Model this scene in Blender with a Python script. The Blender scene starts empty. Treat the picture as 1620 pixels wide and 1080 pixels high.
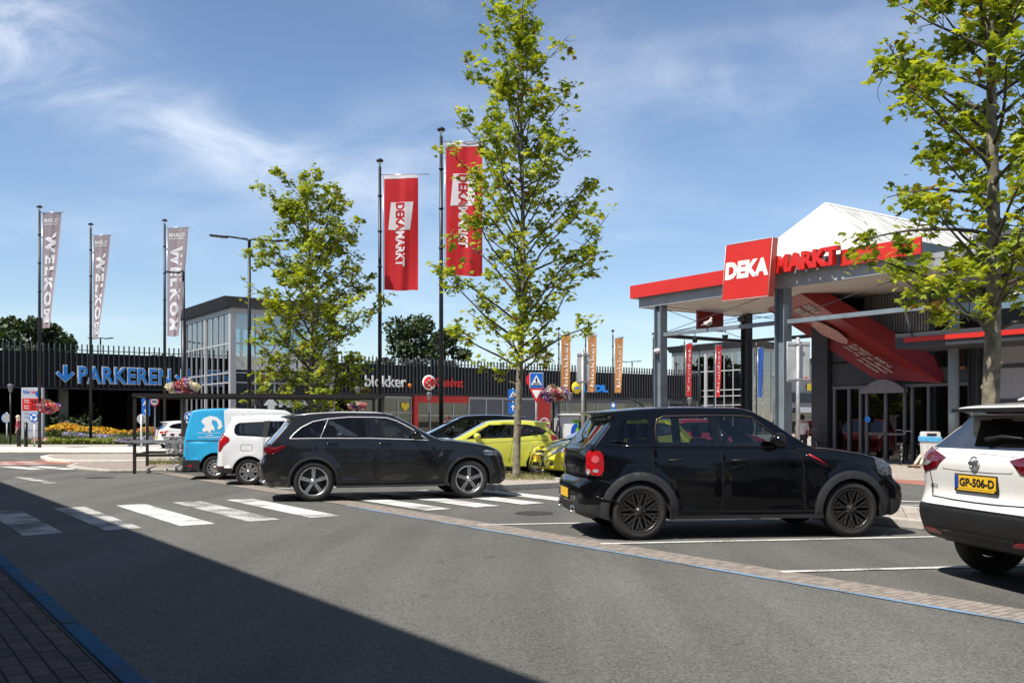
import bpy, bmesh, math, random
from mathutils import Vector, Matrix, Quaternion
from mathutils.bvhtree import BVHTree
from mathutils.geometry import delaunay_2d_cdt
R = math.radians
sc = bpy.context.scene
COL = sc.collection

# ---------------------------------------------------------------- camera
cam_d = bpy.data.cameras.new("camera")
cam = bpy.data.objects.new("camera", cam_d)
COL.objects.link(cam)
FPX, HZ, EYE = 1500.0, 664.0, 1.43
cam_d.sensor_width = 36.0
cam_d.lens = 36.0 * FPX / 1620.0
cam_d.shift_y = (HZ - 540.0) / 1620.0
cam_d.clip_start = 0.1
cam_d.clip_end = 3000
cam.location = (0, 0, EYE)
cam.rotation_euler = (R(90), 0, 0)
sc.camera = cam

# ---------------------------------------------------------------- sky and sun
SUN_EL = R(57)
SX, SY = -0.76, -0.65
w = bpy.data.worlds.new("World")
sc.world = w
w.use_nodes = True
nt = w.node_tree
nt.nodes.clear()
N = nt.nodes.new
L_ = nt.links.new
out = N('ShaderNodeOutputWorld')
bg = N('ShaderNodeBackground')
sky = N('ShaderNodeTexSky')
sky.sky_type = 'NISHITA'
sky.sun_disc = False
sky.sun_elevation = SUN_EL
sky.sun_rotation = math.atan2(SX, SY)
sky.air_density = 1.0
sky.dust_density = 0.25
sky.ozone_density = 2.2
tc = N('ShaderNodeTexCoord')
sep = N('ShaderNodeSeparateXYZ')
L_(tc.outputs['Generated'], sep.inputs[0])
zadd = N('ShaderNodeMath'); zadd.operation = 'ADD'; zadd.inputs[1].default_value = 0.22
L_(sep.outputs['Z'], zadd.inputs[0])
zmx = N('ShaderNodeMath'); zmx.operation = 'MAXIMUM'; zmx.inputs[1].default_value = 0.05
L_(zadd.outputs[0], zmx.inputs[0])
dx = N('ShaderNodeMath'); dx.operation = 'DIVIDE'
dy = N('ShaderNodeMath'); dy.operation = 'DIVIDE'
L_(sep.outputs['X'], dx.inputs[0]); L_(zmx.outputs[0], dx.inputs[1])
L_(sep.outputs['Y'], dy.inputs[0]); L_(zmx.outputs[0], dy.inputs[1])
cmb = N('ShaderNodeCombineXYZ')
L_(dx.outputs[0], cmb.inputs[0]); L_(dy.outputs[0], cmb.inputs[1])
mp = N('ShaderNodeMapping'); mp.inputs['Rotation'].default_value = (0, 0, R(-28)); mp.inputs['Scale'].default_value = (0.7, 1.25, 1)
mp.inputs['Location'].default_value = (1.3, 0.4, 0)
L_(cmb.outputs[0], mp.inputs[0])
n1 = N('ShaderNodeTexNoise'); n1.inputs['Scale'].default_value = 1.5; n1.inputs['Detail'].default_value = 9; n1.inputs['Roughness'].default_value = 0.56; n1.inputs['Distortion'].default_value = 0.5
L_(mp.outputs[0], n1.inputs['Vector'])
n2 = N('ShaderNodeTexNoise'); n2.inputs['Scale'].default_value = 0.7; n2.inputs['Detail'].default_value = 3
L_(cmb.outputs[0], n2.inputs['Vector'])
mul = N('ShaderNodeMath'); mul.operation = 'MULTIPLY'
L_(n1.outputs['Fac'], mul.inputs[0]); L_(n2.outputs['Fac'], mul.inputs[1])
rmp = N('ShaderNodeMapRange'); rmp.interpolation_type = 'SMOOTHSTEP'
rmp.inputs['From Min'].default_value = 0.20; rmp.inputs['From Max'].default_value = 0.43
rmp.inputs['To Min'].default_value = 0.0; rmp.inputs['To Max'].default_value = 0.62
L_(mul.outputs[0], rmp.inputs[0])
cadd = N('ShaderNodeMix'); cadd.data_type = 'RGBA'
cadd.inputs['B'].default_value = (11.2, 11.4, 11.8, 1)
def mth(op, a, b=None, cl=False):
    q = N('ShaderNodeMath'); q.operation = op; q.use_clamp = cl
    for i_, x_ in enumerate((a, b)):
        if x_ is None: continue
        if isinstance(x_, (int, float)): q.inputs[i_].default_value = x_
        else: L_(x_, q.inputs[i_])
    return q.outputs[0]
yy_ = mth('MAXIMUM', sep.outputs['Y'], .05)
du, dv = mth('DIVIDE', sep.outputs['X'], yy_), mth('DIVIDE', sep.outputs['Z'], yy_)
tot = None
# long thin banks of cirrus: centre, length, width, tilt, strength
for (cu_, cv_, la_, wb_, an_, st_) in ((-.33, .30, .24, .040, -.32, .85), (-.53, .42, .12, .07, -.5, 1.0), (-.08, .30, .13, .05, .25, .35), (.17, .37, .16, .05, -.30, .3), (-.45, .20, .25, .025, -.12, .3), (.42, .42, .2, .05, .2, .3), (.02, .43, .12, .03, -.2, .3)):
    a_ = mth('SUBTRACT', du, cu_); b_ = mth('SUBTRACT', dv, cv_)
    al = mth('ADD', mth('MULTIPLY', a_, math.cos(an_)), mth('MULTIPLY', b_, math.sin(an_)))
    ac = mth('SUBTRACT', mth('MULTIPLY', b_, math.cos(an_)), mth('MULTIPLY', a_, math.sin(an_)))
    al = mth('DIVIDE', al, la_); ac = mth('DIVIDE', ac, wb_)
    e_ = mth('ADD', mth('MULTIPLY', al, al), mth('MULTIPLY', ac, ac))
    g_ = mth('MULTIPLY', mth('EXPONENT', mth('MULTIPLY', e_, -1.0)), st_)
    tot = g_ if tot is None else mth('MAXIMUM', tot, g_)
cn = N('ShaderNodeTexNoise'); cn.inputs['Scale'].default_value = 5.5; cn.inputs['Detail'].default_value = 8; cn.inputs['Roughness'].default_value = .6; cn.inputs['Distortion'].default_value = .8
cc = N('ShaderNodeCombineXYZ'); L_(du, cc.inputs[0]); L_(mth('MULTIPLY', dv, 2.2), cc.inputs[1]); L_(cc.outputs[0], cn.inputs['Vector'])
cr_ = N('ShaderNodeMapRange'); cr_.interpolation_type = 'SMOOTHSTEP'; cr_.inputs['From Min'].default_value = .30; cr_.inputs['From Max'].default_value = .78
L_(cn.outputs['Fac'], cr_.inputs[0])
front = mth('GREATER_THAN', sep.outputs['Y'], .05)
bank = mth('MULTIPLY', mth('MULTIPLY', mth('MULTIPLY', tot, .62), cr_.outputs[0]), front)
allc = mth('ADD', bank, mth('MULTIPLY', rmp.outputs[0], .38), True)
L_(allc, cadd.inputs['Factor'])
tint = N('ShaderNodeMix'); tint.data_type = 'RGBA'; tint.blend_type = 'MULTIPLY'; tint.inputs['Factor'].default_value = 1
tint.inputs['B'].default_value = (1.0, 1.02, 1.06, 1)
L_(sky.outputs[0], tint.inputs['A'])
hz = N('ShaderNodeMapRange'); hz.interpolation_type = 'SMOOTHSTEP'; hz.inputs['From Min'].default_value = .30; hz.inputs['From Max'].default_value = .80; hz.inputs['To Min'].default_value = 1.17; hz.inputs['To Max'].default_value = .62
L_(sep.outputs['Z'], hz.inputs[0])
hv = N('ShaderNodeVectorMath'); hv.operation = 'SCALE'; L_(tint.outputs['Result'], hv.inputs[0]); L_(hz.outputs[0], hv.inputs['Scale'])
L_(hv.outputs[0], cadd.inputs['A'])
L_(cadd.outputs['Result'], bg.inputs[0])
bg.inputs[1].default_value = 0.090
L_(bg.outputs[0], out.inputs[0])

sun_d = bpy.data.lights.new("sun", 'SUN')
sun_d.energy = 5.0
sun_d.angle = R(0.5)
sun_d.color = (1.0, 0.95, 0.87)
sun = bpy.data.objects.new("sun", sun_d)
COL.objects.link(sun)
sd = Vector((SX * math.cos(SUN_EL), SY * math.cos(SUN_EL), math.sin(SUN_EL)))
sun.rotation_mode = 'QUATERNION'
sun.rotation_quaternion = sd.to_track_quat('Z', 'Y')

sc.view_settings.view_transform = 'Standard'
sc.view_settings.look = 'None'
sc.view_settings.exposure = 0.43
sc.view_settings.gamma = 1.0
sc.render.engine = 'CYCLES'
sc.cycles.max_bounces = 8
sc.cycles.transparent_max_bounces = 16
sc.cycles.use_denoising = True

# ---------------------------------------------------------------- helpers
CA, SA = math.cos(R(35)), math.sin(R(35))      # street grid: n runs across the road, m along it
def NM(n, m, z=0.0):
    return Vector((n * CA - m * SA, n * SA + m * CA, z))
def toNM(v):
    return v[0] * CA + v[1] * SA, -v[0] * SA + v[1] * CA
def at(px, py, Y):
    return Vector(((px - 810) * Y / FPX, Y, EYE - (py - HZ) * Y / FPX))
def gd(px, py):
    return at(px, py, EYE * FPX / (py - HZ))
def n_px(px, m):
    k = (px - 810) / FPX
    Y = m / (CA - SA * k)
    return Y * (SA + CA * k), Y
def m_px(px, n):
    k = (px - 810) / FPX
    Y = n / (SA + CA * k)
    return Y * (CA - SA * k), Y
def zz(py, Y):
    return EYE - (py - HZ) * Y / FPX

MATS = {}
def mat(name, col, rough=0.6, metal=0.0, var=0.12, vscale=6.0, bump=0.0, bscale=80.0, coat=0.0, emit=None, spec=None):
    if name in MATS: return MATS[name]
    m = bpy.data.materials.new(name); m.use_nodes = True
    t = m.node_tree; b = t.nodes['Principled BSDF']
    b.inputs['Roughness'].default_value = rough
    b.inputs['Metallic'].default_value = metal
    if coat: b.inputs['Coat Weight'].default_value = coat; b.inputs['Coat Roughness'].default_value = 0.03
    if spec is not None: b.inputs['Specular IOR Level'].default_value = spec
    c = t.nodes.new('ShaderNodeTexCoord')
    no = t.nodes.new('ShaderNodeTexNoise'); no.inputs['Scale'].default_value = vscale; no.inputs['Detail'].default_value = 6
    t.links.new(c.outputs['Object'], no.inputs['Vector'])
    cr = t.nodes.new('ShaderNodeValToRGB')
    cr.color_ramp.elements[0].position = 0.3; cr.color_ramp.elements[1].position = 0.7
    lo = [max(0, x * (1 - var)) for x in col]; hi = [min(1, x * (1 + var)) for x in col]
    cr.color_ramp.elements[0].color = (*lo, 1); cr.color_ramp.elements[1].color = (*hi, 1)
    t.links.new(no.outputs['Fac'], cr.inputs[0]); t.links.new(cr.outputs[0], b.inputs['Base Color'])
    if bump:
        n2 = t.nodes.new('ShaderNodeTexNoise'); n2.inputs['Scale'].default_value = bscale; n2.inputs['Detail'].default_value = 4
        t.links.new(c.outputs['Object'], n2.inputs['Vector'])
        bp = t.nodes.new('ShaderNodeBump'); bp.inputs['Strength'].default_value = bump; bp.inputs['Distance'].default_value = 0.01
        t.links.new(n2.outputs['Fac'], bp.inputs['Height']); t.links.new(bp.outputs[0], b.inputs['Normal'])
    if emit:
        b.inputs['Emission Color'].default_value = (*col, 1); b.inputs['Emission Strength'].default_value = emit
    MATS[name] = m
    return m

def glass(name, tint, refl=1.0, rough=0.01, base=0.05, ior=1.5):
    if name in MATS: return MATS[name]
    m = bpy.data.materials.new(name); m.use_nodes = True
    t = m.node_tree; t.nodes.clear()
    o = t.nodes.new('ShaderNodeOutputMaterial')
    tr = t.nodes.new('ShaderNodeBsdfTransparent'); tr.inputs[0].default_value = (*tint, 1)
    gl = t.nodes.new('ShaderNodeBsdfGlossy'); gl.inputs['Roughness'].default_value = rough; gl.inputs[0].default_value = (refl, refl, refl, 1)
    fr = t.nodes.new('ShaderNodeFresnel'); fr.inputs['IOR'].default_value = ior
    ad = t.nodes.new('ShaderNodeMath'); ad.operation = 'ADD'; ad.inputs[1].default_value = base; ad.use_clamp = True
    mx = t.nodes.new('ShaderNodeMixShader')
    t.links.new(fr.outputs[0], ad.inputs[0]); t.links.new(ad.outputs[0], mx.inputs[0])
    t.links.new(tr.outputs[0], mx.inputs[1]); t.links.new(gl.outputs[0], mx.inputs[2]); t.links.new(mx.outputs[0], o.inputs[0])
    MATS[name] = m
    return m

def leafmat(name, col, var=0.25, trans=0.35):
    if name in MATS: return MATS[name]
    m = bpy.data.materials.new(name); m.use_nodes = True
    t = m.node_tree; t.nodes.clear()
    o = t.nodes.new('ShaderNodeOutputMaterial')
    p = t.nodes.new('ShaderNodeBsdfPrincipled'); p.inputs['Roughness'].default_value = 0.45
    p.inputs['Specular IOR Level'].default_value = 0.35
    tl = t.nodes.new('ShaderNodeBsdfTranslucent')
    c = t.nodes.new('ShaderNodeTexCoord'); no = t.nodes.new('ShaderNodeTexNoise'); no.inputs['Scale'].default_value = 3.0; no.inputs['Detail'].default_value = 5
    t.links.new(c.outputs['Object'], no.inputs['Vector'])
    cr = t.nodes.new('ShaderNodeValToRGB'); cr.color_ramp.elements[0].position = 0.35; cr.color_ramp.elements[1].position = 0.65
    cr.color_ramp.elements[0].color = (*[x * (1 - var) for x in col], 1); cr.color_ramp.elements[1].color = (*[x * (1 + var) for x in col], 1)
    t.links.new(no.outputs['Fac'], cr.inputs[0]); t.links.new(cr.outputs[0], p.inputs['Base Color'])
    mu = t.nodes.new('ShaderNodeMix'); mu.data_type = 'RGBA'; mu.blend_type = 'MULTIPLY'; mu.inputs['Factor'].default_value = 1
    mu.inputs['B'].default_value = (1.25, 1.2, 0.5, 1)
    t.links.new(cr.outputs[0], mu.inputs['A']); t.links.new(mu.outputs['Result'], tl.inputs[0])
    mx = t.nodes.new('ShaderNodeMixShader'); mx.inputs[0].default_value = trans
    t.links.new(p.outputs[0], mx.inputs[1]); t.links.new(tl.outputs[0], mx.inputs[2]); t.links.new(mx.outputs[0], o.inputs[0])
    MATS[name] = m
    return m

class MB:
    def __init__(s): s.v = []; s.f = []; s.m = []; s.sm = []
    def add(s, vs, fs, mi=0, smooth=False):
        o = len(s.v); s.v += [tuple(v) for v in vs]
        for f in fs: s.f.append([i + o for i in f]); s.m.append(mi); s.sm.append(smooth)
        return s
    def bx(s, x0, x1, y0, y1, z0, z1, mi=0):
        return s.add([(x0,y0,z0),(x1,y0,z0),(x1,y1,z0),(x0,y1,z0),(x0,y0,z1),(x1,y0,z1),(x1,y1,z1),(x0,y1,z1)],
                     [(0,3,2,1),(4,5,6,7),(0,1,5,4),(1,2,6,5),(2,3,7,6),(3,0,4,7)], mi)
    def box(s, c, d, mi=0, rot=None):
        x, y, z = (a / 2 for a in d)
        vs = [Vector(p) for p in [(-x,-y,-z),(x,-y,-z),(x,y,-z),(-x,y,-z),(-x,-y,z),(x,-y,z),(x,y,z),(-x,y,z)]]
        if rot is not None: vs = [rot @ v for v in vs]
        return s.add([v + Vector(c) for v in vs], [(0,3,2,1),(4,5,6,7),(0,1,5,4),(1,2,6,5),(2,3,7,6),(3,0,4,7)], mi)
    def tube(s, pts, r, n=8, mi=0, cap=True, smooth=True):
        pts = [Vector(p) for p in pts]
        if not isinstance(r, (list, tuple)): r = [r] * len(pts)
        vs = []; up = None
        for i, p in enumerate(pts):
            a = pts[max(0, i - 1)]; b = pts[min(len(pts) - 1, i + 1)]
            d = (b - a).normalized()
            if up is None: up = d.orthogonal().normalized()
            u = (up - d * up.dot(d))
            u = u.normalized() if u.length > 1e-5 else d.orthogonal().normalized()
            up = u; v = d.cross(u)
            for k in range(n):
                t = 2 * math.pi * k / n
                vs.append(p + (u * math.cos(t) + v * math.sin(t)) * r[i])
        fs = []
        for i in range(len(pts) - 1):
            for k in range(n):
                fs.append((i*n+k, i*n+(k+1)%n, (i+1)*n+(k+1)%n, (i+1)*n+k))
        s.add(vs, fs, mi, smooth)
        if cap:
            o = len(s.v) - len(vs)
            s.f.append([o + k for k in range(n)][::-1]); s.m.append(mi); s.sm.append(False)
            s.f.append([o + (len(pts)-1)*n + k for k in range(n)]); s.m.append(mi); s.sm.append(False)
        return s
    def lathe(s, prof, c=(0,0,0), axis='z', n=24, mi=0, smooth=True):
        vs = []
        for (r, h) in prof:
            for k in range(n):
                t = 2 * math.pi * k / n; a, b = r * math.cos(t), r * math.sin(t)
                p = (a, b, h) if axis == 'z' else ((a, h, b) if axis == 'y' else (h, a, b))
                vs.append((p[0]+c[0], p[1]+c[1], p[2]+c[2]))
        fs = []
        for i in range(len(prof) - 1):
            for k in range(n): fs.append((i*n+k, i*n+(k+1)%n, (i+1)*n+(k+1)%n, (i+1)*n+k))
        return s.add(vs, fs, mi, smooth)
    def prism(s, poly, d0, d1, f3, mi=0):
        """poly: 2-d points; f3(a,b,d) -> 3-d point"""
        n = len(poly)
        vs = [f3(a, b, d0) for a, b in poly] + [f3(a, b, d1) for a, b in poly]
        fs = [list(range(n))[::-1], [n + i for i in range(n)]] + [(i, (i+1) % n, n + (i+1) % n, n + i) for i in range(n)]
        return s.add(vs, fs, mi)
    def sphere(s, c, r, mi=0, n=12, sc3=(1,1,1)):
        prof = []
        vs = []; fs = []
        rings = n // 2
        for i in range(rings + 1):
            ph = math.pi * i / rings
            for k in range(n):
                t = 2 * math.pi * k / n
                vs.append((c[0] + r*sc3[0]*math.sin(ph)*math.cos(t), c[1] + r*sc3[1]*math.sin(ph)*math.sin(t), c[2] + r*sc3[2]*math.cos(ph)))
        for i in range(rings):
            for k in range(n): fs.append((i*n+k, i*n+(k+1)%n, (i+1)*n+(k+1)%n, (i+1)*n+k))
        return s.add(vs, fs, mi, True)
    def build(s, name, mats, parent=None, bevel=0, seg=2, recalc=True):
        me = bpy.data.meshes.new(name)
        me.from_pydata(s.v, [], s.f)
        if not isinstance(mats, (list, tuple)): mats = [mats]
        for m in mats: me.materials.append(m)
        me.polygons.foreach_set('material_index', s.m)
        me.polygons.foreach_set('use_smooth', s.sm)
        if recalc:
            bm = bmesh.new(); bm.from_mesh(me); bmesh.ops.recalc_face_normals(bm, faces=bm.faces); bm.to_mesh(me); bm.free()
        me.update()
        o = bpy.data.objects.new(name, me); COL.objects.link(o)
        if parent is not None: o.parent = parent
        if bevel:
            b = o.modifiers.new('bevel', 'BEVEL'); b.width = bevel; b.segments = seg; b.limit_method = 'ANGLE'; b.angle_limit = R(40)
        return o

def tag(o, label, cat, group=None):
    o['label'] = label; o['category'] = cat
    if group: o['group'] = group
    return o
def thing(name, label, cat, loc=(0,0,0), rz=0.0, group=None):
    o = bpy.data.objects.new(name, None); COL.objects.link(o)
    o.empty_display_size = 0.2
    o.location = loc; o.rotation_euler = (0, 0, rz)
    return tag(o, label, cat, group)
def struct(o): o['kind'] = 'structure'; return o
def stuff(o): o['kind'] = 'stuff'; return o
def copy_tree(o, parent=None):
    c = o.copy(); COL.objects.link(c)
    if parent is not None: c.parent = parent
    for ch in list(o.children): copy_tree(ch, c)
    return c

def pieces(name, boxes, m, parent, bevel=0):
    for b in boxes: q = MB(); q.bx(*b); q.build(name, m, parent, bevel)
def text_geo(body, bold=0.0, space=1.0, res=3):
    cu = bpy.data.curves.new('lettering', 'FONT'); cu.body = body; cu.offset = bold; cu.space_character = space; cu.resolution_u = res
    cu.align_x = 'LEFT'
    ob = bpy.data.objects.new('lettering', cu); COL.objects.link(ob)
    dg = bpy.context.evaluated_depsgraph_get(); dg.update()
    me = bpy.data.meshes.new_from_object(ob.evaluated_get(dg))
    vs = [v.co.copy() for v in me.vertices]; fs = [list(p.vertices) for p in me.polygons]
    bpy.data.objects.remove(ob); bpy.data.curves.remove(cu); bpy.data.meshes.remove(me)
    x0 = min(v.x for v in vs); x1 = max(v.x for v in vs); y0 = min(v.y for v in vs); y1 = max(v.y for v in vs)
    return [((v.x-x0)/(x1-x0), (v.y-y0)/(y1-y0)) for v in vs], fs, (x1-x0)/(y1-y0)
def add_text(mb, body, f3, bold=0.02, mi=0, depth=0.0, space=1.0):
    """f3(u,v,d): u,v in 0..1 over the lettering's box, d = 0 front .. 1 back"""
    vs, fs, asp = text_geo(body, bold, space)
    mb.add([f3(u, v, 0) for u, v in vs], fs, mi)
    if depth:
        n = len(vs); from collections import Counter
        ec = {}
        for f in fs:
            for i in range(len(f)):
                a, b = f[i], f[(i+1) % len(f)]; ec.setdefault((min(a,b), max(a,b)), []).append((a,b))
        es = [e[0] for e in ec.values() if len(e) == 1]
        mb.add([f3(u, v, 0) for u, v in vs] + [f3(u, v, 1) for u, v in vs], [(a, b, b+n, a+n) for a, b in es], mi)
    return asp

def inpoly(x, y, poly):
    c = False; n = len(poly); j = n - 1
    for i in range(n):
        xi, yi = poly[i][0], poly[i][1]; xj, yj = poly[j][0], poly[j][1]
        if (yi > y) != (yj > y) and x < (xj - xi) * (y - yi) / (yj - yi) + xi: c = not c
        j = i
    return c
def cdt(polys, grid, outer):
    """triangulate the inside of polygon `outer` with the edges of all polys kept"""
    vs = []; es = []
    for p in polys:
        o = len(vs); vs += [Vector((a[0], a[1])) for a in p]
        es += [(o + i, o + (i + 1) % len(p)) for i in range(len(p))]
    x0 = min(p[0] for p in outer); x1 = max(p[0] for p in outer); y0 = min(p[1] for p in outer); y1 = max(p[1] for p in outer)
    nx = max(1, int((x1-x0)/grid)); ny = max(1, int((y1-y0)/grid))
    for i in range(1, nx):
        for j in range(1, ny):
            x = x0 + (x1-x0)*i/nx; y = y0 + (y1-y0)*j/ny
            if inpoly(x, y, outer): vs.append(Vector((x, y)))
    rv, re, rf, *_ = delaunay_2d_cdt(vs, es, [], 0, 1e-5)
    tris = []
    for f in rf:
        cx = sum(rv[i][0] for i in f)/len(f); cy = sum(rv[i][1] for i in f)/len(f)
        if inpoly(cx, cy, outer): tris.append((tuple(f), cx, cy))
    return rv, tris
def spline(pts, k=3):
    out = []; n = len(pts)
    for i in range(n - 1):
        p0 = pts[max(0, i-1)]; p1 = pts[i]; p2 = pts[i+1]; p3 = pts[min(n-1, i+2)]
        for j in range(k):
            t = j / k
            out.append(tuple(0.5*((2*b) + (c-a)*t + (2*a-5*b+4*c-d)*t*t + (3*b-a-3*c+d)*t**3) for a, b, c, d in zip(p0, p1, p2, p3)))
    out.append(tuple(pts[-1])); return out
# ---------------------------------------------------------------- ground
def ground_mat(name, c1, c2, grain=62.0, patch=0.6, bump=0.25, rough=0.9, wear=None):
    m = bpy.data.materials.new(name); m.use_nodes = True
    t = m.node_tree; b = t.nodes['Principled BSDF']; b.inputs['Roughness'].default_value = rough
    b.inputs['Specular IOR Level'].default_value = 0.3
    c = t.nodes.new('ShaderNodeTexCoord')
    g = t.nodes.new('ShaderNodeTexNoise'); g.inputs['Scale'].default_value = grain; g.inputs['Detail'].default_value = 6; g.inputs['Roughness'].default_value = 0.85
    p = t.nodes.new('ShaderNodeTexNoise'); p.inputs['Scale'].default_value = patch; p.inputs['Detail'].default_value = 7; p.inputs['Roughness'].default_value = 0.6
    st = t.nodes.new('ShaderNodeMapping'); st.inputs['Rotation'].default_value = (0, 0, R(-35)); st.inputs['Scale'].default_value = (1.0, 0.25, 1)
    t.links.new(c.outputs['Object'], g.inputs['Vector']); t.links.new(c.outputs['Object'], st.inputs[0]); t.links.new(st.outputs[0], p.inputs['Vector'])
    r1 = t.nodes.new('ShaderNodeValToRGB'); r1.color_ramp.elements[0].position = 0.38; r1.color_ramp.elements[1].position = 0.62
    st2 = t.nodes.new('ShaderNodeMapping'); st2.inputs['Rotation'].default_value = (0, 0, R(-35)); st2.inputs['Scale'].default_value = (1.3, .06, 1)
    t.links.new(c.outputs['Object'], st2.inputs[0])
    trk = t.nodes.new('ShaderNodeTexNoise'); trk.inputs['Scale'].default_value = 1.0; trk.inputs['Detail'].default_value = 3; t.links.new(st2.outputs[0], trk.inputs['Vector'])
    trr_ = t.nodes.new('ShaderNodeMapRange'); trr_.inputs['From Min'].default_value = .35; trr_.inputs['From Max'].default_value = .65; trr_.inputs['To Min'].default_value = .88; trr_.inputs['To Max'].default_value = 1.1
    t.links.new(trk.outputs['Fac'], trr_.inputs[0])
    vo = t.nodes.new('ShaderNodeTexVoronoi'); vo.feature = 'DISTANCE_TO_EDGE'; vo.inputs['Scale'].default_value = .22
    wn = t.nodes.new('ShaderNodeTexNoise'); wn.inputs['Scale'].default_value = 1.8; wn.inputs['Detail'].default_value = 6
    wv = t.nodes.new('ShaderNodeVectorMath'); wv.operation = 'ADD'; t.links.new(c.outputs['Object'], wn.inputs['Vector']); t.links.new(c.outputs['Object'], wv.inputs[0]); t.links.new(wn.outputs['Color'], wv.inputs[1]); t.links.new(wv.outputs[0], vo.inputs['Vector'])
    ck = t.nodes.new('ShaderNodeMapRange'); ck.inputs['From Min'].default_value = 0.0; ck.inputs['From Max'].default_value = .0035; ck.inputs['To Min'].default_value = .82; ck.inputs['To Max'].default_value = 1.0
    t.links.new(vo.outputs['Distance'], ck.inputs[0])
    sp_ = t.nodes.new('ShaderNodeTexNoise'); sp_.inputs['Scale'].default_value = 3.2; sp_.inputs['Detail'].default_value = 2; t.links.new(c.outputs['Object'], sp_.inputs['Vector'])
    spr = t.nodes.new('ShaderNodeMapRange'); spr.inputs['From Min'].default_value = .70; spr.inputs['From Max'].default_value = .76; spr.inputs['To Min'].default_value = 1.0; spr.inputs['To Max'].default_value = .72
    t.links.new(sp_.outputs['Fac'], spr.inputs[0])
    m1 = t.nodes.new('ShaderNodeMath'); m1.operation = 'MULTIPLY'; m2 = t.nodes.new('ShaderNodeMath'); m2.operation = 'MULTIPLY'; m3 = t.nodes.new('ShaderNodeMath'); m3.operation = 'MULTIPLY'
    t.links.new(trr_.outputs[0], m1.inputs[0]); t.links.new(ck.outputs[0], m1.inputs[1]); t.links.new(m1.outputs[0], m2.inputs[0]); t.links.new(spr.outputs[0], m2.inputs[1])
    r1.color_ramp.elements[0].color = (*c1, 1); r1.color_ramp.elements[1].color = (*c2, 1)
    t.links.new(g.outputs['Fac'], r1.inputs[0])
    r2 = t.nodes.new('ShaderNodeMapRange'); r2.inputs['From Min'].default_value = 0.3; r2.inputs['From Max'].default_value = 0.7
    r2.inputs['To Min'].default_value = 0.78; r2.inputs['To Max'].default_value = 1.18
    t.links.new(p.outputs['Fac'], r2.inputs[0])
    vm = t.nodes.new('ShaderNodeVectorMath'); vm.operation = 'SCALE'
    t.links.new(r2.outputs[0], m3.inputs[0]); t.links.new(m2.outputs[0], m3.inputs[1])
    t.links.new(r1.outputs[0], vm.inputs[0]); t.links.new(m3.outputs[0], vm.inputs['Scale'])
    t.links.new(vm.outputs[0], b.inputs['Base Color'])
    bp = t.nodes.new('ShaderNodeBump'); bp.inputs['Strength'].default_value = bump; bp.inputs['Distance'].default_value = 0.02
    t.links.new(g.outputs['Fac'], bp.inputs['Height']); t.links.new(bp.outputs[0], b.inputs['Normal'])
    return m
def brick_mat(name, c1, c2, mortar, scale, bw=0.5, rh=0.25, rot=0.0, ms=0.015, bump=0.4):
    m = bpy.data.materials.new(name); m.use_nodes = True
    t = m.node_tree; b = t.nodes['Principled BSDF']; b.inputs['Roughness'].default_value = 0.9; b.inputs['Specular IOR Level'].default_value = 0.2
    c = t.nodes.new('ShaderNodeTexCoord'); mp = t.nodes.new('ShaderNodeMapping'); mp.inputs['Rotation'].default_value = (0, 0, rot)
    t.links.new(c.outputs['Object'], mp.inputs[0])
    br = t.nodes.new('ShaderNodeTexBrick'); br.inputs['Scale'].default_value = scale; br.inputs['Brick Width'].default_value = bw; br.inputs['Row Height'].default_value = rh
    br.inputs['Mortar Size'].default_value = ms; br.inputs['Mortar Smooth'].default_value = 0.1; br.inputs['Bias'].default_value = -0.1
    br.inputs['Color1'].default_value = (*c1, 1); br.inputs['Color2'].default_value = (*c2, 1); br.inputs['Mortar'].default_value = (*mortar, 1)
    t.links.new(mp.outputs[0], br.inputs['Vector'])
    n = t.nodes.new('ShaderNodeTexNoise'); n.inputs['Scale'].default_value = 9; n.inputs['Detail'].default_value = 8
    t.links.new(c.outputs['Object'], n.inputs['Vector'])
    r = t.nodes.new('ShaderNodeMapRange'); r.inputs['From Min'].default_value = .3; r.inputs['From Max'].default_value = .7; r.inputs['To Min'].default_value = .7; r.inputs['To Max'].default_value = 1.25
    t.links.new(n.outputs['Fac'], r.inputs[0])
    vm = t.nodes.new('ShaderNodeVectorMath'); vm.operation = 'SCALE'
    t.links.new(br.outputs['Color'], vm.inputs[0]); t.links.new(r.outputs[0], vm.inputs['Scale']); t.links.new(vm.outputs[0], b.inputs['Base Color'])
    bp = t.nodes.new('ShaderNodeBump'); bp.inputs['Strength'].default_value = bump; bp.inputs['Distance'].default_value = 0.01; bp.invert = True
    t.links.new(br.outputs['Fac'], bp.inputs['Height']); t.links.new(bp.outputs[0], b.inputs['Normal'])
    return m
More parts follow.
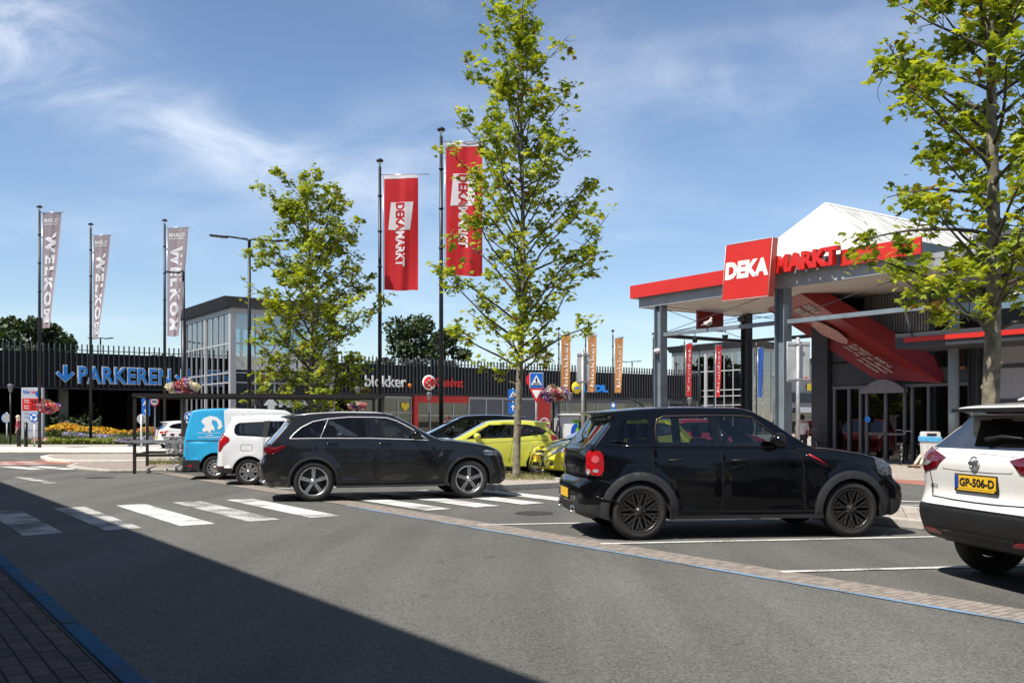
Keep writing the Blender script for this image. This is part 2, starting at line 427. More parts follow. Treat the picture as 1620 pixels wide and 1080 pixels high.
def paint_mat(name, col, worn, amt=0.45, scale=60.0):
    m = bpy.data.materials.new(name); m.use_nodes = True
    t = m.node_tree; b = t.nodes['Principled BSDF']; b.inputs['Roughness'].default_value = 0.8; b.inputs['Specular IOR Level'].default_value = 0.2
    c = t.nodes.new('ShaderNodeTexCoord')
    n = t.nodes.new('ShaderNodeTexNoise'); n.inputs['Scale'].default_value = scale; n.inputs['Detail'].default_value = 4
    p = t.nodes.new('ShaderNodeTexNoise'); p.inputs['Scale'].default_value = 1.6; p.inputs['Detail'].default_value = 4
    t.links.new(c.outputs['Object'], n.inputs['Vector']); t.links.new(c.outputs['Object'], p.inputs['Vector'])
    a = t.nodes.new('ShaderNodeMath'); a.operation = 'ADD'; t.links.new(n.outputs['Fac'], a.inputs[0]); t.links.new(p.outputs['Fac'], a.inputs[1])
    r = t.nodes.new('ShaderNodeMapRange'); r.inputs['From Min'].default_value = 1.0 + amt*0.05; r.inputs['From Max'].default_value = 1.0 + amt*0.5
    t.links.new(a.outputs[0], r.inputs[0])
    mx = t.nodes.new('ShaderNodeMix'); mx.data_type = 'RGBA'; mx.inputs['A'].default_value = (*col, 1); mx.inputs['B'].default_value = (*worn, 1)
    t.links.new(r.outputs[0], mx.inputs['Factor']); t.links.new(mx.outputs['Result'], b.inputs['Base Color'])
    return m

asph = ground_mat('asphalt', (0.042, 0.042, 0.039), (0.205, 0.201, 0.182))
asph2 = ground_mat('asphalt_parking', (0.039, 0.038, 0.036), (0.192, 0.187, 0.170), patch=0.9)
earth = ground_mat('earth', (0.05, 0.055, 0.04), (0.09, 0.09, 0.07), grain=20)
M_brick = brick_mat('gutter_bricks', (0.30, 0.26, 0.225), (0.25, 0.215, 0.19), (0.14, 0.12, 0.105), 1.0, 0.21, 0.075, R(-35) , 0.006)
M_pave = brick_mat('paving_bricks', (0.13, 0.105, 0.095), (0.085, 0.073, 0.07), (0.02, 0.02, 0.02), 1.0, 0.235, 0.115, R(90), 0.007, 0.9)
M_tile = brick_mat('beige_pavers', (0.42, 0.37, 0.32), (0.36, 0.315, 0.27), (0.22, 0.2, 0.17), 1.0, 0.42, 0.21, R(-35), 0.01)
M_pink = brick_mat('pink_pavers', (0.36, 0.30, 0.26), (0.31, 0.25, 0.215), (0.2, 0.17, 0.15), 1.0, 0.3, 0.15, R(-35), 0.01)
M_kerb = mat('kerb_concrete', (0.42, 0.39, 0.35), 0.9, var=0.15, vscale=8, bump=0.3)
M_kerbL = mat('kerb_light', (0.62, 0.58, 0.51), 0.9, var=0.12, vscale=5, bump=0.2)
M_bluek = paint_mat('blue_kerb_paint', (0.016, 0.105, 0.21), (0.05, 0.075, 0.10), 0.22)
M_bluel = paint_mat('blue_line_paint', (0.17, 0.28, 0.42), (0.14, 0.145, 0.15), 0.12)
M_white = paint_mat('road_paint', (0.66, 0.65, 0.61), (0.20, 0.20, 0.19), 0.36)
M_whitew = paint_mat('road_paint_worn', (0.50, 0.49, 0.46), (0.13, 0.13, 0.125), 0.08)
M_redl = ground_mat('red_cycle_asphalt', (0.30, 0.12, 0.09), (0.38, 0.17, 0.13), grain=60)

def sheet(name, pts, z, m, n_extra=None):
    mb = MB(); mb.add([(p[0], p[1], z) for p in pts], [list(range(len(pts)))])
    o = mb.build(name, m); 
    if o.data.polygons[0].normal.z < 0: o.data.flip_normals()
    return struct(o)
def rect(n0, n1, m0, m1): return [NM(n0, m0), NM(n1, m0), NM(n1, m1), NM(n0, m1)]
sheet('ground', [(-700, -200), (900, -200), (900, 900), (-700, 900)], 0.0, earth)
sheet('road', rect(-1.0, 6.72, -30, 67), 0.008, asph)
sheet('parking_lot', rect(6.72, 13.2, -30, 67), 0.004, asph2)
sheet('access_road', rect(13.2, 19.3, -30, 67), 0.008, asph)
sheet('cycle_path', rect(19.3, 20.6, -30, 67), 0.010, M_redl)
sheet('square', rect(20.6, 90, -30, 67), 0.006, M_tile)
sheet('forecourt', rect(-40, 130, 67, 120), 0.004, asph2)
sheet('west_road', rect(-60, -1.0, 20, 67), 0.006, asph)
# brick gutter with a blue edge line
mb = MB(); mb.add([NM(6.78, -30, .012), NM(7.22, -30, .012), NM(7.22, 31, .012), NM(6.78, 31, .012)], [(0,1,2,3)]); struct(mb.build('brick_gutter', M_brick))
mb = MB(); mb.add([NM(6.725, -30, .013), NM(6.775, -30, .016), NM(6.775, 14.4, .016), NM(6.725, 14.4, .013)], [(0,1,2,3)]); struct(mb.build('blue_line', M_bluel))
# pavement on the camera's side with blue kerb stones
mb = MB()
mb.bx(-3, 1.17, -30, 60, 0, 0.05)
o = mb.build('pavement', M_pave); o.rotation_euler = (0, 0, R(35)); struct(o)
mb = MB(); m = -3.0; random.seed(4)
while m < 60:
    mb.bx(1.176, 1.30 + random.uniform(-.006, .006), m, m + 0.985, 0, 0.056 + random.uniform(-.003, .003)); m += 1.0
o = mb.build('kerb', M_bluek, bevel=0.012); o.rotation_euler = (0, 0, R(35)); struct(o)
# raised island between the parking bays and the access road
mb = MB(); mb.bx(11.55, 13.05, -30, 13.0, 0, 0.12); mb.bx(10.75, 13.05, 15.9, 27.5, 0, 0.12)
o = mb.build('island_paving', M_tile, bevel=0.01); o.rotation_euler = (0, 0, R(35)); struct(o)
mb = MB()
for (n0, n1, m0, m1) in ((11.4, 13.2, -30, 13.15), (10.6, 13.2, 15.75, 27.65)):
    q = m0
    while q < m1 - .01:
        e = min(q + 0.99, m1)
        mb.bx(n0, n0 + .145, q, e, 0, 0.13); mb.bx(n1 - .145, n1, q, e, 0, 0.13); q += 1.0
    mb.bx(n0 + .15, n1 - .15, m0, m0 + .145, 0, .13); mb.bx(n0 + .15, n1 - .15, m1 - .145, m1, 0, .13)
o = mb.build('island_kerb', M_kerb, bevel=0.02); o.rotation_euler = (0, 0, R(35)); struct(o)
# zebra crossing
mb = MB(); i = 0
for k, n0 in enumerate([1.75, 2.70, 3.64, 4.57, 5.50, 7.42, 8.35, 9.28, 10.2]):
    worn = 1 if k in (0, 1, 3) else 0
    mb.add([NM(n0, 12.95, .014), NM(n0 + .47, 12.95, .014), NM(n0 + .47, 16.7, .014), NM(n0, 16.7, .014)], [(0,1,2,3)], worn)
for n0 in (14.2, 15.15, 16.1, 17.05, 18.0):
    mb.add([NM(n0, 12.95, .014), NM(n0 + .47, 12.95, .014), NM(n0 + .47, 16.7, .014), NM(n0, 16.7, .014)], [(0,1,2,3)], 0)
struct(mb.build('crosswalk', [M_white, M_whitew]))
# parking lines
def line(mb, a, b, wd, mi=0, z=.0125):
    d = (b - a); d.z = 0; d.normalize(); s = Vector((-d.y, d.x, 0)) * wd / 2
    mb.add([(a - s).to_tuple()[:2] + (z,), (b - s).to_tuple()[:2] + (z,), (b + s).to_tuple()[:2] + (z,), (a + s).to_tuple()[:2] + (z,)], [(0,1,2,3)], mi)
mb = MB()
pd = Vector((math.sin(R(81)), math.cos(R(81)), 0))
for (px, py, ln) in ((755, 831, 3.7), (950, 861, 4.2), (1236, 905.5, 4.2)):
    a = gd(px, py); line(mb, a, a + pd * ln, .095)
for m_ in (18.9, 21.2, 23.5):
    a = NM(7.3, m_); line(mb, a, a + Vector((math.sin(R(75)), math.cos(R(75)), 0)) * 3.1, .095)
a = gd(1236, 905.5) + Vector((.5736, -.8192, 0)) * 2.75; line(mb, a, a + pd * 4.2, .095)
struct(mb.build('parking_line', M_white))
mb = MB()
line(mb, gd(1400, 792.5), gd(1600, 797.5), .14); line(mb, gd(1400, 798), gd(1600, 804), .12)
line(mb, gd(30, 755), gd(80, 765), .25, 1, .0165); line(mb, gd(0, 727), gd(42, 727), .3, 1, .0165)
for i in range(4):
    a = NM(0.2 + i * 1.0, 31.2); 
struct(mb.build('lane_marking', [M_white, M_whitew]))
mb = MB()
for x0, y0, x1, y1, wd in ((6, 738, 60, 743, .45), (56, 738, 112, 743, .45), (30, 731, 54, 731.4, .4), (0, 731.5, 10, 731.8, .4), (40, 733.8, 66, 734.3, .4), (0, 734, 22, 734.5, .4)):
    line(mb, gd(x0, y0), gd(x1, y1), wd, 0, .0165)
struct(mb.build('give_way_marking', M_white))
# red cycle crossing, islands and kerbs towards the roundabout
sheet('cycle_crossing', [gd(-40, 737), gd(140, 734), gd(132, 728.5), gd(-40, 730)], .0125, M_redl)
def slab(name, px, h, m, km, kw=.16):
    pts = [gd(*p) for p in px]
    c = sum(pts, Vector()) / len(pts)
    mb = MB(); n = len(pts)
    mb.prism([(p.x, p.y) for p in pts], 0, h, lambda a, b, d: (a, b, d))
    o = mb.build(name + '_kerb', km, bevel=.03); struct(o)
    mb = MB(); inn = [p + (c - p).normalized() * kw * 1.5 for p in pts]
    mb.add([(p.x, p.y, h + .006) for p in inn], [list(range(n))]); o = mb.build(name, m); struct(o)
    if o.data.polygons[0].normal.z < 0: o.data.flip_normals()
slab('traffic_island', [(64, 726), (80, 723), (200, 722), (430, 722), (430, 731), (200, 733), (110, 733), (75, 731)], .12, M_tile, M_kerbL)
slab('cart_paving', [(105, 740), (118, 736), (180, 734.5), (436, 734), (436, 743.5), (230, 747), (170, 747.5), (125, 744)], .09, M_pink, M_kerb)
slab('roundabout_apron', [(-300, 708), (60, 708), (420, 708), (470, 712), (430, 717), (200, 717), (60, 716.5), (-300, 718)], .07, M_kerbL, M_kerbL)
slab('roundabout', [(-300, 699), (-300, 707.5), (300, 707.5), (420, 706.5), (440, 703), (420, 698)], .14, earth, M_kerbL)
# worn repairs and manhole covers on the road
mb = MB()
c = gd(158, 756); mb.lathe([(0.0, .0135), (.33, .0135)], (c.x, c.y, 0), n=20)
c = gd(1490 - 760, 812); 
c = gd(845, 812); mb.lathe([(0.0, .0105), (.3, .0105)], (c.x, c.y, 0), n=20)
struct(mb.build('manhole_cover', mat('cast_iron', (0.05, 0.048, 0.045), 0.7, 0.3, bump=.3)))
# ---------------------------------------------------------------- cars
M_tyre = mat('tyre_rubber', (0.022, 0.021, 0.02), 0.85, var=.2, vscale=20, bump=.3, bscale=60)
M_clad = mat('grey_plastic', (0.022, 0.023, 0.025), 0.62, var=.15, bump=.15, bscale=200)
M_blk = mat('black_gloss', (0.006, 0.006, 0.007), 0.12, var=.1)
M_gap = mat('dark_gap', (0.004, 0.004, 0.004), 0.9)
M_int = mat('interior_trim', (0.018, 0.018, 0.02), 0.8, var=.2)
M_seat = mat('seat_fabric', (0.03, 0.03, 0.034), 0.85, var=.3)
M_chrome = mat('chrome', (0.72, 0.73, 0.75), 0.16, 1.0, var=.05)
M_alloy = mat('silver_alloy', (0.55, 0.55, 0.56), 0.3, 0.9, var=.08)
M_alloyd = mat('dark_alloy', (0.05, 0.048, 0.046), 0.35, 0.6, var=.2)
M_disc = mat('brake_disc', (0.05, 0.05, 0.052), 0.5, 0.6)
M_redlamp = mat('red_lamp', (0.42, 0.008, 0.012), 0.08, coat=1.0, var=.25, vscale=25)
M_redlampd = mat('dark_red_lamp', (0.11, 0.003, 0.006), 0.06, coat=1.0, var=.3, vscale=25)
M_lampw = mat('clear_lamp', (0.55, 0.57, 0.6), 0.08, 0.5, var=.45, vscale=30, coat=1)
M_lampd = mat('smoked_lamp', (0.10, 0.11, 0.125), 0.06, 0.4, var=.7, vscale=26, coat=1)
M_plate = mat('plate_yellow', (0.80, 0.48, 0.02), 0.5, var=.04)
M_plateb = mat('plate_blue', (0.01, 0.06, 0.35), 0.5)
M_ink = mat('black_ink', (0.008, 0.008, 0.008), 0.6)
G_dark = glass('tinted_glass', (0.20, 0.22, 0.24), base=.0, ior=1.42)
G_clear = glass('car_glass', (0.55, 0.62, 0.62), base=.01)
G_clear2 = glass('windscreen_glass', (0.45, 0.52, 0.52), base=.02)
def paint(name, col, rough=0.35, coat=1.0, metal=0.0, spec=None): return mat(name, col, rough, metal, 0.04, 3, coat=coat, spec=spec)

def spoke(mb, r0, a0, r1, a1, w0, w1, y0, y1, th=.03, mi=0):
    p0 = Vector((r0*math.cos(a0), 0, r0*math.sin(a0))); p1 = Vector((r1*math.cos(a1), 0, r1*math.sin(a1)))
    d = (p1 - p0).normalized(); s = Vector((-d.z, 0, d.x))
    def P(p, w, y): return [(p + s*w/2 + Vector((0,y,0))), (p - s*w/2 + Vector((0,y,0))), (p - s*w*.42 + Vector((0,y+th,0))), (p + s*w*.42 + Vector((0,y+th,0)))]
    mb.add(P(p0, w0, y0) + P(p1, w1, y1), [(0,1,5,4),(1,2,6,5),(2,3,7,6),(3,0,4,7),(4,5,6,7),(0,3,2,1)], mi)
def make_wheel(car, x, y, side, rad, rimr, wid, style, rm, name='wheel'):
    """y = outer face; side -1 = right, outer face towards -y"""
    # local frame: outward = -Y; mirrored through rotation for the far side
    back = MB(); back.lathe([(0.0, .09), (rimr*.82, .09), (rimr*.82, .12), (0, .12)], axis='y', n=28)
    back.lathe([(rimr*.97, .06), (rimr*.97, wid-.02)], axis='y', n=28)
    o = back.build(name, M_disc, car)
    o.location = (x, y, rad); 
    if side > 0: o.rotation_euler = (0, 0, math.pi)
    t = MB(); sw = .012
    t.lathe([(rimr, .012), (rimr+.01, 0.002), (rimr + (rad-rimr)*.45, -.004), (rad-.03, .006), (rad-.008, .022), (rad, .045), (rad, wid-.045), (rad-.02, wid-.01), (rimr, wid)], axis='y', n=40)
    t.build('tyre', M_tyre, o)
    r = MB()
    r.lathe([(rimr+.004, .010), (rimr-.004, .004), (rimr-.018, .010), (rimr-.028, .03), (rimr-.035, .09)], axis='y', n=40)
    hub = .062
    if style == 'y5':
        for k in range(5):
            a = math.pi/2 + k*2*math.pi/5
            for s in (-1, 1): spoke(r, hub*.7, a + s*.30, rimr-.02, a + s*.085, .030, .026, .022, .014, mi=0)
            spoke(r, hub*.6, a, rimr-.03, a, .035, .05, .06, .05, mi=1)
    elif style == 'mesh':
        for k in range(10):
            a = math.pi/2 + k*2*math.pi/10
            spoke(r, hub*.7, a, rimr*.42, a, .03, .024, .022, .022)
            for s in (-1, 1): spoke(r, rimr*.40, a, rimr-.015, a + s*.22, .022, .018, .022, .012)
            for s in (-1, 1): spoke(r, rimr*.60, a + s*.115, rimr-.015, a + s*.04, .014, .014, .02, .012)
    elif style == 'twin5':
        for k in range(5):
            a = math.pi/2 + k*2*math.pi/5
            for s in (-1, 1): spoke(r, hub*.8, a + s*.35, rimr-.02, a + s*.24, .05, .062, .02, .010)
    elif style == 'steel':
        r.lathe([(rimr-.03, .03), (rimr*.75, .045), (rimr*.55, .02), (rimr*.3, .015), (0, .02)], axis='y', n=24)
        for k in range(12):
            a = k*2*math.pi/12; spoke(r, rimr*.62, a, rimr*.86, a, .02, .045, .028, .03, .01, 1)
    elif style == 'five':
        for k in range(5):
            a = math.pi/2 + k*2*math.pi/5; spoke(r, hub*.5, a, rimr-.02, a, .075, .05, .018, .012)
    r.lathe([(0, .006), (hub*.55, .008), (hub*.62, .02), (hub, .024), (hub*1.05, .06)], axis='y', n=20)
    for k in range(5):
        a = k*2*math.pi/5; r.lathe([(0, .016), (.009, .016), (.011, .03)], (hub*.8*math.cos(a), 0, hub*.8*math.sin(a)), 'y', 8, 1)
    r.build('rim', [rm, M_alloyd], o)
    return o

class Car:
    def __init__(s, name, label, near, head, sp, group=None, scale=1.0, cat='car', vis=-1):
        s.sp = sp
        s.Lc, s.hw, s.ro, s.wb, s.zb = sp['L'], sp['hw'], sp['ro'], sp['wb'], sp['zb']
        s.tum = sp.get('tum', .38); s.nf = sp.get('n', 2.6)
        dirv = Vector((math.sin(R(head)), math.cos(R(head)), 0)); left = Vector((-dirv.y, dirv.x, 0))
        # `near` = ground contact of the near-side rear wheel (right side unless vis=+1)
        org = near - left * (vis * (s.hw - .12) * scale)
        s.root = thing(name, label, cat, (org.x, org.y, 0), math.atan2(dirv.y, dirv.x), group)
        s.root.scale = (scale,) * 3
        s.shell()
    def W(s, x, z):
        sp = s.sp; u = x / s.Lc * 2 - 1
        tp = 1 - sp.get('tf', .10) * max(0, u) ** 4 - sp.get('tr', .07) * max(0, -u) ** 5
        b = s.hw * tp; zm = sp.get('zm', .66); k = sp.get('bulge', .10)
        def f(z_): return 1 - k * ((z_ - zm) / zm) ** 2
        if z <= s.zb - .04: w = b * f(z)
        else:
            t = z - (s.zb - .04); t = t - .04 * (1 - math.exp(-t / .04))
            w = b * f(min(z, s.zb)) - s.tum * t
        # body crease
        cz = sp.get('crease')
        if cz: w += .008 * math.exp(-((z - cz) / .035) ** 2) * min(1, max(0, (x - .3) / .3)) * min(1, max(0, (s.Lc - .5 - x) / .3))
        fl = sp.get('flare', .012)
        for cx in (s.ro, s.ro + s.wb):
            r = math.hypot(x - cx, (z - sp['wr']) * .95); ra = sp['ar']
            if r < ra + .25: w += fl * (1 / (1 + math.exp((r - ra - .075) / .014)))
        return w
    def pt(s, x, z, side=-1, off=0.0): return Vector((x - s.ro, side * (s.W(x, z) + off), z))
    def shell(s):
        sp = s.sp; K = sp.get('K', 3); g = sp.get('grid', .07)
        ctl = spline(sp['prof'], K)
        C0 = [(p[0], p[1]) for p in ctl]; C1 = [(p[0] + p[2], p[1] + p[3]) for p in ctl]
        s.C0, s.C1 = C0, C1
        # side outline: from rear bottom over the top to front bottom, then back along the sill with wheel arches
        zs = sp['sill']; ar = sp['ar']; wr = sp['wr']
        low = []
        for cx in (s.ro + s.wb, s.ro):
            h = wr - zs; a0 = math.asin(min(.95, h / ar))
            for i in range(17):
                a = -a0 + (math.pi + 2*a0) * i / 16
                low.append((cx + ar * math.cos(a), wr + ar * math.sin(a)))
        outer = C1 + [(C1[-1][0] - .02, zs + .01)] * 0 + low
        polys = [outer]
        wins = [w['poly'] for w in sp['windows']]
        regs = sp.get('regions', [])
        seams = []
        for ln in sp.get('seams', []):
            wd = sp.get('seamw', .011) / 2
            L1, L2 = [], []
            for i, p in enumerate(ln):
                a = ln[max(0, i-1)]; b = ln[min(len(ln)-1, i+1)]; dx, dz = b[0]-a[0], b[1]-a[1]; q = math.hypot(dx, dz) or 1
                L1.append((p[0] - dz/q*wd, p[1] + dx/q*wd)); L2.append((p[0] + dz/q*wd, p[1] - dx/q*wd))
            seams.append(L1 + L2[::-1])
        polys += wins + [r[0] for r in regs] + seams
        rv, tris = cdt(polys, g, outer)
        body = MB(); glassmb = [MB() for _ in wins]; full = MB()
        mats = [sp['paint'], M_gap, M_clad, M_blk] + sp.get('extra', [])
        for side in (-1, 1):
            V = [s.pt(v.x, v.y, side) for v in rv]
            grp = {}
            for f, cx, cz in tris:
                ff = f if side > 0 else f[::-1]
                wi = next((i for i, p in enumerate(wins) if inpoly(cx, cz, p)), None)
                full.add([V[i] for i in f], [(0, 1, 2)])
                if wi is not None: grp.setdefault(('g', wi), []).append(ff); continue
                mi = 0
                for poly, slot in regs:
                    if inpoly(cx, cz, poly): mi = slot
                if any(inpoly(cx, cz, p) for p in seams): mi = 1
                grp.setdefault(('b', mi), []).append(ff)
            o = len(body.v); body.v += [tuple(v) for v in V]
            for (k, i), fs in grp.items():
                if k == 'b':
                    for f in fs: body.f.append([a + o for a in f]); body.m.append(i); body.sm.append(True)
                else:
                    used = sorted({a for f in fs for a in f}); mp_ = {a: n for n, a in enumerate(used)}
                    gv = [Vector((V[a].x, V[a].y - side * .006, V[a].z)) for a in used]
                    m2 = MB(); m2.add(gv, [[mp_[a] for a in f] for f in fs], 0, True)
                    m2.build('side_window', sp['windows'][i].get('mat', G_clear), s.root, recalc=False)
        # wrapping strip: bumper, tailgate, roof, windscreen, bonnet
        nth = sp.get('nth', 22); n_ = s.nf
        rows = []
        for (a, b) in zip(C0, C1):
            wdt = s.W(*b); row = []
            for j in range(nth + 1):
                th = -math.pi/2 + math.pi * j / nth
                # cluster samples towards the corners
                cs = max(0, math.cos(th)) ** (2 / n_); sn = math.copysign(abs(math.sin(th)) ** (2 / n_), math.sin(th))
                row.append(Vector((b[0] + (a[0]-b[0]) * cs - s.ro, wdt * sn, b[1] + (a[1]-b[1]) * cs)))
            rows.append(row)
        s.rows = rows
        o = len(body.v)
        for r in rows: body.v += [tuple(p) for p in r]
        G = {'windshield': sp['ws'], 'rear_window': sp['rw']}
        gm = {k: [] for k in G}
        for i in range(len(rows) - 1):
            mi = 0
            for (i0, i1, slot) in sp.get('bands', []):
                if i0 * K <= i < i1 * K: mi = slot
            for j in range(nth):
                q = (i*(nth+1)+j, i*(nth+1)+j+1, (i+1)*(nth+1)+j+1, (i+1)*(nth+1)+j)
                full.add([rows[i][j], rows[i][j+1], rows[i+1][j+1], rows[i+1][j]], [(0,1,2,3)])
                hit = None
                for k, (i0, i1) in G.items():
                    yy = abs(rows[i][j].y + rows[i][j+1].y) / 2
                    if i0 * K <= i < i1 * K and sp.get('gj', 2) <= j < nth - sp.get('gj', 2): hit = k
                if hit: gm[hit].append(q)
                else: body.f.append([a + o for a in q]); body.m.append(mi); body.sm.append(True)
        flat = [p for r in rows for p in r]
        for k, fs in gm.items():
            used = sorted({a for f in fs for a in f}); mp_ = {a: n for n, a in enumerate(used)}
            if not used: continue
            m2 = MB(); m2.add([flat[a] + Vector((0, 0, -.004)) for a in used], [[mp_[a] for a in f] for f in fs], 0, True)
            m2.build(k, sp.get('rwmat', G_dark) if k == 'rear_window' else G_clear2, s.root, recalc=False)
        ob = body.build('body', mats, s.root, recalc=False)
        bm = bmesh.new(); bm.from_mesh(ob.data); bmesh.ops.remove_doubles(bm, verts=bm.verts, dist=.0015)
        bmesh.ops.recalc_face_normals(bm, faces=bm.faces)
        lo = [v for v in bm.verts if not v.link_edges]; bmesh.ops.delete(bm, geom=lo, context='VERTS')
        bm.to_mesh(ob.data); bm.free()
        s.body = ob
        s.bvh = BVHTree.FromPolygons([Vector(v) for v in full.v], full.f)
        # wheel wells, floor and lining
        mb = MB()
        for cx in (s.ro, s.ro + s.wb):
            for side in (-1, 1):
                wy = s.W(cx, wr + ar * .9) - .004
                pr = []
                n = 20
                vs = []; fs = []
                for k in range(n + 1):
                    al_ = math.asin(min(.95, (wr - zs) / ar)) ; a = -al_ + (math.pi + 2*al_) * k / n
                    for yy in (wy, wy - .42): vs.append((cx - s.ro + (ar + .002) * math.cos(a), side * yy, wr + (ar + .002) * math.sin(a)))
                for k in range(n): fs.append((2*k, 2*k+1, 2*k+3, 2*k+2))
                mb.add(vs, fs, 0, True)
                mb.add([(v[0], side * (wy - .42), v[2]) for v in vs[::2]], [list(range(n + 1))])
        x0, x1 = s.ro + ar + .01, s.ro + s.wb - ar - .01
        hw = s.hw
        mb.bx(x0 - s.ro, x1 - s.ro, -hw*.93, hw*.93, zs + .02, zs + .07)
        mb.bx(.18 - s.ro, s.Lc - .25 - s.ro, -hw*.50, hw*.50, zs + .03, zs + .12)
        mb.build('underbody', M_gap, s.root)
        mb = MB()
        zt = s.zb - .03
        xi0, xi1 = sp['cab']
        for side in (-1, 1):
            vs = []; nn = 14
            for k in range(nn + 1):
                x = xi0 + (xi1 - xi0) * k / nn
                for z in (zs + .1, zt): vs.append((x - s.ro, side * (s.W(x, z) - .05), z))
            fs = [(2*k, 2*k+1, 2*k+3, 2*k+2) for k in range(nn)]
            mb.add(vs, fs)
        mb.bx(xi0 - s.ro, xi1 - s.ro, -hw*.85, hw*.85, zs + .12, zs + .2)
        dz = s.zb - .12
        if sp.get('dash', True): mb.bx(xi1 - .55 - s.ro, xi1 - s.ro, -hw*.8, hw*.8, dz - .3, dz + .04)
        if sp.get('shelf', True): mb.bx(xi0 - s.ro, xi0 + .5 - s.ro, -hw*.78, hw*.78, dz - .05, dz)
        mb.build('cabin', M_int, s.root)
        zt = zs + .28
        H = sp['H']
        def seat(x, y, w_):
            q = MB(); q.box((x + .22, y, zt + .04), (.5, w_, .14)); 
            rot = Matrix.Rotation(R(-14), 3, 'Y')
            q.box((x - .06, y, zt + .36), (.12, w_, .58), rot=rot)
            for hy in ([0] if w_ < .7 else [-w_*.3, w_*.3]): q.box((x - .16, y + hy, zt + .74), (.08, .24, .17), rot=rot)
            q.build('seat', M_seat, s.root, bevel=.035)
        xf = sp.get('seatf', s.ro + s.wb * .52) - s.ro
        for y in (-.37, .37): seat(xf, y * hw / .9, .48)
        if sp.get('rearseat', True): seat(xf - .85, 0, 1.2 * hw / .9)
        q = MB()
        pts = [];
        for k in range(17):
            a = 2 * math.pi * k / 16; v = Vector((0, .18 * math.cos(a), .18 * math.sin(a))); v.rotate(Matrix.Rotation(R(-25), 3, 'Y'))
            pts.append(v + Vector((xf + .62, .36, s.zb - .06)))
        q.tube(pts, .014, 6, cap=False); q.tube([pts[0], pts[8]], .012, 6); q.build('steering_wheel', M_int, s.root)
        # wheels
        st = sp['wheel']
        for cx in (s.ro, s.ro + s.wb):
            for side in (-1, 1):
                yo = side * (s.W(cx, wr * 1.2) - sp.get('inset', .012) )
                make_wheel(s.root, cx - s.ro, yo, side, wr, st[1], .22, st[0], st[2])
    # ---- details laid onto the body surface
    def cast(s, a, b, view, side=-1):
        if view == 'rear': q = s.W(.24, b) * .975; a = max(-q, min(q, a))
        if view == 'front': q = s.W(s.Lc - .26, b) * .975; a = max(-q, min(q, a))
        if view == 'side': o, d = Vector((a - s.ro, side * 3, b)), Vector((0, -side, 0))
        elif view == 'rear': o, d = Vector((-6, a, b)), Vector((1, 0, 0))
        elif view == 'front': o, d = Vector((8, a, b)), Vector((-1, 0, 0))
        elif view == 'top': o, d = Vector((a - s.ro, b, 4)), Vector((0, 0, -1))
        h, n, i, dist = s.bvh.ray_cast(o, d)
        if h is None:
            t = o + d * (3 if view == 'side' else 6); h, n, i, dist = s.bvh.find_nearest(t)
        if n.dot(d) > 0: n = -n
        return h, n
    def patch(s, poly, view, m, name, off=.006, grid=.05, parent=None, side=-1, smooth=True, sk=-.006):
        rv, tris = cdt([poly], grid, poly)
        P = [s.cast(v.x, v.y, view, side) for v in rv]
        mb = MB(); top = [h + n * off for h, n in P]
        used = {i for f, _, _ in tris for i in f}
        mb.add(top, [f for f, _, _ in tris], 0, smooth)
        ec = {}
        for f, _, _ in tris:
            for i in range(3):
                a, b = f[i], f[(i+1) % 3]; ec.setdefault((min(a,b), max(a,b)), []).append((a, b))
        be = [e[0] for e in ec.values() if len(e) == 1]
        n = len(top); base = [h + nn * sk for h, nn in P]
        mb.add(top + base, [(b, a, a + n, b + n) for a, b in be], 0, False)
        o = mb.build(name, m, parent or s.root, recalc=True)
        return o
    def text(s, body, view, u0, u1, v0, v1, m, name, off=.012, bold=.03, parent=None, side=-1):
        mb = MB()
        def f3(u, v, d):
            h, n = s.cast(u0 + (u1-u0)*u, v0 + (v1-v0)*v, view, side); return h + n * off
        add_text(mb, body, f3, bold)
        return mb.build(name, m, parent or s.root, recalc=False)
    def trim(s, pts, r, m, name, side=-1, closed=False, off=.004, n=5):
        q = [s.pt(x, z, side, off) for x, z in (pts + [pts[0]] if closed else pts)]
        mb = MB(); mb.tube(q, r, n, cap=not closed); return mb.build(name, m, s.root)
    def mirror(s, x, z, m, sz=(.13, .20, .14), both=True):
        for side in ((-1, 1) if both else (-1,)):
            y = s.W(x, z)
            mb = MB(); mb.sphere((x - s.ro, side * (y + .13), z + .05), 1, 0, 16, (sz[0]*.75, sz[1]*.62, sz[2]*.62))
            mb.tube([(x + .03 - s.ro, side * (y - .03), z - .01), (x - s.ro, side * (y + .10), z + .0)], .028, 8, 1)
            mb.build('door_mirror', [m, M_clad], s.root)
    def handle(s, x, z, m, ln=.19):
        for side in (-1, 1):
            mb = MB(); y = side * (s.W(x, z) + .03)
            mb.tube([(x - ln/2 - s.ro, side*(s.W(x, z) - .005), z), (x - ln/2 + .02 - s.ro, y, z + .003), (x + ln/2 - .02 - s.ro, y, z + .003), (x + ln/2 - s.ro, side*(s.W(x, z) - .005), z)], [.012, .015, .015, .012], 6)
            mb.build('door_handle', m, s.root)
    def plate(s, view, yc, zc, txt=None, w_=.52, h_=.11, frame=True):
        # a flat plate standing a little proud of the body
        hs = [s.cast(yc + dy, zc, view)[0].x for dy in (-.24, 0, .24)]
        x = min(hs) - .012 if view == 'rear' else max(hs) + .012
        sg = -1 if view == 'rear' else 1
        mb = MB(); mb.bx(x, x - sg*.03, yc - w_/2 - .015, yc + w_/2 + .015, zc - h_/2 - .028, zc + h_/2 + .012); pf = mb.build('plate_holder', M_ink, s.root)
        mb = MB(); mb.bx(x + sg*.004, x, yc - w_/2, yc + w_/2, zc - h_/2, zc + h_/2, 0)
        l = 1 if view == 'rear' else -1     # left edge as read
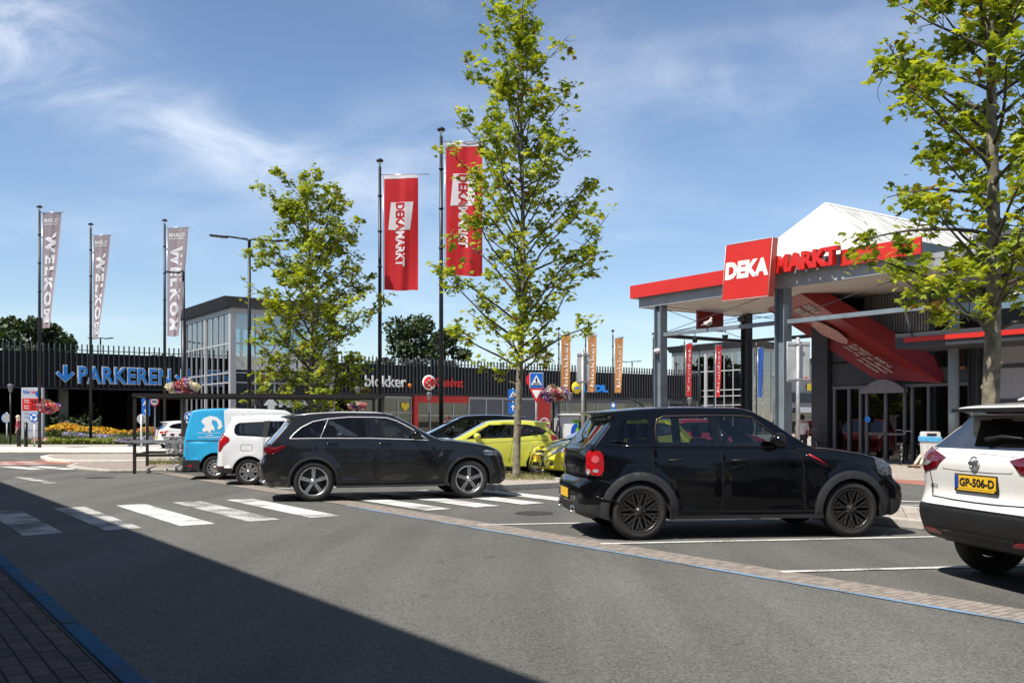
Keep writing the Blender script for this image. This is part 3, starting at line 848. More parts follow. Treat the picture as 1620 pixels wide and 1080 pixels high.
        mb.bx(x + sg*.006, x + sg*.0045, yc + l*(w_/2 - .001), yc + l*(w_/2 - .045), zc - h_/2 + .001, zc + h_/2 - .001, 1)
        pl = mb.build('number_plate', [M_plate, M_plateb], s.root)
        if txt:
            t = MB(); add_text(t, txt, lambda u, v, d: (x + sg*.0075, yc + l*(w_/2 - .06 - (w_ - .075)*u), zc - h_/2 + .018 + (h_ - .036)*v), .035)
            t.build('plate_lettering', M_ink, pl, recalc=False)
def ring(cx, cz, r0, r1, zs, n=18, a_=.35):
    a0 = -math.asin(min(.9, (cz - zs + .02) / r1)); P = []
    for i in range(n + 1):
        a = a0 + (math.pi - 2*a0) * i / n; P.append((cx + r1*math.cos(a), cz + r1*math.sin(a)))
    for i in range(n + 1):
        a = (math.pi - a0) - (math.pi - 2*a0) * i / n; P.append((cx + r0*math.cos(a), cz + r0*math.sin(a)))
    return P
def scalep(prof, k): return prof

P_black = paint('black_paint', (0.003, 0.0032, 0.0045), .12, coat=.15, spec=.28)
P_graph = paint('graphite_paint', (0.0095, 0.0095, 0.0105), .34, metal=.25, coat=.55)
P_white = paint('white_paint', (0.80, 0.79, 0.75), .35)
P_white2 = paint('cool_white_paint', (0.84, 0.84, 0.84), .35)
P_blue = paint('sky_blue_paint', (0.03, 0.40, 0.72), .4)
P_lime = paint('lime_paint', (0.58, 0.58, 0.07), .38)
P_yel = paint('yellow_paint', (0.78, 0.68, 0.02), .38)

# ---- small black five-door with a red bonnet stripe
zs = .24
mini = dict(L=4.10, H=1.56, hw=.885, ro=.72, wb=2.595, zb=1.10, wr=.335, ar=.372, sill=zs, paint=P_black, grid=.055, nth=28, n=3.4, flare=.03, tum=.26, bulge=.09, zm=.62, tf=.10, tr=.06,
  prof=[(.16,.24,.06,.04),(.03,.30,.22,.02),(.0,.42,.26,0),(.0,.60,.26,0),(.04,.68,.22,0),(.09,.72,.15,0),(.07,.90,.16,0),(.09,1.04,.14,-.01),(.15,1.12,.11,-.01),(.40,1.43,.07,-.02),(.27,1.485,.16,-.03),(.45,1.52,.05,-.045),(1.0,1.56,0,-.05),(1.7,1.565,0,-.055),(2.15,1.52,0,-.055),(2.80,1.12,-.04,-.03),(3.0,1.085,0,-.05),(3.5,1.02,-.02,-.07),(3.80,.93,-.12,-.06),(3.93,.84,-.22,-.03),(3.97,.70,-.26,0),(4.08,.60,-.28,0),(4.10,.45,-.28,0),(4.04,.30,-.2,.02),(3.9,.24,-.06,.03)],
  ws=(14,15), rw=(8,9), gj=3, rwmat=glass('dark_rear_glass', (.10,.11,.12), refl=.45, base=.0, ior=1.4), cab=(.3,2.9), seatf=1.95,
  windows=[dict(poly=[(.36,1.125),(.84,1.11),(.84,1.405),(.55,1.395)], mat=G_dark), dict(poly=[(.955,1.10),(1.62,1.10),(1.565,1.435),(1.05,1.435),(.975,1.40),(.94,1.3)]),
           dict(poly=[(1.74,1.10),(2.46,1.10),(2.44,1.16),(2.10,1.425),(2.0,1.438),(1.68,1.44)])],
  seams=[[(.885,1.10),(.88,.95),(.88,.74)],[(1.70,1.10),(1.72,.9),(1.72,.35),(1.69,.33)],[(2.58,1.06),(2.68,.98),(2.72,.82),(2.74,.35)],[(1.0,.335),(1.7,.33),(2.86,.33)],[(2.62,1.06),(3.0,1.03),(3.5,.955),(3.68,.86)],[(.09,.685),(.3,.70),(.40,.66)]],
  wheel=('mesh', .245, M_alloyd), bands=[(0,2,2),(22,24,2)])
mini['regions'] = [([(.34,1.09),(.98,1.09),(.98,1.44),(.5,1.43)],0), ([(1.60,1.095),(1.75,1.095),(1.69,1.445),(1.55,1.445)],3), (ring(.72,.335,.33,.465,zs),2), (ring(3.315,.335,.33,.465,zs),2), ([(1.1,.2),(2.95,.2),(2.95,.285),(1.1,.285)],2), ([(.1,.2),(.4,.2),(.40,.47),(.12,.47)],2)]
def near(px, py): return gd(px, py)
c = Car('hatchback_car', 'black small five-door car with black multi-spoke wheels and a red bonnet stripe', near(1008.5, 853.2), 83, mini, 'parked cars', 1.02)
c.patch([(.14,.79),(.17,.765),(.23,.755),(.27,.77),(.295,.81),(.30,.90),(.29,1.0),(.26,1.04),(.20,1.045),(.16,1.01)], 'side', M_redlamp, 'tail_light', .010, .03)
c.patch([(-.86,.78),(-.76,.76),(-.735,.82),(-.735,1.0),(-.77,1.04),(-.86,1.045)], 'rear', M_redlamp, 'tail_light', .010, .04)
c.patch([(.86,.78),(.76,.76),(.735,.82),(.735,1.0),(.77,1.04),(.86,1.045)], 'rear', M_redlamp, 'tail_light', .010, .04)
lw = c.patch([(.175,.795),(.235,.795),(.235,.83),(.175,.83)], 'side', M_lampw, 'reversing_lamp', .014, .03)
c.patch([(.205 + .042*math.cos(t*.52), .945 + .045*math.sin(t*.52)) for t in range(12)], 'side', mat('pink_lamp', (.60,.10,.12), .1, coat=1, var=.4, vscale=60), 'lamp_lens', .016, .03)
for s_ in (-1, 1): c.patch([(s_*.79 + .03*math.cos(t*.52), .80 + .03*math.sin(t*.52)) for t in range(12)], 'rear', M_lampw, 'reversing_lamp', .018, .03)
c.trim([(.135,.77),(.20,.752),(.27,.75),(.30,.80),(.305,.9),(.30,1.01),(.27,1.055),(.19,1.05)], .0055, M_blk, 'lamp_surround', off=.008)
c.patch([(3.66,.77),(3.72,.73),(3.83,.74),(3.88,.82),(3.80,.94),(3.66,.985),(3.62,.93)], 'side', M_lampd, 'headlight', .008, .03)
c.patch([(-.80,.74),(-.58,.74),(-.52,.84),(-.60,.94),(-.80,.95)], 'front', M_lampw, 'headlight', .008, .04)
c.patch([(.80,.74),(.58,.74),(.52,.84),(.60,.94),(.80,.95)], 'front', M_lampw, 'headlight', .008, .04)
c.patch([(-.48,.52),(.48,.52),(.42,.82),(-.42,.82)], 'front', M_ink, 'grille', .006, .08)
c.patch([(-.7,.34),(.7,.34),(.66,.45),(-.66,.45)], 'front', M_clad, 'air_intake', .006, .08)
c.trim([(2.78,.995),(2.90,.93),(3.0,.865)], .011, mat('red_trim', (.5,.01,.03), .4), 'side_scuttle')
c.trim([(2.74,.99),(2.88,.895),(2.98,.845),(3.03,.85)], .012, M_blk, 'side_scuttle')
c.patch([(2.9,-.52),(3.75,-.42),(3.75,-.30),(2.9,-.38)], 'top', mat('bonnet_stripe', (.13,.01,.02), .3, coat=1), 'bonnet_stripe', .003, .1)
c.handle(1.16, .93, M_ink); c.handle(1.92, .925, M_ink)
c.mirror(2.36, 1.11, M_blk, (.12,.19,.15))
c.trim([(.52,1.46),(1.0,1.50),(1.7,1.505),(2.05,1.48)], .017, M_blk, 'roof_rail', off=-.02)
c.trim([(.93,1.10),(.925,1.3),(.955,1.41),(1.04,1.447),(1.6,1.455),(2.0,1.452),(2.11,1.437),(2.47,1.16)], .008, mat('bronze_trim', (.13,.10,.08), .35, .6), 'window_trim')
c.trim([(.30,1.105),(.9,1.09),(1.7,1.085),(2.5,1.075),(2.62,1.07)], .007, M_blk, 'window_trim')
c.plate('rear', .0, .52)
c.patch([(-.40,.36),(.40,.36),(.42,.42),(-.42,.42)], 'rear', M_ink, 'diffuser', .008, .08)
c.trim([(.20,.515),(.34,.47),(.44,.475)], .010, M_blk, 'bumper_crease')
mb = MB(); 
for y in (-.42, .42): mb.lathe([(0, -.02),(.035,-.02),(.042,-.09),(.05,-.10),(.052,-.06),(.052,.1)], (.09 - .72, y, .335), 'x', 16)
mb.build('exhaust_tip', M_chrome, c.root)
mb = MB(); mb.tube([(.24-.72,-.02,1.20),(.20-.72,-.1,1.17),(.24-.72,-.35,1.19)], .014, 6); mb.build('rear_wiper', M_ink, c.root)
mb = MB(); mb.tube([(1.0-.72,0,1.57),(.82-.72,0,1.68)], .008, 6); mb.build('antenna', M_ink, c.root)

# ---- graphite SUV
zs = .27
suv = dict(L=4.656, H=1.644, hw=.93, ro=.95, wb=2.873, zb=1.14, wr=.37, ar=.41, sill=zs, paint=P_graph, grid=.06, nth=26, n=3.0, flare=.022, tum=.34, crease=.98,
  prof=[(.20,.25,.08,.04),(.06,.33,.2,.02),(.0,.48,.24,0),(.0,.66,.24,0),(.06,.80,.18,0),(.07,.95,.16,0),(.12,1.06,.14,-.01),(.52,1.50,.07,-.03),(.38,1.545,.15,-.04),(.62,1.585,.04,-.05),(1.2,1.635,0,-.055),(1.9,1.64,0,-.06),(2.45,1.58,0,-.06),(3.22,1.16,-.05,-.04),(3.5,1.12,0,-.06),(4.1,1.04,-.04,-.07),(4.42,.94,-.14,-.05),(4.55,.82,-.22,0),(4.60,.66,-.26,0),(4.655,.50,-.28,0),(4.62,.34,-.22,0),(4.45,.25,-.06,.02)],
  ws=(12,13), rw=(6,7), gj=2, cab=(.45,3.3), seatf=2.35,
  windows=[dict(poly=[(.56,1.16),(.62,1.22),(.752,1.333),(.96,1.435),(1.19,1.48),(1.05,1.165)], mat=G_dark), dict(poly=[(1.10,1.165),(1.258,1.49),(1.60,1.515),(1.873,1.515),(1.917,1.16)], mat=G_dark),
           dict(poly=[(2.094,1.15),(2.05,1.513),(2.286,1.500),(2.47,1.445),(2.71,1.32),(2.97,1.14),(2.93,1.13),(2.79,1.135)])],
  seams=[[(1.98,1.53),(2.0,1.15),(2.06,1.0),(2.06,.39)],[(3.06,1.11),(3.10,1.05),(3.12,.9),(3.10,.65),(3.05,.40)],[(1.02,1.17),(1.03,.98),(1.07,.86),(1.28,.70),(1.38,.5),(1.42,.39)],[(1.42,.385),(2.4,.375),(3.2,.38)],
         [(.64,1.02),(.86,1.02),(.88,.98),(.87,.91),(.84,.885),(.66,.885),(.63,.91),(.63,.99),(.64,1.02)],[(.05,.50),(.3,.50),(.50,.46)],[(3.3,1.09),(3.9,1.02),(4.3,.94),(4.42,.86)]],
  wheel=('y5', .262, M_alloy), bands=[(0,1,2),(20,21,2)])
suv['regions'] = [([(.53,1.15),(3.03,1.10),(2.5,1.47),(2.3,1.525),(1.25,1.53),(.9,1.46)],3), ([(1.3,.2),(3.5,.2),(3.5,.345),(1.3,.345)],2), (ring(.95,.37,.36,.455,zs),2), (ring(3.823,.37,.36,.455,zs),2)]
c = Car('suv_car', 'dark graphite SUV with five-spoke silver wheels and chrome window trim parked across the crosswalk', near(495.5, 793.3), 75, suv, 'parked cars', .965)
c.patch([(.10,.97),(.13,.86),(.24,.86),(.36,.93),(.46,.99),(.44,1.03),(.16,1.03)], 'side', M_redlampd, 'tail_light', .008, .04)
c.patch([(.13,.872),(.24,.872),(.26,.885),(.125,.885)], 'side', M_lampw, 'reversing_lamp', .012, .04)
for s_ in (-1, 1): c.patch([(s_*.86,.88),(s_*.50,.90),(s_*.46,1.0),(s_*.86,1.03)], 'rear', M_redlampd, 'tail_light', .008, .06)
c.patch([(4.08,.90),(4.13,.82),(4.36,.80),(4.44,.86),(4.40,.915),(4.16,.93)], 'side', M_lampd, 'headlight', .008, .04)
for s_ in (-1, 1): c.patch([(s_*.86,.80),(s_*.58,.80),(s_*.55,.88),(s_*.84,.92)], 'front', M_lampw, 'headlight', .008, .06)
c.trim([(4.12,.90),(4.28,.89),(4.36,.86)], .007, M_lampw, 'light_strip', off=.012)
c.patch([(-.50,.55),(.50,.55),(.54,.82),(-.54,.82)], 'front', M_ink, 'grille', .006, .08)
c.trim([(4.32,.62),(4.40,.55),(4.36,.42),(4.28,.36)], .02, M_blk, 'air_intake')
wt = [(.535,1.145),(1.05,1.150),(1.98,1.145),(2.79,1.118),(3.05,1.105),(2.95,1.175),(2.72,1.335),(2.48,1.462),(2.29,1.52),(2.05,1.532),(1.6,1.534),(1.2,1.50),(.95,1.452),(.745,1.348),(.61,1.235)]
M_trim = mat('satin_trim', (.78,.78,.79), .35, .35, var=.03)
c.trim(wt, .010, M_trim, 'window_trim', closed=True)
c.trim([(1.075,1.16),(1.22,1.495)], .007, M_trim, 'window_trim')
c.trim([(.62,1.545),(.9,1.585),(1.5,1.618),(2.05,1.612),(2.42,1.565)], .022, M_trim, 'roof_rail', off=-.06)
c.handle(1.27, 1.055, M_blk, .22); c.handle(2.23, 1.05, M_blk, .22)
c.mirror(2.80, 1.16, M_blk)
c.plate('rear', 0, .62)
mb = MB(); mb.tube([(.02-.95,-.55,.38),(.10-.95,-.80,.36)], .03, 8); mb.build('exhaust_tip', M_chrome, c.root)
mb = MB(); mb.bx(1.35-.95, 3.35-.95, -.96, -.87, .255, .285); mb.build('running_board', M_clad, c.root, bevel=.01)

# ---- white crossover, seen from behind
zs = .30
xov = dict(L=4.377, H=1.59, hw=.895, ro=.79, wb=2.646, zb=1.12, wr=.345, ar=.385, sill=zs, paint=P_white, grid=.08, nth=36, flare=.02, tum=.34, tr=.06, n=4.6,
  prof=[(.22,.34,.08,.04),(.10,.38,.2,0),(.02,.50,.26,0),(.0,.63,.26,0),(.025,.68,.24,0),(.075,.80,.19,0),(.06,.95,.19,0),(.06,1.08,.17,0),(.14,1.18,.13,-.01),(.50,1.47,.09,-.03),(.30,1.535,.18,-.04),(.55,1.575,.05,-.05),(1.1,1.60,0,-.05),(1.9,1.59,0,-.055),(2.35,1.52,0,-.055),(3.1,1.14,-.05,-.04),(3.4,1.10,0,-.06),(3.95,1.0,-.04,-.07),(4.2,.88,-.15,-.04),(4.33,.7,-.24,0),(4.37,.5,-.26,0),(4.32,.34,-.2,0),(4.1,.29,-.06,.02)],
  ws=(14,15), rw=(8,9), gj=7, cab=(.4,3.2), rwmat=glass('privacy_glass', (.03,.035,.045), refl=.38, base=.0, ior=1.4),
  windows=[dict(poly=[(.55,1.18),(1.0,1.16),(1.05,1.45),(.85,1.42)], mat=G_dark), dict(poly=[(1.1,1.16),(1.85,1.14),(1.82,1.48),(1.15,1.47)], mat=G_dark), dict(poly=[(1.95,1.14),(2.9,1.13),(2.35,1.45),(1.95,1.48)])],
  wheel=('five', .235, M_alloy), bands=[(0,4,4),(21,22,4)], extra=[mat('black_bumper', (.009,.009,.010), .55, var=.2, bump=.15, bscale=200)], seams=[[(1.9,1.12),(1.95,.4)],[(2.98,1.1),(3.0,.4)]])
xov['regions'] = [(ring(.79,.345,.34,.44,zs),4), (ring(3.436,.345,.34,.44,zs),4), ([(0,.2),(.45,.2),(.40,.66),(0,.66)],4), ([(1.0,.2),(3.2,.2),(3.2,.42),(1.0,.42)],4)]
c = Car('crossover_car', 'white crossover seen from behind at the right edge of the picture', Vector((4.77, 7.37, 0)), 80, xov, 'parked cars', 1.0)
for s_ in (-1, 1):
    c.patch([(s_*.41,1.10),(s_*.54,1.0),(s_*.74,.955),(s_*.88,.98),(s_*.88,1.18),(s_*.78,1.175),(s_*.58,1.14)][::s_], 'rear', M_redlampd, 'tail_light', .009, .04)
    c.patch([(s_*.60,1.055),(s_*.68,1.02),(s_*.78,1.02),(s_*.70,1.07)][::s_], 'rear', M_lampw, 'reversing_lamp', .014, .04)
    c.patch([(s_*.80,1.10),(s_*.87,1.09),(s_*.87,1.13),(s_*.80,1.13)][::s_], 'rear', M_redlamp, 'tail_light', .013, .04)
    c.patch([(s_*.46,.415),(s_*.70,.415),(s_*.70,.455),(s_*.46,.455)][::s_], 'rear', M_redlamp, 'reflector', .008, .06)
for sd_ in (-1, 1): c.patch([(.10,.985),(.16,.98),(.33,1.13),(.42,1.20),(.35,1.20),(.14,1.17)], 'side', M_redlampd, 'tail_light', .009, .04, side=sd_)
c.plate('rear', .0, .90, 'GP-506-D')
mb = MB()
q = c.cast(0, .83, 'rear')[0].x
mb.bx(q - .022, q - .016, -.24, .24, .828, .842); mb.build('plate_strip', M_plate, c.root)
# boot lid joint, recess round the plate and creases
mb = MB()
def rline(pts, r, m, name, off=.002):
    b = MB(); b.tube([(lambda h: h[0] + h[1]*off)(c.cast(y, z, 'rear')) for y, z in pts], r, 5); return b.build(name, m, c.root)
rline([(.70,1.13),(.66,1.02),(.63,.86),(.60,.745),(.3,.735),(0,.732),(-.3,.735),(-.60,.745),(-.63,.86),(-.66,1.02),(-.70,1.13)], .006, M_gap, 'boot_joint')
rline([(.52,1.09),(.46,1.13),(0,1.145),(-.46,1.13),(-.52,1.09),(-.44,1.0),(-.2,.992),(.2,.992),(.44,1.0),(.52,1.09)], .0035, mat('seam_grey', (.12,.12,.12), .6), 'boot_handle_crease', .000)
rline([(.885,.655),(.6,.668),(.3,.672),(0,.673),(-.3,.672),(-.6,.668),(-.885,.655)], .006, M_gap, 'bumper_joint')
e = []
h, nn = c.cast(0, 1.065, 'rear')
mb = MB(); mb.tube([h + Vector((-.014, .052*math.cos(k*math.pi/12), .052*math.sin(k*math.pi/12))) for k in range(25)], .008, 6, cap=False)
mb.bx(h.x - .026, h.x - .006, -.062, .062, h.z - .012, h.z + .012); mb.build('emblem', M_chrome, c.root)
c.text('1.6DCI'[:0] or 'dCi', 'rear', .66, .54, .83, .86, M_chrome, 'badge', .008)
mb = MB(); pts = [(0.02,1.24),(-.12,1.255),(-.34,1.25)]
mb.tube([(lambda h: h[0] + h[1]*.03)(c.cast(y, z, 'rear')) for y, z in [(.05,1.235),(-.1,1.265),(-.36,1.255)]], [.024,.018,.008], 6); mb.build('rear_wiper', M_ink, c.root)
c.patch([(-.42,1.49),(.42,1.49),(.42,1.507),(-.42,1.507)], 'rear', M_redlampd, 'brake_light', .008, .08)
c.patch([(-.52,.36),(.52,.36),(.48,.45),(-.48,.45)], 'rear', M_ink, 'diffuser', .01, .08)
c.patch([(-.50,.452),(.50,.452),(.52,.475),(-.52,.475)], 'rear', M_blk, 'bumper_trim', .012, .08)
mb = MB(); mb.bx(.25-.79, .75-.79, -.60, .60, 1.50, 1.53); mb.build('spoiler_lining', M_ink, c.root)
c.mirror(2.75, 1.15, P_white)
mb = MB(); mb.tube([(.66-.79,0,1.58),(.58-.79,0,1.63),(.46-.79,0,1.60)], [.03,.02,.005], 8); mb.build('antenna', P_white, c.root)

# ---- white people carrier
zs = .26
mpv = dict(L=4.5, H=1.68, hw=.87, ro=.78, wb=2.81, zb=1.10, wr=.325, ar=.375, sill=zs, paint=P_white2, grid=.08, nth=18, flare=.02, tum=.24,
  prof=[(.15,.26,.06,.04),(.02,.34,.2,0),(.0,.46,.22,0),(.02,.60,.18,0),(.04,.85,.14,0),(.06,1.05,.11,0),(.12,1.15,.09,-.01),(.34,1.56,.06,-.03),(.33,1.62,.10,-.04),(.6,1.66,.03,-.05),(1.3,1.685,0,-.055),(2.1,1.67,0,-.055),(2.6,1.58,0,-.05),(3.45,1.12,-.05,-.04),(3.7,1.06,0,-.05),(4.1,.96,-.04,-.05),(4.36,.82,-.16,0),(4.46,.6,-.24,0),(4.5,.42,-.24,0),(4.45,.3,-.18,0),(4.2,.25,-.06,.02)],
  ws=(12,13), rw=(6,7), cab=(.35,3.4), seatf=2.3,
  windows=[dict(poly=[(.44,1.30),(.46,1.22),(.52,1.17),(1.07,1.14),(1.14,1.50),(.56,1.47),(.47,1.42)], mat=G_dark), dict(poly=[(1.20,1.14),(2.05,1.13),(2.03,1.52),(1.27,1.51)], mat=G_dark), dict(poly=[(2.15,1.13),(3.1,1.10),(2.55,1.49),(2.14,1.52)])],
  seams=[[(2.1,1.54),(2.1,.35)],[(1.17,1.14),(1.10,.9),(1.22,.7),(1.3,.4)],[(3.15,1.08),(3.15,.4)],[(.62,.96),(.84,.96),(.86,.94),(.86,.83),(.84,.81),(.62,.81),(.60,.83),(.60,.94),(.62,.96)]],
  wheel=('twin5', .215, M_alloy), bands=[(0,2,2)])
mpv['regions'] = [([(1.07,1.13),(1.22,1.13),(1.28,1.52),(1.12,1.51)],2), ([(0,.2),(.42,.2),(.40,.42),(.05,.42)],2), ([(2.03,1.12),(2.16,1.12),(2.15,1.53),(2.02,1.53)],3)]
c = Car('people_carrier_car', 'white people carrier with silver twin-spoke wheels beside the dark graphite SUV', near(394, 767.5), 78, mpv, 'parked cars', .93)
c.patch([(.10,.80),(.14,.79),(.20,.93),(.34,1.05),(.335,1.12),(.22,1.18),(.155,1.32),(.13,1.32),(.09,1.1)], 'side', M_redlamp, 'tail_light', .01, .04)
for s_ in (-1, 1): c.patch([(s_*.84,.80),(s_*.74,.80),(s_*.68,1.08),(s_*.74,1.3),(s_*.84,1.3)][::s_], 'rear', M_redlamp, 'tail_light', .01, .06)
c.patch([(.05,.40),(.16,.39),(.17,.46),(.05,.47)], 'side', M_redlamp, 'reflector', .01, .05)
c.patch([(4.0,.84),(4.12,.74),(4.3,.72),(4.28,.85),(4.1,.92)], 'side', M_lampw, 'headlight', .01, .06)
c.trim([(.40,1.53),(.7,1.60),(1.5,1.635),(2.3,1.60)], .02, M_clad, 'roof_rail', off=-.03)
c.handle(1.35, 1.03, M_ink); c.handle(2.3, 1.02, M_ink); c.mirror(2.9, 1.12, P_white2)

# ---- panel van, blue rear half and white front half
zs = .27
van = dict(L=4.6, H=1.85, hw=.90, ro=.85, wb=2.78, zb=1.12, wr=.325, ar=.385, sill=zs, paint=P_blue, grid=.09, nth=16, flare=.02, tum=.13, bulge=.07, extra=[P_white2], K=3, n=4,
  prof=[(.10,.26,.05,.04),(.0,.34,.1,0),(.0,.5,.1,0),(.03,.6,.08,0),(.05,1.0,.08,0),(.10,1.3,.08,0),(.22,1.74,.06,-.02),(.34,1.82,.03,-.05),(.6,1.85,0,-.05),(1.15,1.865,0,-.05),(2.4,1.83,0,-.05),(2.75,1.74,0,-.06),(3.55,1.18,-.05,-.04),(3.8,1.12,0,-.05),(4.2,1.02,-.05,-.05),(4.45,.85,-.16,0),(4.57,.6,-.2,0),(4.6,.42,-.2,0),(4.5,.28,-.15,0),(4.3,.25,-.05,.02)],
  ws=(11,12), rw=(0,0), cab=(1.9,3.5), seatf=2.55, rearseat=False, shelf=False,
  windows=[dict(poly=[(2.45,1.15),(3.3,1.12),(2.8,1.6),(2.45,1.62)])],
  seams=[[(.02,1.015),(.8,1.015),(1.6,1.01)],[(1.55,1.7),(1.55,.4)],[(2.38,1.65),(2.38,.4)]], seamw=.03,
  wheel=('steel', .205, M_alloy), bands=[(0,3,2),(9,15,4)])
van['regions'] = [([(1.15,.2),(4.7,.2),(4.7,1.95),(1.05,1.95)],4), ([(0,.2),(.5,.2),(.48,.52),(0,.52)],2)]
c = Car('panel_van', 'light blue and white panel van with a white emblem on its side', near(341, 758.5), 78, van, 'parked cars', .92, cat='van')
c.patch([(.05,.72),(.14,.72),(.15,1.02),(.06,1.04)], 'side', M_redlamp, 'tail_light', .01, .06)
c.patch([(.04,.34),(.28,.34),(.28,.39),(.04,.39)], 'side', M_redlamp, 'reflector', .01, .06)
random.seed(3)
def blob(cx, cz, r, s, e=.25): return [(cx + r*(1 + random.uniform(-e, e))*math.cos(t*.45)*s, cz + r*(1 + random.uniform(-e, e))*math.sin(t*.45)) for t in range(14)]
M_sign = mat('white_lettering', (.78,.78,.76), .5, var=.03)
c.patch([(.50,1.52),(.56,1.60),(.72,1.66),(.88,1.63),(1.0,1.52),(1.03,1.38),(.96,1.30),(.90,1.33),(.93,1.42),(.88,1.52),(.78,1.56),(.76,1.46),(.82,1.36),(.84,1.26),(.76,1.30),(.72,1.22),(.66,1.27),(.56,1.24),(.52,1.30),(.60,1.40),(.54,1.45)], 'side', M_sign, 'emblem', .008, .08)
for z_, u0, u1, t_ in ((1.20, .42, .98, 'persoonlijk voor'), (1.145, .62, .80, 'iedereen'), (1.09, .42, 1.0, 'www.schoonmaak.nl')):
    c.text(t_, 'side', u0, u1, z_, z_ + .035, M_sign, 'lettering', .008, .02)

# ---- other hatchbacks share one profile
hp = [(.14,.26,.05,.04),(.02,.34,.2,0),(0,.48,.22,0),(.02,.62,.2,0),(.06,.78,.17,0),(.08,.92,.15,0),(.10,1.02,.13,-.01),(.42,1.34,.08,-.03),(.26,1.40,.16,-.04),(.5,1.44,.04,-.05),(1.1,1.48,0,-.05),(1.7,1.47,0,-.05),(2.1,1.40,0,-.05),(2.98,.98,-.05,-.04),(3.2,.95,0,-.05),(3.6,.85,-.05,-.05),(3.82,.72,-.16,0),(3.92,.55,-.22,0),(3.95,.4,-.22,0),(3.88,.28,-.16,0),(3.65,.24,-.05,.02)]
hat = dict(L=3.95, H=1.48, hw=.86, ro=.68, wb=2.49, zb=1.0, wr=.31, ar=.35, sill=.26, paint=P_lime, grid=.08, nth=18, flare=.018, tum=.36, prof=hp, ws=(12,13), rw=(6,7), cab=(.35,2.9), seatf=1.85,
  windows=[dict(poly=[(.50,1.17),(.60,1.12),(1.35,1.04),(1.37,1.32),(1.0,1.32),(.70,1.26)], mat=G_clear), dict(poly=[(1.45,1.035),(2.60,.99),(2.45,1.09),(2.02,1.30),(1.75,1.34),(1.46,1.335)])],
  seams=[[(1.40,1.34),(1.38,1.02),(1.44,.6),(1.48,.36)],[(2.68,.97),(2.7,.5),(2.66,.36)],[(.4,.95),(1.0,.93),(2.6,.85)]], wheel=('five', .2, M_alloy), bands=[(0,1,2)])
hat['regions'] = [([(.45,1.17),(.58,1.09),(1.35,1.01),(2.65,.97),(2.0,1.345),(1.0,1.355),(.66,1.29)],3)]
c = Car('hatchback_car', 'lime green three-door hatchback with red tail light behind the tall middle tree', near(852, 752), -100, hat, 'parked cars', .97, vis=1)
c.patch([(.20,1.02),(.35,1.10),(.37,1.02),(.32,.90),(.20,.80),(.10,.80),(.12,.9)], 'side', M_redlamp, 'tail_light', .01, .04, side=1)
for s_ in (-1, 1): c.patch([(s_*.82,.80),(s_*.60,.82),(s_*.62,1.0),(s_*.80,1.04)][::s_], 'rear', M_redlamp, 'tail_light', .01, .06)
c.mirror(2.35, 1.0, P_lime)
c.patch([(3.3,.80),(3.5,.66),(3.72,.64),(3.66,.76),(3.45,.83)], 'side', M_lampw, 'headlight', .01, .06, side=1)
# pale sheet behind the windscreen and over the dashboard
mb = MB(); mb.add([(2.0,.6,.98),(2.75-.68+.5,.6,.98),(2.55,-.6,.98),(2.0,-.6,.98),(1.45,.55,1.22),(1.45,-.55,1.22)], [(0,1,2,3),(0,3,5,4)]); mb.build('pale_sheet', mat('pale_aqua', (.62,.72,.70), .4), c.root)

fh = dict(hat); fh['paint'] = P_yel; fh['L'] = 4.1; fh['seams'] = [[(1.40,1.34),(1.38,1.02),(1.44,.6),(1.48,.36)],[(2.68,.97),(2.7,.5),(2.66,.36)]]
fh['prof'] = hp[:15] + [(3.55,.88,-.05,-.05),(3.86,.74,-.2,0),(3.98,.60,-.30,0),(4.05,.42,-.34,0),(4.03,.27,-.3,0),(3.75,.22,-.08,.02)]
fh['n'] = 2.2; fh['hw'] = .90
F = Vector((.53, 22.9, 0)); d_ = Vector((math.sin(R(-112)), math.cos(R(-112)), 0)); l_ = Vector((-d_.y, d_.x, 0))
c = Car('hatchback_car', 'bright yellow hatchback facing the island kerb, half hidden by the black car', F - d_*(4.1-.68)*1.0 + l_*.78, -112, fh, 'parked cars', 1.0, vis=1)
for s_ in (-1, 1):
    c.patch([(s_*.50,.66),(s_*.62,.62),(s_*.86,.70),(s_*.86,.80),(s_*.70,.76)][::s_], 'front', M_lampw, 'headlight', .01, .05)
    c.patch([(s_*.26,.32),(s_*.48,.32),(s_*.30,.60)][::s_], 'front', M_ink, 'air_intake', .008, .06)
    c.patch([(s_*(.66+.06*math.cos(t*.63)), .40+.05*math.sin(t*.63)) for t in range(10)][::s_], 'front', M_ink, 'fog_lamp', .01, .05)
c.patch([(3.30,.84),(3.42,.72),(3.75,.66),(3.78,.72),(3.6,.80)], 'side', M_lampw, 'headlight', .012, .05, side=1)
c.patch([(-.2,.64),(.2,.64),(.18,.70),(-.18,.70)], 'front', M_ink, 'grille', .008, .06)
c.patch([(-.24,.30),(.24,.30),(.2,.42),(-.2,.42)], 'front', M_ink, 'air_intake', .008, .06)
c.plate('front', 0, .52); c.mirror(2.35, 1.0, P_yel)
c.patch([(2.95,-.25),(3.6,-.12),(3.6,.12),(2.95,.25)], 'top', M_ink, 'bonnet_emblem', .003, .1)

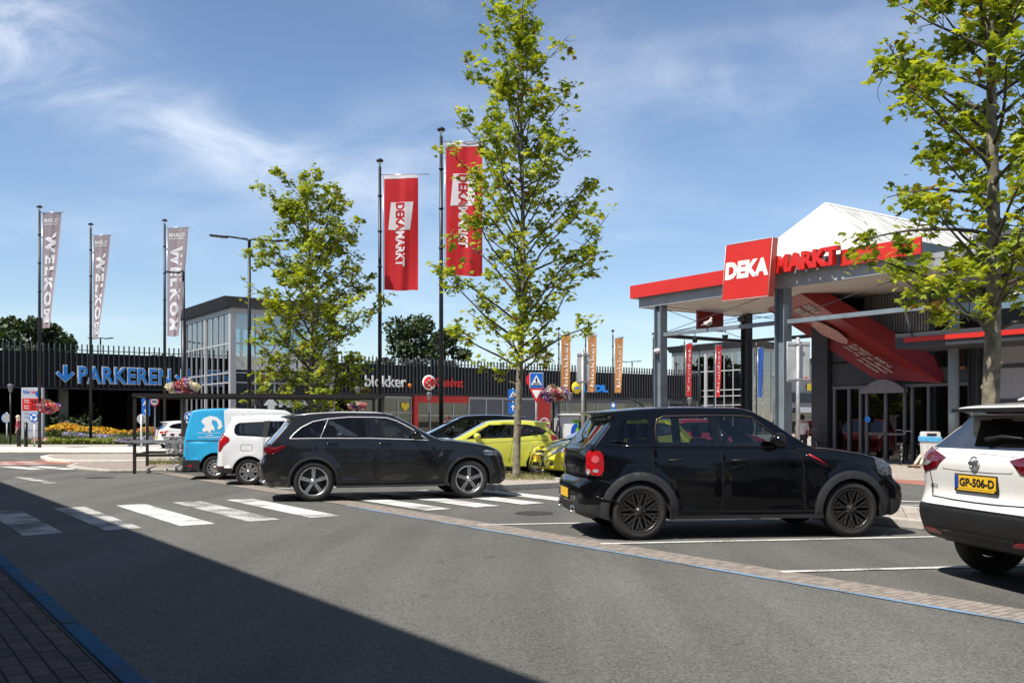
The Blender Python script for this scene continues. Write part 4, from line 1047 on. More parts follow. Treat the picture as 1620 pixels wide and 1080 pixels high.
bh = dict(hat); bh['paint'] = P_black
c = Car('hatchback_car', 'dark hatchback standing behind the tall red flag pole, its curved roof above the graphite bonnet', near(812, 745), -100, bh, 'parked cars', 1.07, vis=1)
c.patch([(.20,1.02),(.35,1.10),(.37,1.02),(.32,.90),(.20,.80),(.10,.80),(.12,.9)], 'side', M_redlamp, 'tail_light', .01, .06, side=1); c.mirror(2.35, 1.0, P_black)
wh = dict(hat); wh['paint'] = P_white2; wh['windows'] = [dict(poly=w['poly'], mat=G_dark) for w in hat['windows']]
c = Car('hatchback_car', 'small white hatchback seen from behind beyond the shopping carts', near(274, 711.5), 58, wh, 'parked cars', .95)
for s_ in (-1, 1): c.patch([(s_*.84,.78),(s_*.50,.80),(s_*.55,.95),(s_*.80,1.0)][::s_], 'rear', M_redlamp, 'tail_light', .01, .06)
c.patch([(.12,.80),(.30,.84),(.42,.98),(.16,.96)], 'side', M_redlamp, 'tail_light', .01, .06)
c.plate('rear', 0, .62)
rh = dict(hat); rh['paint'] = paint('red_paint', (.35,.01,.015), .4)
c = Car('hatchback_car', 'red hatchback standing beyond the canopy, glimpsed through the windows of the black car', NM(22.5, 22.5), 80, rh, 'parked cars', 1.0)
# ---------------------------------------------------------------- buildings
B_blackc = mat('black_cladding', (0.008, 0.008, 0.009), .7, var=.3)
B_fin = mat('cladding_fin', (0.075, 0.078, 0.085), .45, .3, var=.2)
B_dark = mat('dark_grey_panel', (0.040, 0.043, 0.050), .5, var=.15, vscale=1.5)
B_mid = mat('mid_grey_panel', (0.10, 0.105, 0.115), .5, var=.12, vscale=1.2)
B_light = mat('light_grey_frame', (0.40, 0.40, 0.40), .45, var=.08)
B_white = mat('white_frame', (0.74, 0.74, 0.73), .45, var=.06)
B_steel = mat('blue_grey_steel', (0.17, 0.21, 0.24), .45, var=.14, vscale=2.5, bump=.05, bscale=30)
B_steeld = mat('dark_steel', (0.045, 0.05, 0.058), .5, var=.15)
B_red = mat('red_fascia', (0.56, 0.022, 0.014), .42, var=.07, vscale=1.2)
B_redd = mat('red_lettering', (0.60, 0.018, 0.012), .42, var=.05)
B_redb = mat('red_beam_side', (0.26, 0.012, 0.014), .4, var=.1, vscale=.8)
B_soff = mat('cream_soffit', (0.62, 0.59, 0.53), .7, var=.08, vscale=1.2)
B_corr = mat('grey_cladding', (0.30, 0.30, 0.29), .6, var=.1)
B_conc = mat('concrete', (0.20, 0.19, 0.17), .9, var=.2, vscale=2)
B_floor = mat('floor_slab', (0.28, 0.27, 0.25), .8)
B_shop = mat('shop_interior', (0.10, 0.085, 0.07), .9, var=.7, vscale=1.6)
B_orange = mat('orange_print', (0.75, 0.20, 0.03), .6)
B_blueL = mat('blue_lettering', (0.02, 0.31, 0.92), .35, var=.03)
B_wlet = mat('white_sign_letters', (0.80, 0.79, 0.76), .5, var=.03)
B_yel = mat('yellow_sign', (0.85, 0.60, 0.03), .5, var=.04)
G_win = glass('window_glass', (.62, .74, .78), base=.12)
G_winb = glass('blue_window_glass', (.45, .60, .66), base=.22)
G_shop = glass('shop_glass', (.38, .40, .40), base=.06)

def roof_mat():
    m = bpy.data.materials.new('white_roof_sheet'); m.use_nodes = True
    t = m.node_tree; b = t.nodes['Principled BSDF']; b.inputs['Roughness'].default_value = .6
    c = t.nodes.new('ShaderNodeTexCoord'); mp_ = t.nodes.new('ShaderNodeMapping'); mp_.inputs['Scale'].default_value = (1.6, .25, .25)
    n = t.nodes.new('ShaderNodeTexNoise'); n.inputs['Scale'].default_value = 2.0; n.inputs['Detail'].default_value = 8; n.inputs['Roughness'].default_value = .65
    t.links.new(c.outputs['Object'], mp_.inputs[0]); t.links.new(mp_.outputs[0], n.inputs['Vector'])
    r = t.nodes.new('ShaderNodeValToRGB'); r.color_ramp.elements[0].position = .46; r.color_ramp.elements[1].position = .66
    r.color_ramp.elements[0].color = (.66, .65, .61, 1); r.color_ramp.elements[1].color = (.30, .29, .25, 1)
    t.links.new(n.outputs['Fac'], r.inputs[0]); t.links.new(r.outputs[0], b.inputs['Base Color']); return m
B_roof = roof_mat()
B_roofw = mat('white_gable_sheet', (.84, .83, .80), .6, var=.04, vscale=3)
GR = R(35)

# --- shopping mall with black slatted upper storey
M0 = 67.7
mall = thing('shopping_mall', 'long low shopping centre with black slatted upper storey and parking below', 'building', NM(0, M0), GR)
mb = MB(); mb.bx(-25, 70.8, 0, .8, 3.55, 5.85); mb.bx(-25, 70.8, .8, 40, 3.75, 5.5); mb.build('upper_wall', B_blackc, mall)
for n_a, n_b in ((-25.0, 19.0), (26.3, 70.7)):
    mb = MB(); n = n_a
    while n < n_b: mb.bx(n, n + .07, -.14, -.005, 3.6, 6.42); n += .33
    mb.build('slat_screen', B_fin, mall)
mb = MB(); mb.bx(-25, 70.8, -.10, -.06, 6.0, 6.05); mb.bx(-25, 70.8, -.05, .3, 3.45, 3.545); mb.build('edge_beam', B_steeld, mall)
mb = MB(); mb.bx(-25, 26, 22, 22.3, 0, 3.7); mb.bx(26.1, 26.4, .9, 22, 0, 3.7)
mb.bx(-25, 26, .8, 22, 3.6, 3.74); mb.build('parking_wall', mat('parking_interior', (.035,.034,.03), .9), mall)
for n in (-12, -4, 3.5, 11.5, 19.5):
    for y in (1.2, 9, 17): mb = MB(); mb.bx(n, n + .55, y, y + .55, 0, 3.59); mb.build('pillar', B_conc, mall)
def seg(px0, px1, m=M0): return n_px(px0, m)[0], n_px(px1, m)[0]
# shop fronts
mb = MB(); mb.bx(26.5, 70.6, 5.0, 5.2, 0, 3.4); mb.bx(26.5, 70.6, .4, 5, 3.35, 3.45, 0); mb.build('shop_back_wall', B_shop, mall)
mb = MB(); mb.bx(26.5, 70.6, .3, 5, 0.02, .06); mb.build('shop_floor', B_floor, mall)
fr = MB(); gl = MB(); pn = MB(); rd = MB()
def mull(px, m_=0, w_=.10, z1=3.35):
    n = n_px(px, M0)[0]; fr.bx(n, n + w_, .22, .34, 0, z1)
a, b = seg(560, 655); pieces('shop_window', [(a, b, .28, .30, .1, 3.3)], G_shop, mall)
for p in (560, 592, 631, 652): mull(p)
fr.bx(a, b, .23, .33, 3.2, 3.345); fr.bx(a, b, .235, .325, 2.0, 2.08)
a, b = seg(655, 661); rd.bx(a, b, -.08, .25, 0, 3.4)
a, b = seg(663, 742); pieces('shop_window', [(a, b, .28, .30, .1, 2.85)], G_shop, mall); rd.bx(a, b, .1, .22, 2.85, 3.42)
for p in (682, 719, 742): mull(p, w_=.09, z1=2.85)
fr.bx(a, b, .235, .325, 1.75, 1.85)
a, b = seg(743, 848); pn.bx(a, b, .20, .27, 0, 3.2); fr.bx(a, b, .12, .28, 3.2, 3.38)
for p in (743, 770, 796, 848): n = n_px(p, M0)[0]; fr.bx(n, n + .12, .15, .29, 0, 3.2)
a, b = seg(850, 871); rd.bx(a, b, .0, .2, 0, 3.4)
a, b = seg(872, 1110); gl.bx(a, b, .28, .30, .1, 3.0); pn.bx(a, b, .22, .3, 3.0, 3.4)
for p in (872, 898, 947, 1010, 1060, 1105): mull(p)
fr.bx(a, b, .23, .33, 2.1, 2.2)
fr.build('shop_window_frame', B_light, mall); gl.build('shop_window', G_shop, mall); pn.build('shop_panel', B_mid, mall); rd.build('red_shop_panel', B_red, mall)
# goods inside the shops: shelving units one can glimpse through the glass
random.seed(9); sh = MB()
for i in range(60):
    n = random.uniform(28, 70); sh.bx(n, n + random.uniform(.4, 1.2), random.uniform(2, 4), 4.4, .07, random.uniform(.8, 2.0), random.choice([0,0,1,2,3,4]))
sh.build('shelving', [B_light, B_orange, B_shop, B_red, B_mid], mall)
def walltext(parent, body, px0, px1, py_b, py_t, m, mats, name, bold=.03, depth=.10, d0=-.3, space=1.0, m00=M0, mi=0, halo=None):
    (n0, Y0), (n1, Y1) = n_px(px0, m + d0), n_px(px1, m + d0)
    Ym = (Y0 + Y1) / 2; z0, z1 = zz(py_b, Ym), zz(py_t, Ym)
    if halo is not None:
        mb = MB(); add_text(mb, body, lambda u, v, d: (n0 - .08 + (n1-n0+.12)*u, m - m00 + d0 + .025 + depth*d, z0 - .07 + (z1-z0+.14)*v), bold + .03, depth=depth, space=space); mb.build(name + '_edge', halo, parent, recalc=False)
    mb = MB(); add_text(mb, body, lambda u, v, d: (n0 + (n1-n0)*u, m - m00 + d0 + depth*d, z0 + (z1-z0)*v), bold, depth=depth, space=space)
    return mb.build(name, mats, parent, recalc=False)
walltext(mall, 'PARKEREN', 125, 270, 606.5, 582, M0, B_blueL, 'sign_lettering', .010, halo=B_wlet, space=1.08)
walltext(mall, 'blokker', 578, 643, 612, 594, M0, B_wlet, 'sign_lettering', .012)
walltext(mall, 'Kruidvat', 687.5, 733, 612, 598, M0, B_redd, 'sign_lettering', .02, depth=.03)
walltext(mall, 'L', 925.5, 931, 620, 608.5, M0, B_blueL, 'sign_lettering', .07); walltext(mall, 'DL', 940.5, 962, 620, 608.5, M0, B_blueL, 'sign_lettering', .07)
walltext(mall, 'i', 933, 937, 620, 608.5, M0, B_redd, 'sign_lettering', .05)
def disc(parent, px, py, rad, m, mats, name, d0=-.3, m00=M0, n=24, th=.06):
    nn, Y = n_px(px, m + d0); mb = MB(); z = zz(py, Y)
    mb.lathe([(0, 0), (rad, 0), (rad, th)], (nn, m - m00 + d0, z), 'y', n); return mb.build(name, mats, parent)
disc(mall, 648.5, 609.5, .17, M0, B_orange, 'sign_dot')
disc(mall, 679, 605, .62, M0, B_wlet, 'sign_disc'); disc(mall, 679, 605, .50, M0, B_redd, 'sign_disc', d0=-.32)
for dx_, dz_ in ((-.22, 0), (0, .2), (0, -.2), (.2, .36), (.2, -.36)):
    nn, Y = n_px(679, M0 - .32); mb = MB(); mb.lathe([(0, 0), (.08, 0)], (nn + dx_, -.33, zz(605, Y) + dz_), 'y', 10); mb.build('sign_dot', B_wlet, mall)
disc(mall, 912.5, 613, .55, M0, B_yel, 'sign_disc'); walltext(mall, 'Lidl', 908.5, 916.5, 615, 611.3, M0, B_blueL, 'sign_lettering', .06, d0=-.33, depth=.02)
nn, Y = n_px(861, M0); 
mb = MB(); mb.lathe([(0, 0), (.62, 0)], (nn, -.03, zz(671, Y)), 'y', 24, 0); mb.lathe([(0, -.01), (.5, -.01)], (nn, -.03, zz(671, Y)), 'y', 24, 1)
for dx_, dz_ in ((-.22, 0), (0, .2), (0, -.2), (.2, .36), (.2, -.36)): mb.lathe([(0, -.02), (.08, -.02)], (nn + dx_, -.03, zz(671, Y) + dz_), 'y', 10, 0)
mb.build('shop_emblem', [B_wlet, B_redd], mall)
def arrow(px, py, s):
    nn, Y = n_px(px, M0 - .3); z = zz(py, Y)
    A = [(0,-.5),(.5,0),(.36,.14),(.11,-.11),(.11,.5),(-.11,.5),(-.11,-.11),(-.36,.14),(-.5,0)]
    for k, (sc_, mm, dd) in enumerate(((1.12, B_wlet, .02), (1.0, B_blueL, 0))):
        mb = MB(); mb.prism([(a*s*sc_, b*s*sc_) for a, b in A], 0, .08, lambda a, b, d: (nn + a, -.3 + dd + d, z + b)); mb.build('sign_arrow', mm, mall)
arrow(103.5, 591, 1.05); arrow(289, 596, 1.0)
# yellow heart sticker in the shop window
nn, Y = n_px(643, M0); z = zz(642.5, Y)
H_ = [(.4*16*math.sin(t)**3/16, .4*(13*math.cos(t)-5*math.cos(2*t)-2*math.cos(3*t)-math.cos(4*t))/15) for t in [i*math.pi/12 for i in range(24)]]
mb = MB(); mb.prism(H_, 0, .02, lambda a, b, d: (nn + a, .2 + d, z + b)); mb.build('heart_sticker', B_yel, mall)
# white entrance portal beside the tower
mb = MB(); nn = n_px(512, M0)[0]
mb.prism([(-.45, 0), (-.12, 3.2), (.12, 3.2), (.45, 0)], 0, .2, lambda a, b, d: (nn + a, -1.2 + d, b)); mb.build('entrance_pylon', B_white, mall)

# --- glazed stair towers
def tower(n0, n1, m0, m1, top, rail, label, lit=None):
    t = thing('glass_tower', label, 'tower', NM(n0, m0), GR)
    W_, D_ = n1 - n0, m1 - m0
    mb = MB(); mb.bx(-.55, W_ + .3, -.55, D_ + .3, top - .62, top)
    o = mb.build('roof', B_dark, t)
    for i in (0, 1, 4, 5): pass
    me = o.data
    for v in me.vertices:
        if v.co.z < top - .3:
            v.co.x += .3 if v.co.x < 0 else -.2; v.co.y += .3 if v.co.y < 0 else -.2
    mb = MB(); mb.bx(0, W_, 0, D_, top - .95, top - .62); mb.build('fascia', B_light, t)
    pieces('corner_pillar', [(0, .35, 0, .35, 0, top - .951), (W_ - .35, W_, 0, .35, 0, top - .951), (0, .35, D_ - .35, D_, 0, top - .951)], B_light, t)
    f = MB()
    k = max(2, round((W_ - .7) / 1.25)); kd = max(2, round((D_ - .7) / 1.2))
    for i in range(1, k): x = .35 + (W_ - .7) * i / k; f.bx(x - .035, x + .035, .02, .14, 0, top - .952)
    for i in range(1, kd): y = .35 + (D_ - .7) * i / kd; f.bx(.02, .14, y - .035, y + .035, 0, top - .952)
    if D_ > 7: f.bx(-.02, .3, D_ * .52 - .12, D_ * .52 + .12, 0, top - .953)
    for z in rail: f.bx(.35, W_ - .35, .03, .15, z - .04, z + .04); f.bx(.03, .15, .35, D_ - .35, z - .045, z + .045)
    f.build('window_frame', B_light, t)
    g = MB(); g.bx(.35, W_ - .35, .07, .085, .05, top - .96); g.bx(.07, .085, .35, D_ - .35, .05, top - .96); g.build('glazing', G_winb, t)
    i = MB(); i.bx(.3, W_ - .1, .3, D_, 3.4, 3.7); i.bx(.3, W_ - .1, D_ - .1, D_, 0, 6, 1)
    i.bx(W_ - .15, W_ - .02, .3, D_, 0, 6, 1)
    for s_ in range(10): i.bx(1.0 + s_ * .38, 1.5 + s_ * .38, 1.2, 2.6, .3 + s_ * .3, .36 + s_ * .3)
    i.tube([(.6, 1.1, 4.5), (W_ - .5, 1.1, 4.5)], .03, 6); i.tube([(1.0, 1.1, 1.2), (4.6, 1.1, 4.4)], .03, 6)
    i.tube([(.9, .6, 0), (.9, .6, top - 1)], .12, 8)
    i.build('staircase', [B_floor, B_dark], t)
    b = MB(); b.bx(.2, W_, .2, D_, top - 1.0, top - .96); b.build('ceiling', B_light, t)
    return t
t1 = tower(19.26, 26.2, 57.7, 67.4, 8.97, (6.17, 4.35, 3.75, 2.95), 'glazed corner stair tower behind the left young tree with dark roof band')
t2 = tower(70.9, 77.6, 62.1, 72, 9.07, (6.3, 4.4, 3.8, 2.9), 'glazed stair tower seen beneath the red canopy behind the red banners')
def towertext(t, n0t, m0t, body, px0, px1, pyb, pyt, name, mm, bold=.03, d0=-.05):
    (a, Y0), (b, Y1) = n_px(px0, m0t + d0), n_px(px1, m0t + d0); Ym = (Y0+Y1)/2; z0, z1 = zz(pyb, Ym), zz(pyt, Ym)
    mb = MB(); add_text(mb, body, lambda u, v, d: (a - n0t + (b-a)*u, d0 - .05 + .06*d, z0 + (z1-z0)*v), bold, depth=.06); mb.build(name, mm, t, recalc=False)
towertext(t1, 19.26, 57.7, 'Marlo', 416, 497, 582, 549, 'sign_lettering', B_wlet, .05)
towertext(t1, 19.26, 57.7, 'Marlo', 441, 497, 644, 633, 'sign_lettering', B_wlet, .04, d0=-.9)
nn, Y = n_px(428, 56.8)
mb = MB(); mb.prism([(-.2,-.45),(.2,-.45),(.2,.0),(.45,0),(0,.5),(-.45,0),(-.2,0)], 0, .1, lambda a, b, d: (nn - 19.26 + a, -1.0 + d, zz(641, Y) + b)); mb.build('sign_arrow', B_wlet, t1)
mb = MB(); mb.bx(1.2, 6.4, -.95, -.02, 2.35, 2.75); mb.build('door_canopy', B_dark, t1)

# --- wing to the right of the second tower
wing = thing('retail_wing', 'grey panelled shop wing with white entrance sign right of the far glass tower', 'building', NM(77.7, 63), GR)
mb = MB(); mb.bx(0, 30, 0, 12, 0, 7.4); mb.build('wall', mat('pale_grey_panel', (.33,.33,.34), .5, var=.06), wing)
mb = MB(); mb.bx(-.2, 30, -.25, -.002, 3.2, 4.2); mb.bx(-.2, 30.2, -.3, 12, 7.402, 7.8); mb.build('canopy_band', B_dark, wing)
pieces('shop_window', [(.5, 6, -.02, -.003, 0, 2.6)] + [(x, x + 4, -.02, -.003, .3, 2.7) for x in (8, 14, 20)], G_shop, wing)
mb = MB()
for z in (1.4, 2.4, 5.2, 6.4): mb.bx(0, 30, -.03, -.004, z, z + .05)
mb.build('panel_joint', B_light, wing)
mb = MB(); mb.bx(1.8, 4.6, -.4, -.26, 2.2, 2.75); mb.build('entrance_sign', B_wlet, wing)
nn = 2.5; 
for i, (px, c_) in enumerate(((1282, B_yel), (1294, B_orange))):
    q, Y = n_px(px, 62.7); z = zz(612, Y); mb = MB(); mb.bx(q - 77.7 - .4, q - 77.7 + .35, -.3, -.252, z - .35, z + .35); mb.build('poster', c_, wing)

# --- supermarket with the red canopy
K0, K1 = 24.0, 10.0
sm = thing('supermarket', 'supermarket with red fascia canopy on steel columns and white hipped roof', 'building', NM(K0, K1), GR)
def A(n): return n - K0
def Bm(m): return m - K1
mb = MB(); mb.bx(A(28.5), A(44), Bm(-18), Bm(21.5), 0, 6.0); 
mb.build('wall', B_mid, sm)
# canopy
mb = MB(); mb.bx(.06, A(28.5), Bm(14.8), Bm(26.5), 5.97, 6.30, 0); mb.bx(A(28.501), A(29.3), Bm(21.6), Bm(26.5), 5.97, 6.3, 0)
mb.build('canopy_deck', [B_steel], sm)
mb = MB(); mb.bx(.35, A(29.2), Bm(14.9), Bm(26.2), 5.62, 5.66); mb.build('soffit', B_soff, sm)
mb = MB(); mb.bx(.20, .34, Bm(12), Bm(26.3), 5.60, 5.969); mb.bx(.345, A(29.3), Bm(26.16), Bm(26.3), 5.60, 5.969); mb.bx(A(29.301), A(29.42), Bm(14.9), Bm(26.3), 5.60, 5.969); mb.build('canopy_beam', mat('pale_steel', (.30,.32,.33), .5, var=.12, vscale=2), sm)
mA = m_px(1330, K0)[0]
pieces('red_fascia', [(-.02, .055, Bm(14.8), Bm(mA), 5.96, 6.44), (-.02, .055, Bm(21.9), Bm(26.55), 5.96, 6.44), (.056, A(29.4), Bm(26.501), Bm(26.56), 5.96, 6.44)], B_red, sm, .008)
mb = MB(); mb.bx(.1, .34, Bm(mA + .05), Bm(21.85), 6.302, 6.36); mb.build('gutter', B_dark, sm)
mb = MB()
def mtext(mb, body, m0, m1, z0, z1, n0, dep, bold):
    add_text(mb, body, lambda u, v, d: (A(n0) + dep*d, Bm(m0 + (m1-m0)*u), z0 + (z1-z0)*v), bold, depth=dep)
mtext(mb, 'MARKT', m_px(1226, 23.75)[0], m_px(1325, 23.75)[0], 6.0, 6.55, 23.72, .2, .045); mb.build('sign_lettering', B_redd, sm, recalc=False)
# tilted square sign board
sc_, ss_ = math.cos(R(-5)), math.sin(R(-5))
mc = m_px(1183, 23.5)[0]; zc = 6.20
def sq(a, b, d): return (A(23.5) + d, Bm(mc) - (a*sc_ - b*ss_), zc + a*ss_*0 + (a*-ss_*0 + b))
def skew(a, b, d): return (A(23.45) + d, Bm(mc) - (a + b*.10), zc + b + a*-.02)
mb = MB(); mb.prism([(-.95,-.90),(.95,-.90),(.95,.90),(-.95,.90)], 0, .26, skew, 1); mb.prism([(-.925,-.875),(.925,-.875),(.925,.875),(-.925,.875)], -.012, -.001, skew, 0)
mb.build('sign_board', [B_red, mat('sign_edge', (.62,.10,.07), .4)], sm)
mb = MB()
for p, q in (((-.95,-.9),(.95,-.9)),((.95,-.9),(.95,.9)),((.95,.9),(-.95,.9)),((-.95,.9),(-.95,-.9))): mb.tube([skew(*p, -.01), skew(*q, -.01)], .008, 5)
mb.build('sign_board_edge', B_wlet, sm)
mb = MB(); add_text(mb, 'DEKA', lambda u, v, d: skew(-.88 + 1.78*u, -.24 + .56*v, -.02), .06); mb.build('sign_lettering', B_wlet, sm, recalc=False)
# steel columns (wide flange sections)
def hcol(n, m, z1, mm, s_=.16):
    mb = MB(); mb.bx(A(n) - s_, A(n) + s_, Bm(m) - s_, Bm(m) - s_ + .03, 0, z1); mb.bx(A(n) - s_, A(n) + s_, Bm(m) + s_ - .03, Bm(m) + s_, 0, z1); mb.bx(A(n) - .015, A(n) + .015, Bm(m) - s_ + .031, Bm(m) + s_ - .031, 0, z1)
    mb.bx(A(n) - s_ - .1, A(n) + s_ + .1, Bm(m) - s_ - .1, Bm(m) + s_ + .1, .0, .03); return mb.build('column', mm, sm)
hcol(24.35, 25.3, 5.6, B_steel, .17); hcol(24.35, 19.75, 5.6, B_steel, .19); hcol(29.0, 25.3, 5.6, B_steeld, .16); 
mb = MB(); mb.tube([(A(26.3), Bm(15.2), 0), (A(26.3), Bm(15.2), 6.0)], .15, 16); mb.build('column', B_steel, sm)
hcol(26.9, 14.9, 3.5, B_steeld, .14)
mb = MB(); mb.tube([(A(24.45) - .02, Bm(25.62), 5.6), (A(24.45) - .02, Bm(25.62), 0)], .055, 10); mb.build('downpipe', B_steel, sm)
# rails and tie rods
mb = MB()
mb.bx(A(24.30), A(24.44), Bm(19.96), Bm(25.1), 4.47, 4.60); mb.bx(A(24.30), A(24.44), Bm(14.6), Bm(19.55), 4.47, 4.60); mb.build('front_rail', B_steel, sm)
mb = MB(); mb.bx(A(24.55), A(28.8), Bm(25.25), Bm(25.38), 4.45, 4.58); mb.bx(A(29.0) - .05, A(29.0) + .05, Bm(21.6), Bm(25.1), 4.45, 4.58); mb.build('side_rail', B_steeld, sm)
for a_, b_ in (((24.4, 25.1, 5.55), (24.4, 19.95, 4.65)), ((24.4, 25.1, 4.62), (24.4, 19.95, 5.55)), ((24.5, 25.3, 5.5), (28.9, 25.3, 4.6)), ((24.5, 25.3, 4.6), (28.9, 25.3, 5.5)), ((24.4, 19.6, 4.65), (24.4, 15.2, 5.55)), ((24.5, 25.2, 4.62), (29, 21.5, 5.5))):
    mb = MB(); mb.tube([(A(a_[0]), Bm(a_[1]), a_[2]), (A(b_[0]), Bm(b_[1]), b_[2])], .012, 5); mb.build('tie_rod', B_steeld, sm)
mb = MB(); mb.tube([(A(24.35), Bm(15.5), 4.5), (A(25.3), Bm(15.9), 3.9)], .035, 8); mb.build('strut', B_steel, sm)
# spotlights under the rail
for m_ in (23.6, 22.2): 
    mb = MB(); mb.tube([(A(24.37), Bm(m_), 4.46), (A(24.37), Bm(m_), 4.38)], .02, 6); mb.lathe([(0,-.12),(.07,-.12),(.11,.02),(.11,.05),(0,.05)], (A(24.37), Bm(m_), 4.26), 'z', 12); mb.build('spotlight', M_ink, sm)
mb = MB(); mb.sphere((A(24.2), Bm(25.3), 3.95), .13, 0, 12, (1.2, 1, .7)); mb.build('security_camera', B_wlet, sm)
# hipped white roof
mb = MB()
e0, e1, ap = 25.0, 44.0, 19.6
v = [(A(e0), Bm(22.4), 6.46), (A(e0), Bm(16.8), 6.46), (A(26.3), Bm(ap), 8.52), (A(e1), Bm(22.4), 6.46), (A(e1), Bm(16.8), 6.46), (A(e1), Bm(ap), 8.52)]
mb.add(v, [(0,1,2)], 1); mb.add(v, [(1,4,5,2), (0,2,5,3)], 0); mb.add(v, [(3,5,4), (0,3,4,1)], 1)
rf = mb.build('roof', [B_roof, B_roofw], sm)
mb = MB(); mb.tube([v[0], v[2]], .05, 6); mb.tube([v[1], v[2]], .04, 6); mb.tube([v[2], v[5]], .05, 6); mb.build('ridge_cap', B_roofw, rf)
# slanting red advertising beam
Aq, Bq, Cq, Dq = NM(28.4, 23.8, 5.60), NM(25.8, 20.2, 5.60), NM(28.3, 16.74, 2.6), NM(28.3, 19.1, 2.79)
inv = lambda p: (toNM(p)[0] - K0, toNM(p)[1] - K1, p.z)
A_, B_, C_, D_ = inv(Aq), inv(Bq), inv(Cq), inv(Dq)
up = lambda p, h: (p[0] + .25, p[1], p[2] + h)
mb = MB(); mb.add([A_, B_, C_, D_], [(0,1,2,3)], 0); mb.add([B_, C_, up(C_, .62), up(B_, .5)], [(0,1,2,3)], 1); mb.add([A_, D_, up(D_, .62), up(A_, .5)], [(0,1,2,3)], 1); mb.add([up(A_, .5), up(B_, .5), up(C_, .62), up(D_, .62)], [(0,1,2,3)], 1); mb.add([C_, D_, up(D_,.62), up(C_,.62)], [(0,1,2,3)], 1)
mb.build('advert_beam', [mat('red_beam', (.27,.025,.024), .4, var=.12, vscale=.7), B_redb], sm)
VA, VB, VC, VD = Vector(A_), Vector(B_), Vector(C_), Vector(D_)
nrm = (VB - VA).cross(VD - VA).normalized()
if nrm.z > 0: nrm = -nrm
def onbeam(u, v_, off=.012):     # u along the beam from top to bottom, v across
    a = VA.lerp(VD, u); b = VB.lerp(VC, u); return a.lerp(b, v_) + nrm * off
M_adv = mat('advert_print', (.42,.39,.35), .6, var=.25, vscale=9)
M_advp = mat('advert_photo', (.50,.28,.25), .6, var=.6, vscale=14)
def advtext(body, u0, u1, v0, v1, bold=.05, name='advert_lettering', mm=None):
    mb = MB(); add_text(mb, body, lambda u, v, d: onbeam(u0 + (u1-u0)*u, v0 + (v1-v0)*v), bold); mb.build(name, mm or M_adv, sm, recalc=False)
advtext('MARKT', .10, .22, .46, .66); advtext('DEKA', .10, .2, .72, .88)
for i_, (t_, a_, b_) in enumerate((('elke dag', .57, .70), ('vers van', .56, .69), ('de bakker', .55, .70))): advtext(t_, a_, b_, .32 + .11*i_, .40 + .11*i_, .03)
for i_, (t_, a_, b_) in enumerate((('de beste', .73, .90), ('kwaliteit', .72, .91), ('en service', .71, .90), ('voor u', .71, .83))): advtext(t_, a_, b_, .22 + .11*i_, .30 + .11*i_, .03)
pts = [(.25,.50),(.30,.62),(.40,.66),(.50,.60),(.55,.48),(.52,.38),(.42,.30),(.30,.36)]
mb = MB(); mb.add([onbeam(*p) for p in pts], [list(range(len(pts)))]); mb.build('advert_picture', M_advp, sm)
# dark red sign hanging at the rear of the canopy
mb = MB(); mb.bx(A(26.5), A(27.9), Bm(25.5), Bm(25.6), 4.85, 5.6); mb.build('hanging_sign', B_redb, sm)
# entrance
mb = MB(); mb.bx(A(28.2), A(28.49), Bm(20.95), Bm(21.62), 0, 5.6); mb.build('entrance_pillar', B_dark, sm)
mb = MB(); mb.bx(A(28.40), A(28.497), Bm(15.4), Bm(20.9), 2.62, 5.6); mb.build('entrance_panel', B_dark, sm)
mb = MB()
for z in (3.4, 4.2, 5.0): mb.bx(A(28.37), A(28.398), Bm(15.4), Bm(20.9), z, z + .05)
mb.build('panel_joint', M_gap, sm)
mb = MB(); mb.bx(A(28.42), A(28.45), Bm(15.5), Bm(20.8), .08, 2.6); mb.build('entrance_glass', glass('entrance_glass', (.30,.32,.33), base=.03), sm)
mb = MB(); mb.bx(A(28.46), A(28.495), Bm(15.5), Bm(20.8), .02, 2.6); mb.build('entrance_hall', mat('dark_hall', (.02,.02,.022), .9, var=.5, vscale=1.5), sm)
mb = MB()
for px_ in (1321, 1344, 1362, 1372, 1402, 1432, 1444, 1470):
    m_ = m_px(px_, 28.4)[0]; mb.bx(A(28.34), A(28.43), Bm(m_) - .045, Bm(m_) + .045, 0, 2.5)
mb.bx(A(28.34), A(28.432), Bm(15.5), Bm(20.85), 2.5, 2.6); mb.bx(A(28.34), A(28.43), Bm(m_px(1372, 28.4)[0]), Bm(m_px(1432, 28.4)[0]), .92, 1.0); mb.bx(A(28.33), A(28.431), Bm(15.5), Bm(20.85), 0, .10)
mb.build('entrance_frame', mat('door_frame', (.13,.14,.15), .45), sm)
mL, mR = m_px(1366, 28.2)[0], m_px(1434, 28.2)[0]
arc = [(mL, 2.32)] + [(mL + (mR-mL)*i/12, 2.45 + .32*math.sin(math.pi*i/12)) for i in range(13)] + [(mR, 2.32)]
mb = MB(); mb.prism(arc, 0, .25, lambda a, b, d: (A(28.05) + d, Bm(a), b)); mb.build('door_arch', mat('arch_grey', (.20,.20,.21), .5), sm)
mb = MB(); mb.prism([(math.cos(t*.5236)*.11, math.sin(t*.5236)*.11) for t in range(12)], 0, .01, lambda a, b, d: (A(28.32) + d, Bm(m_px(1372, 28.3)[0]) + a, 1.45 + b)); mb.build('door_sticker', B_blueL, sm)
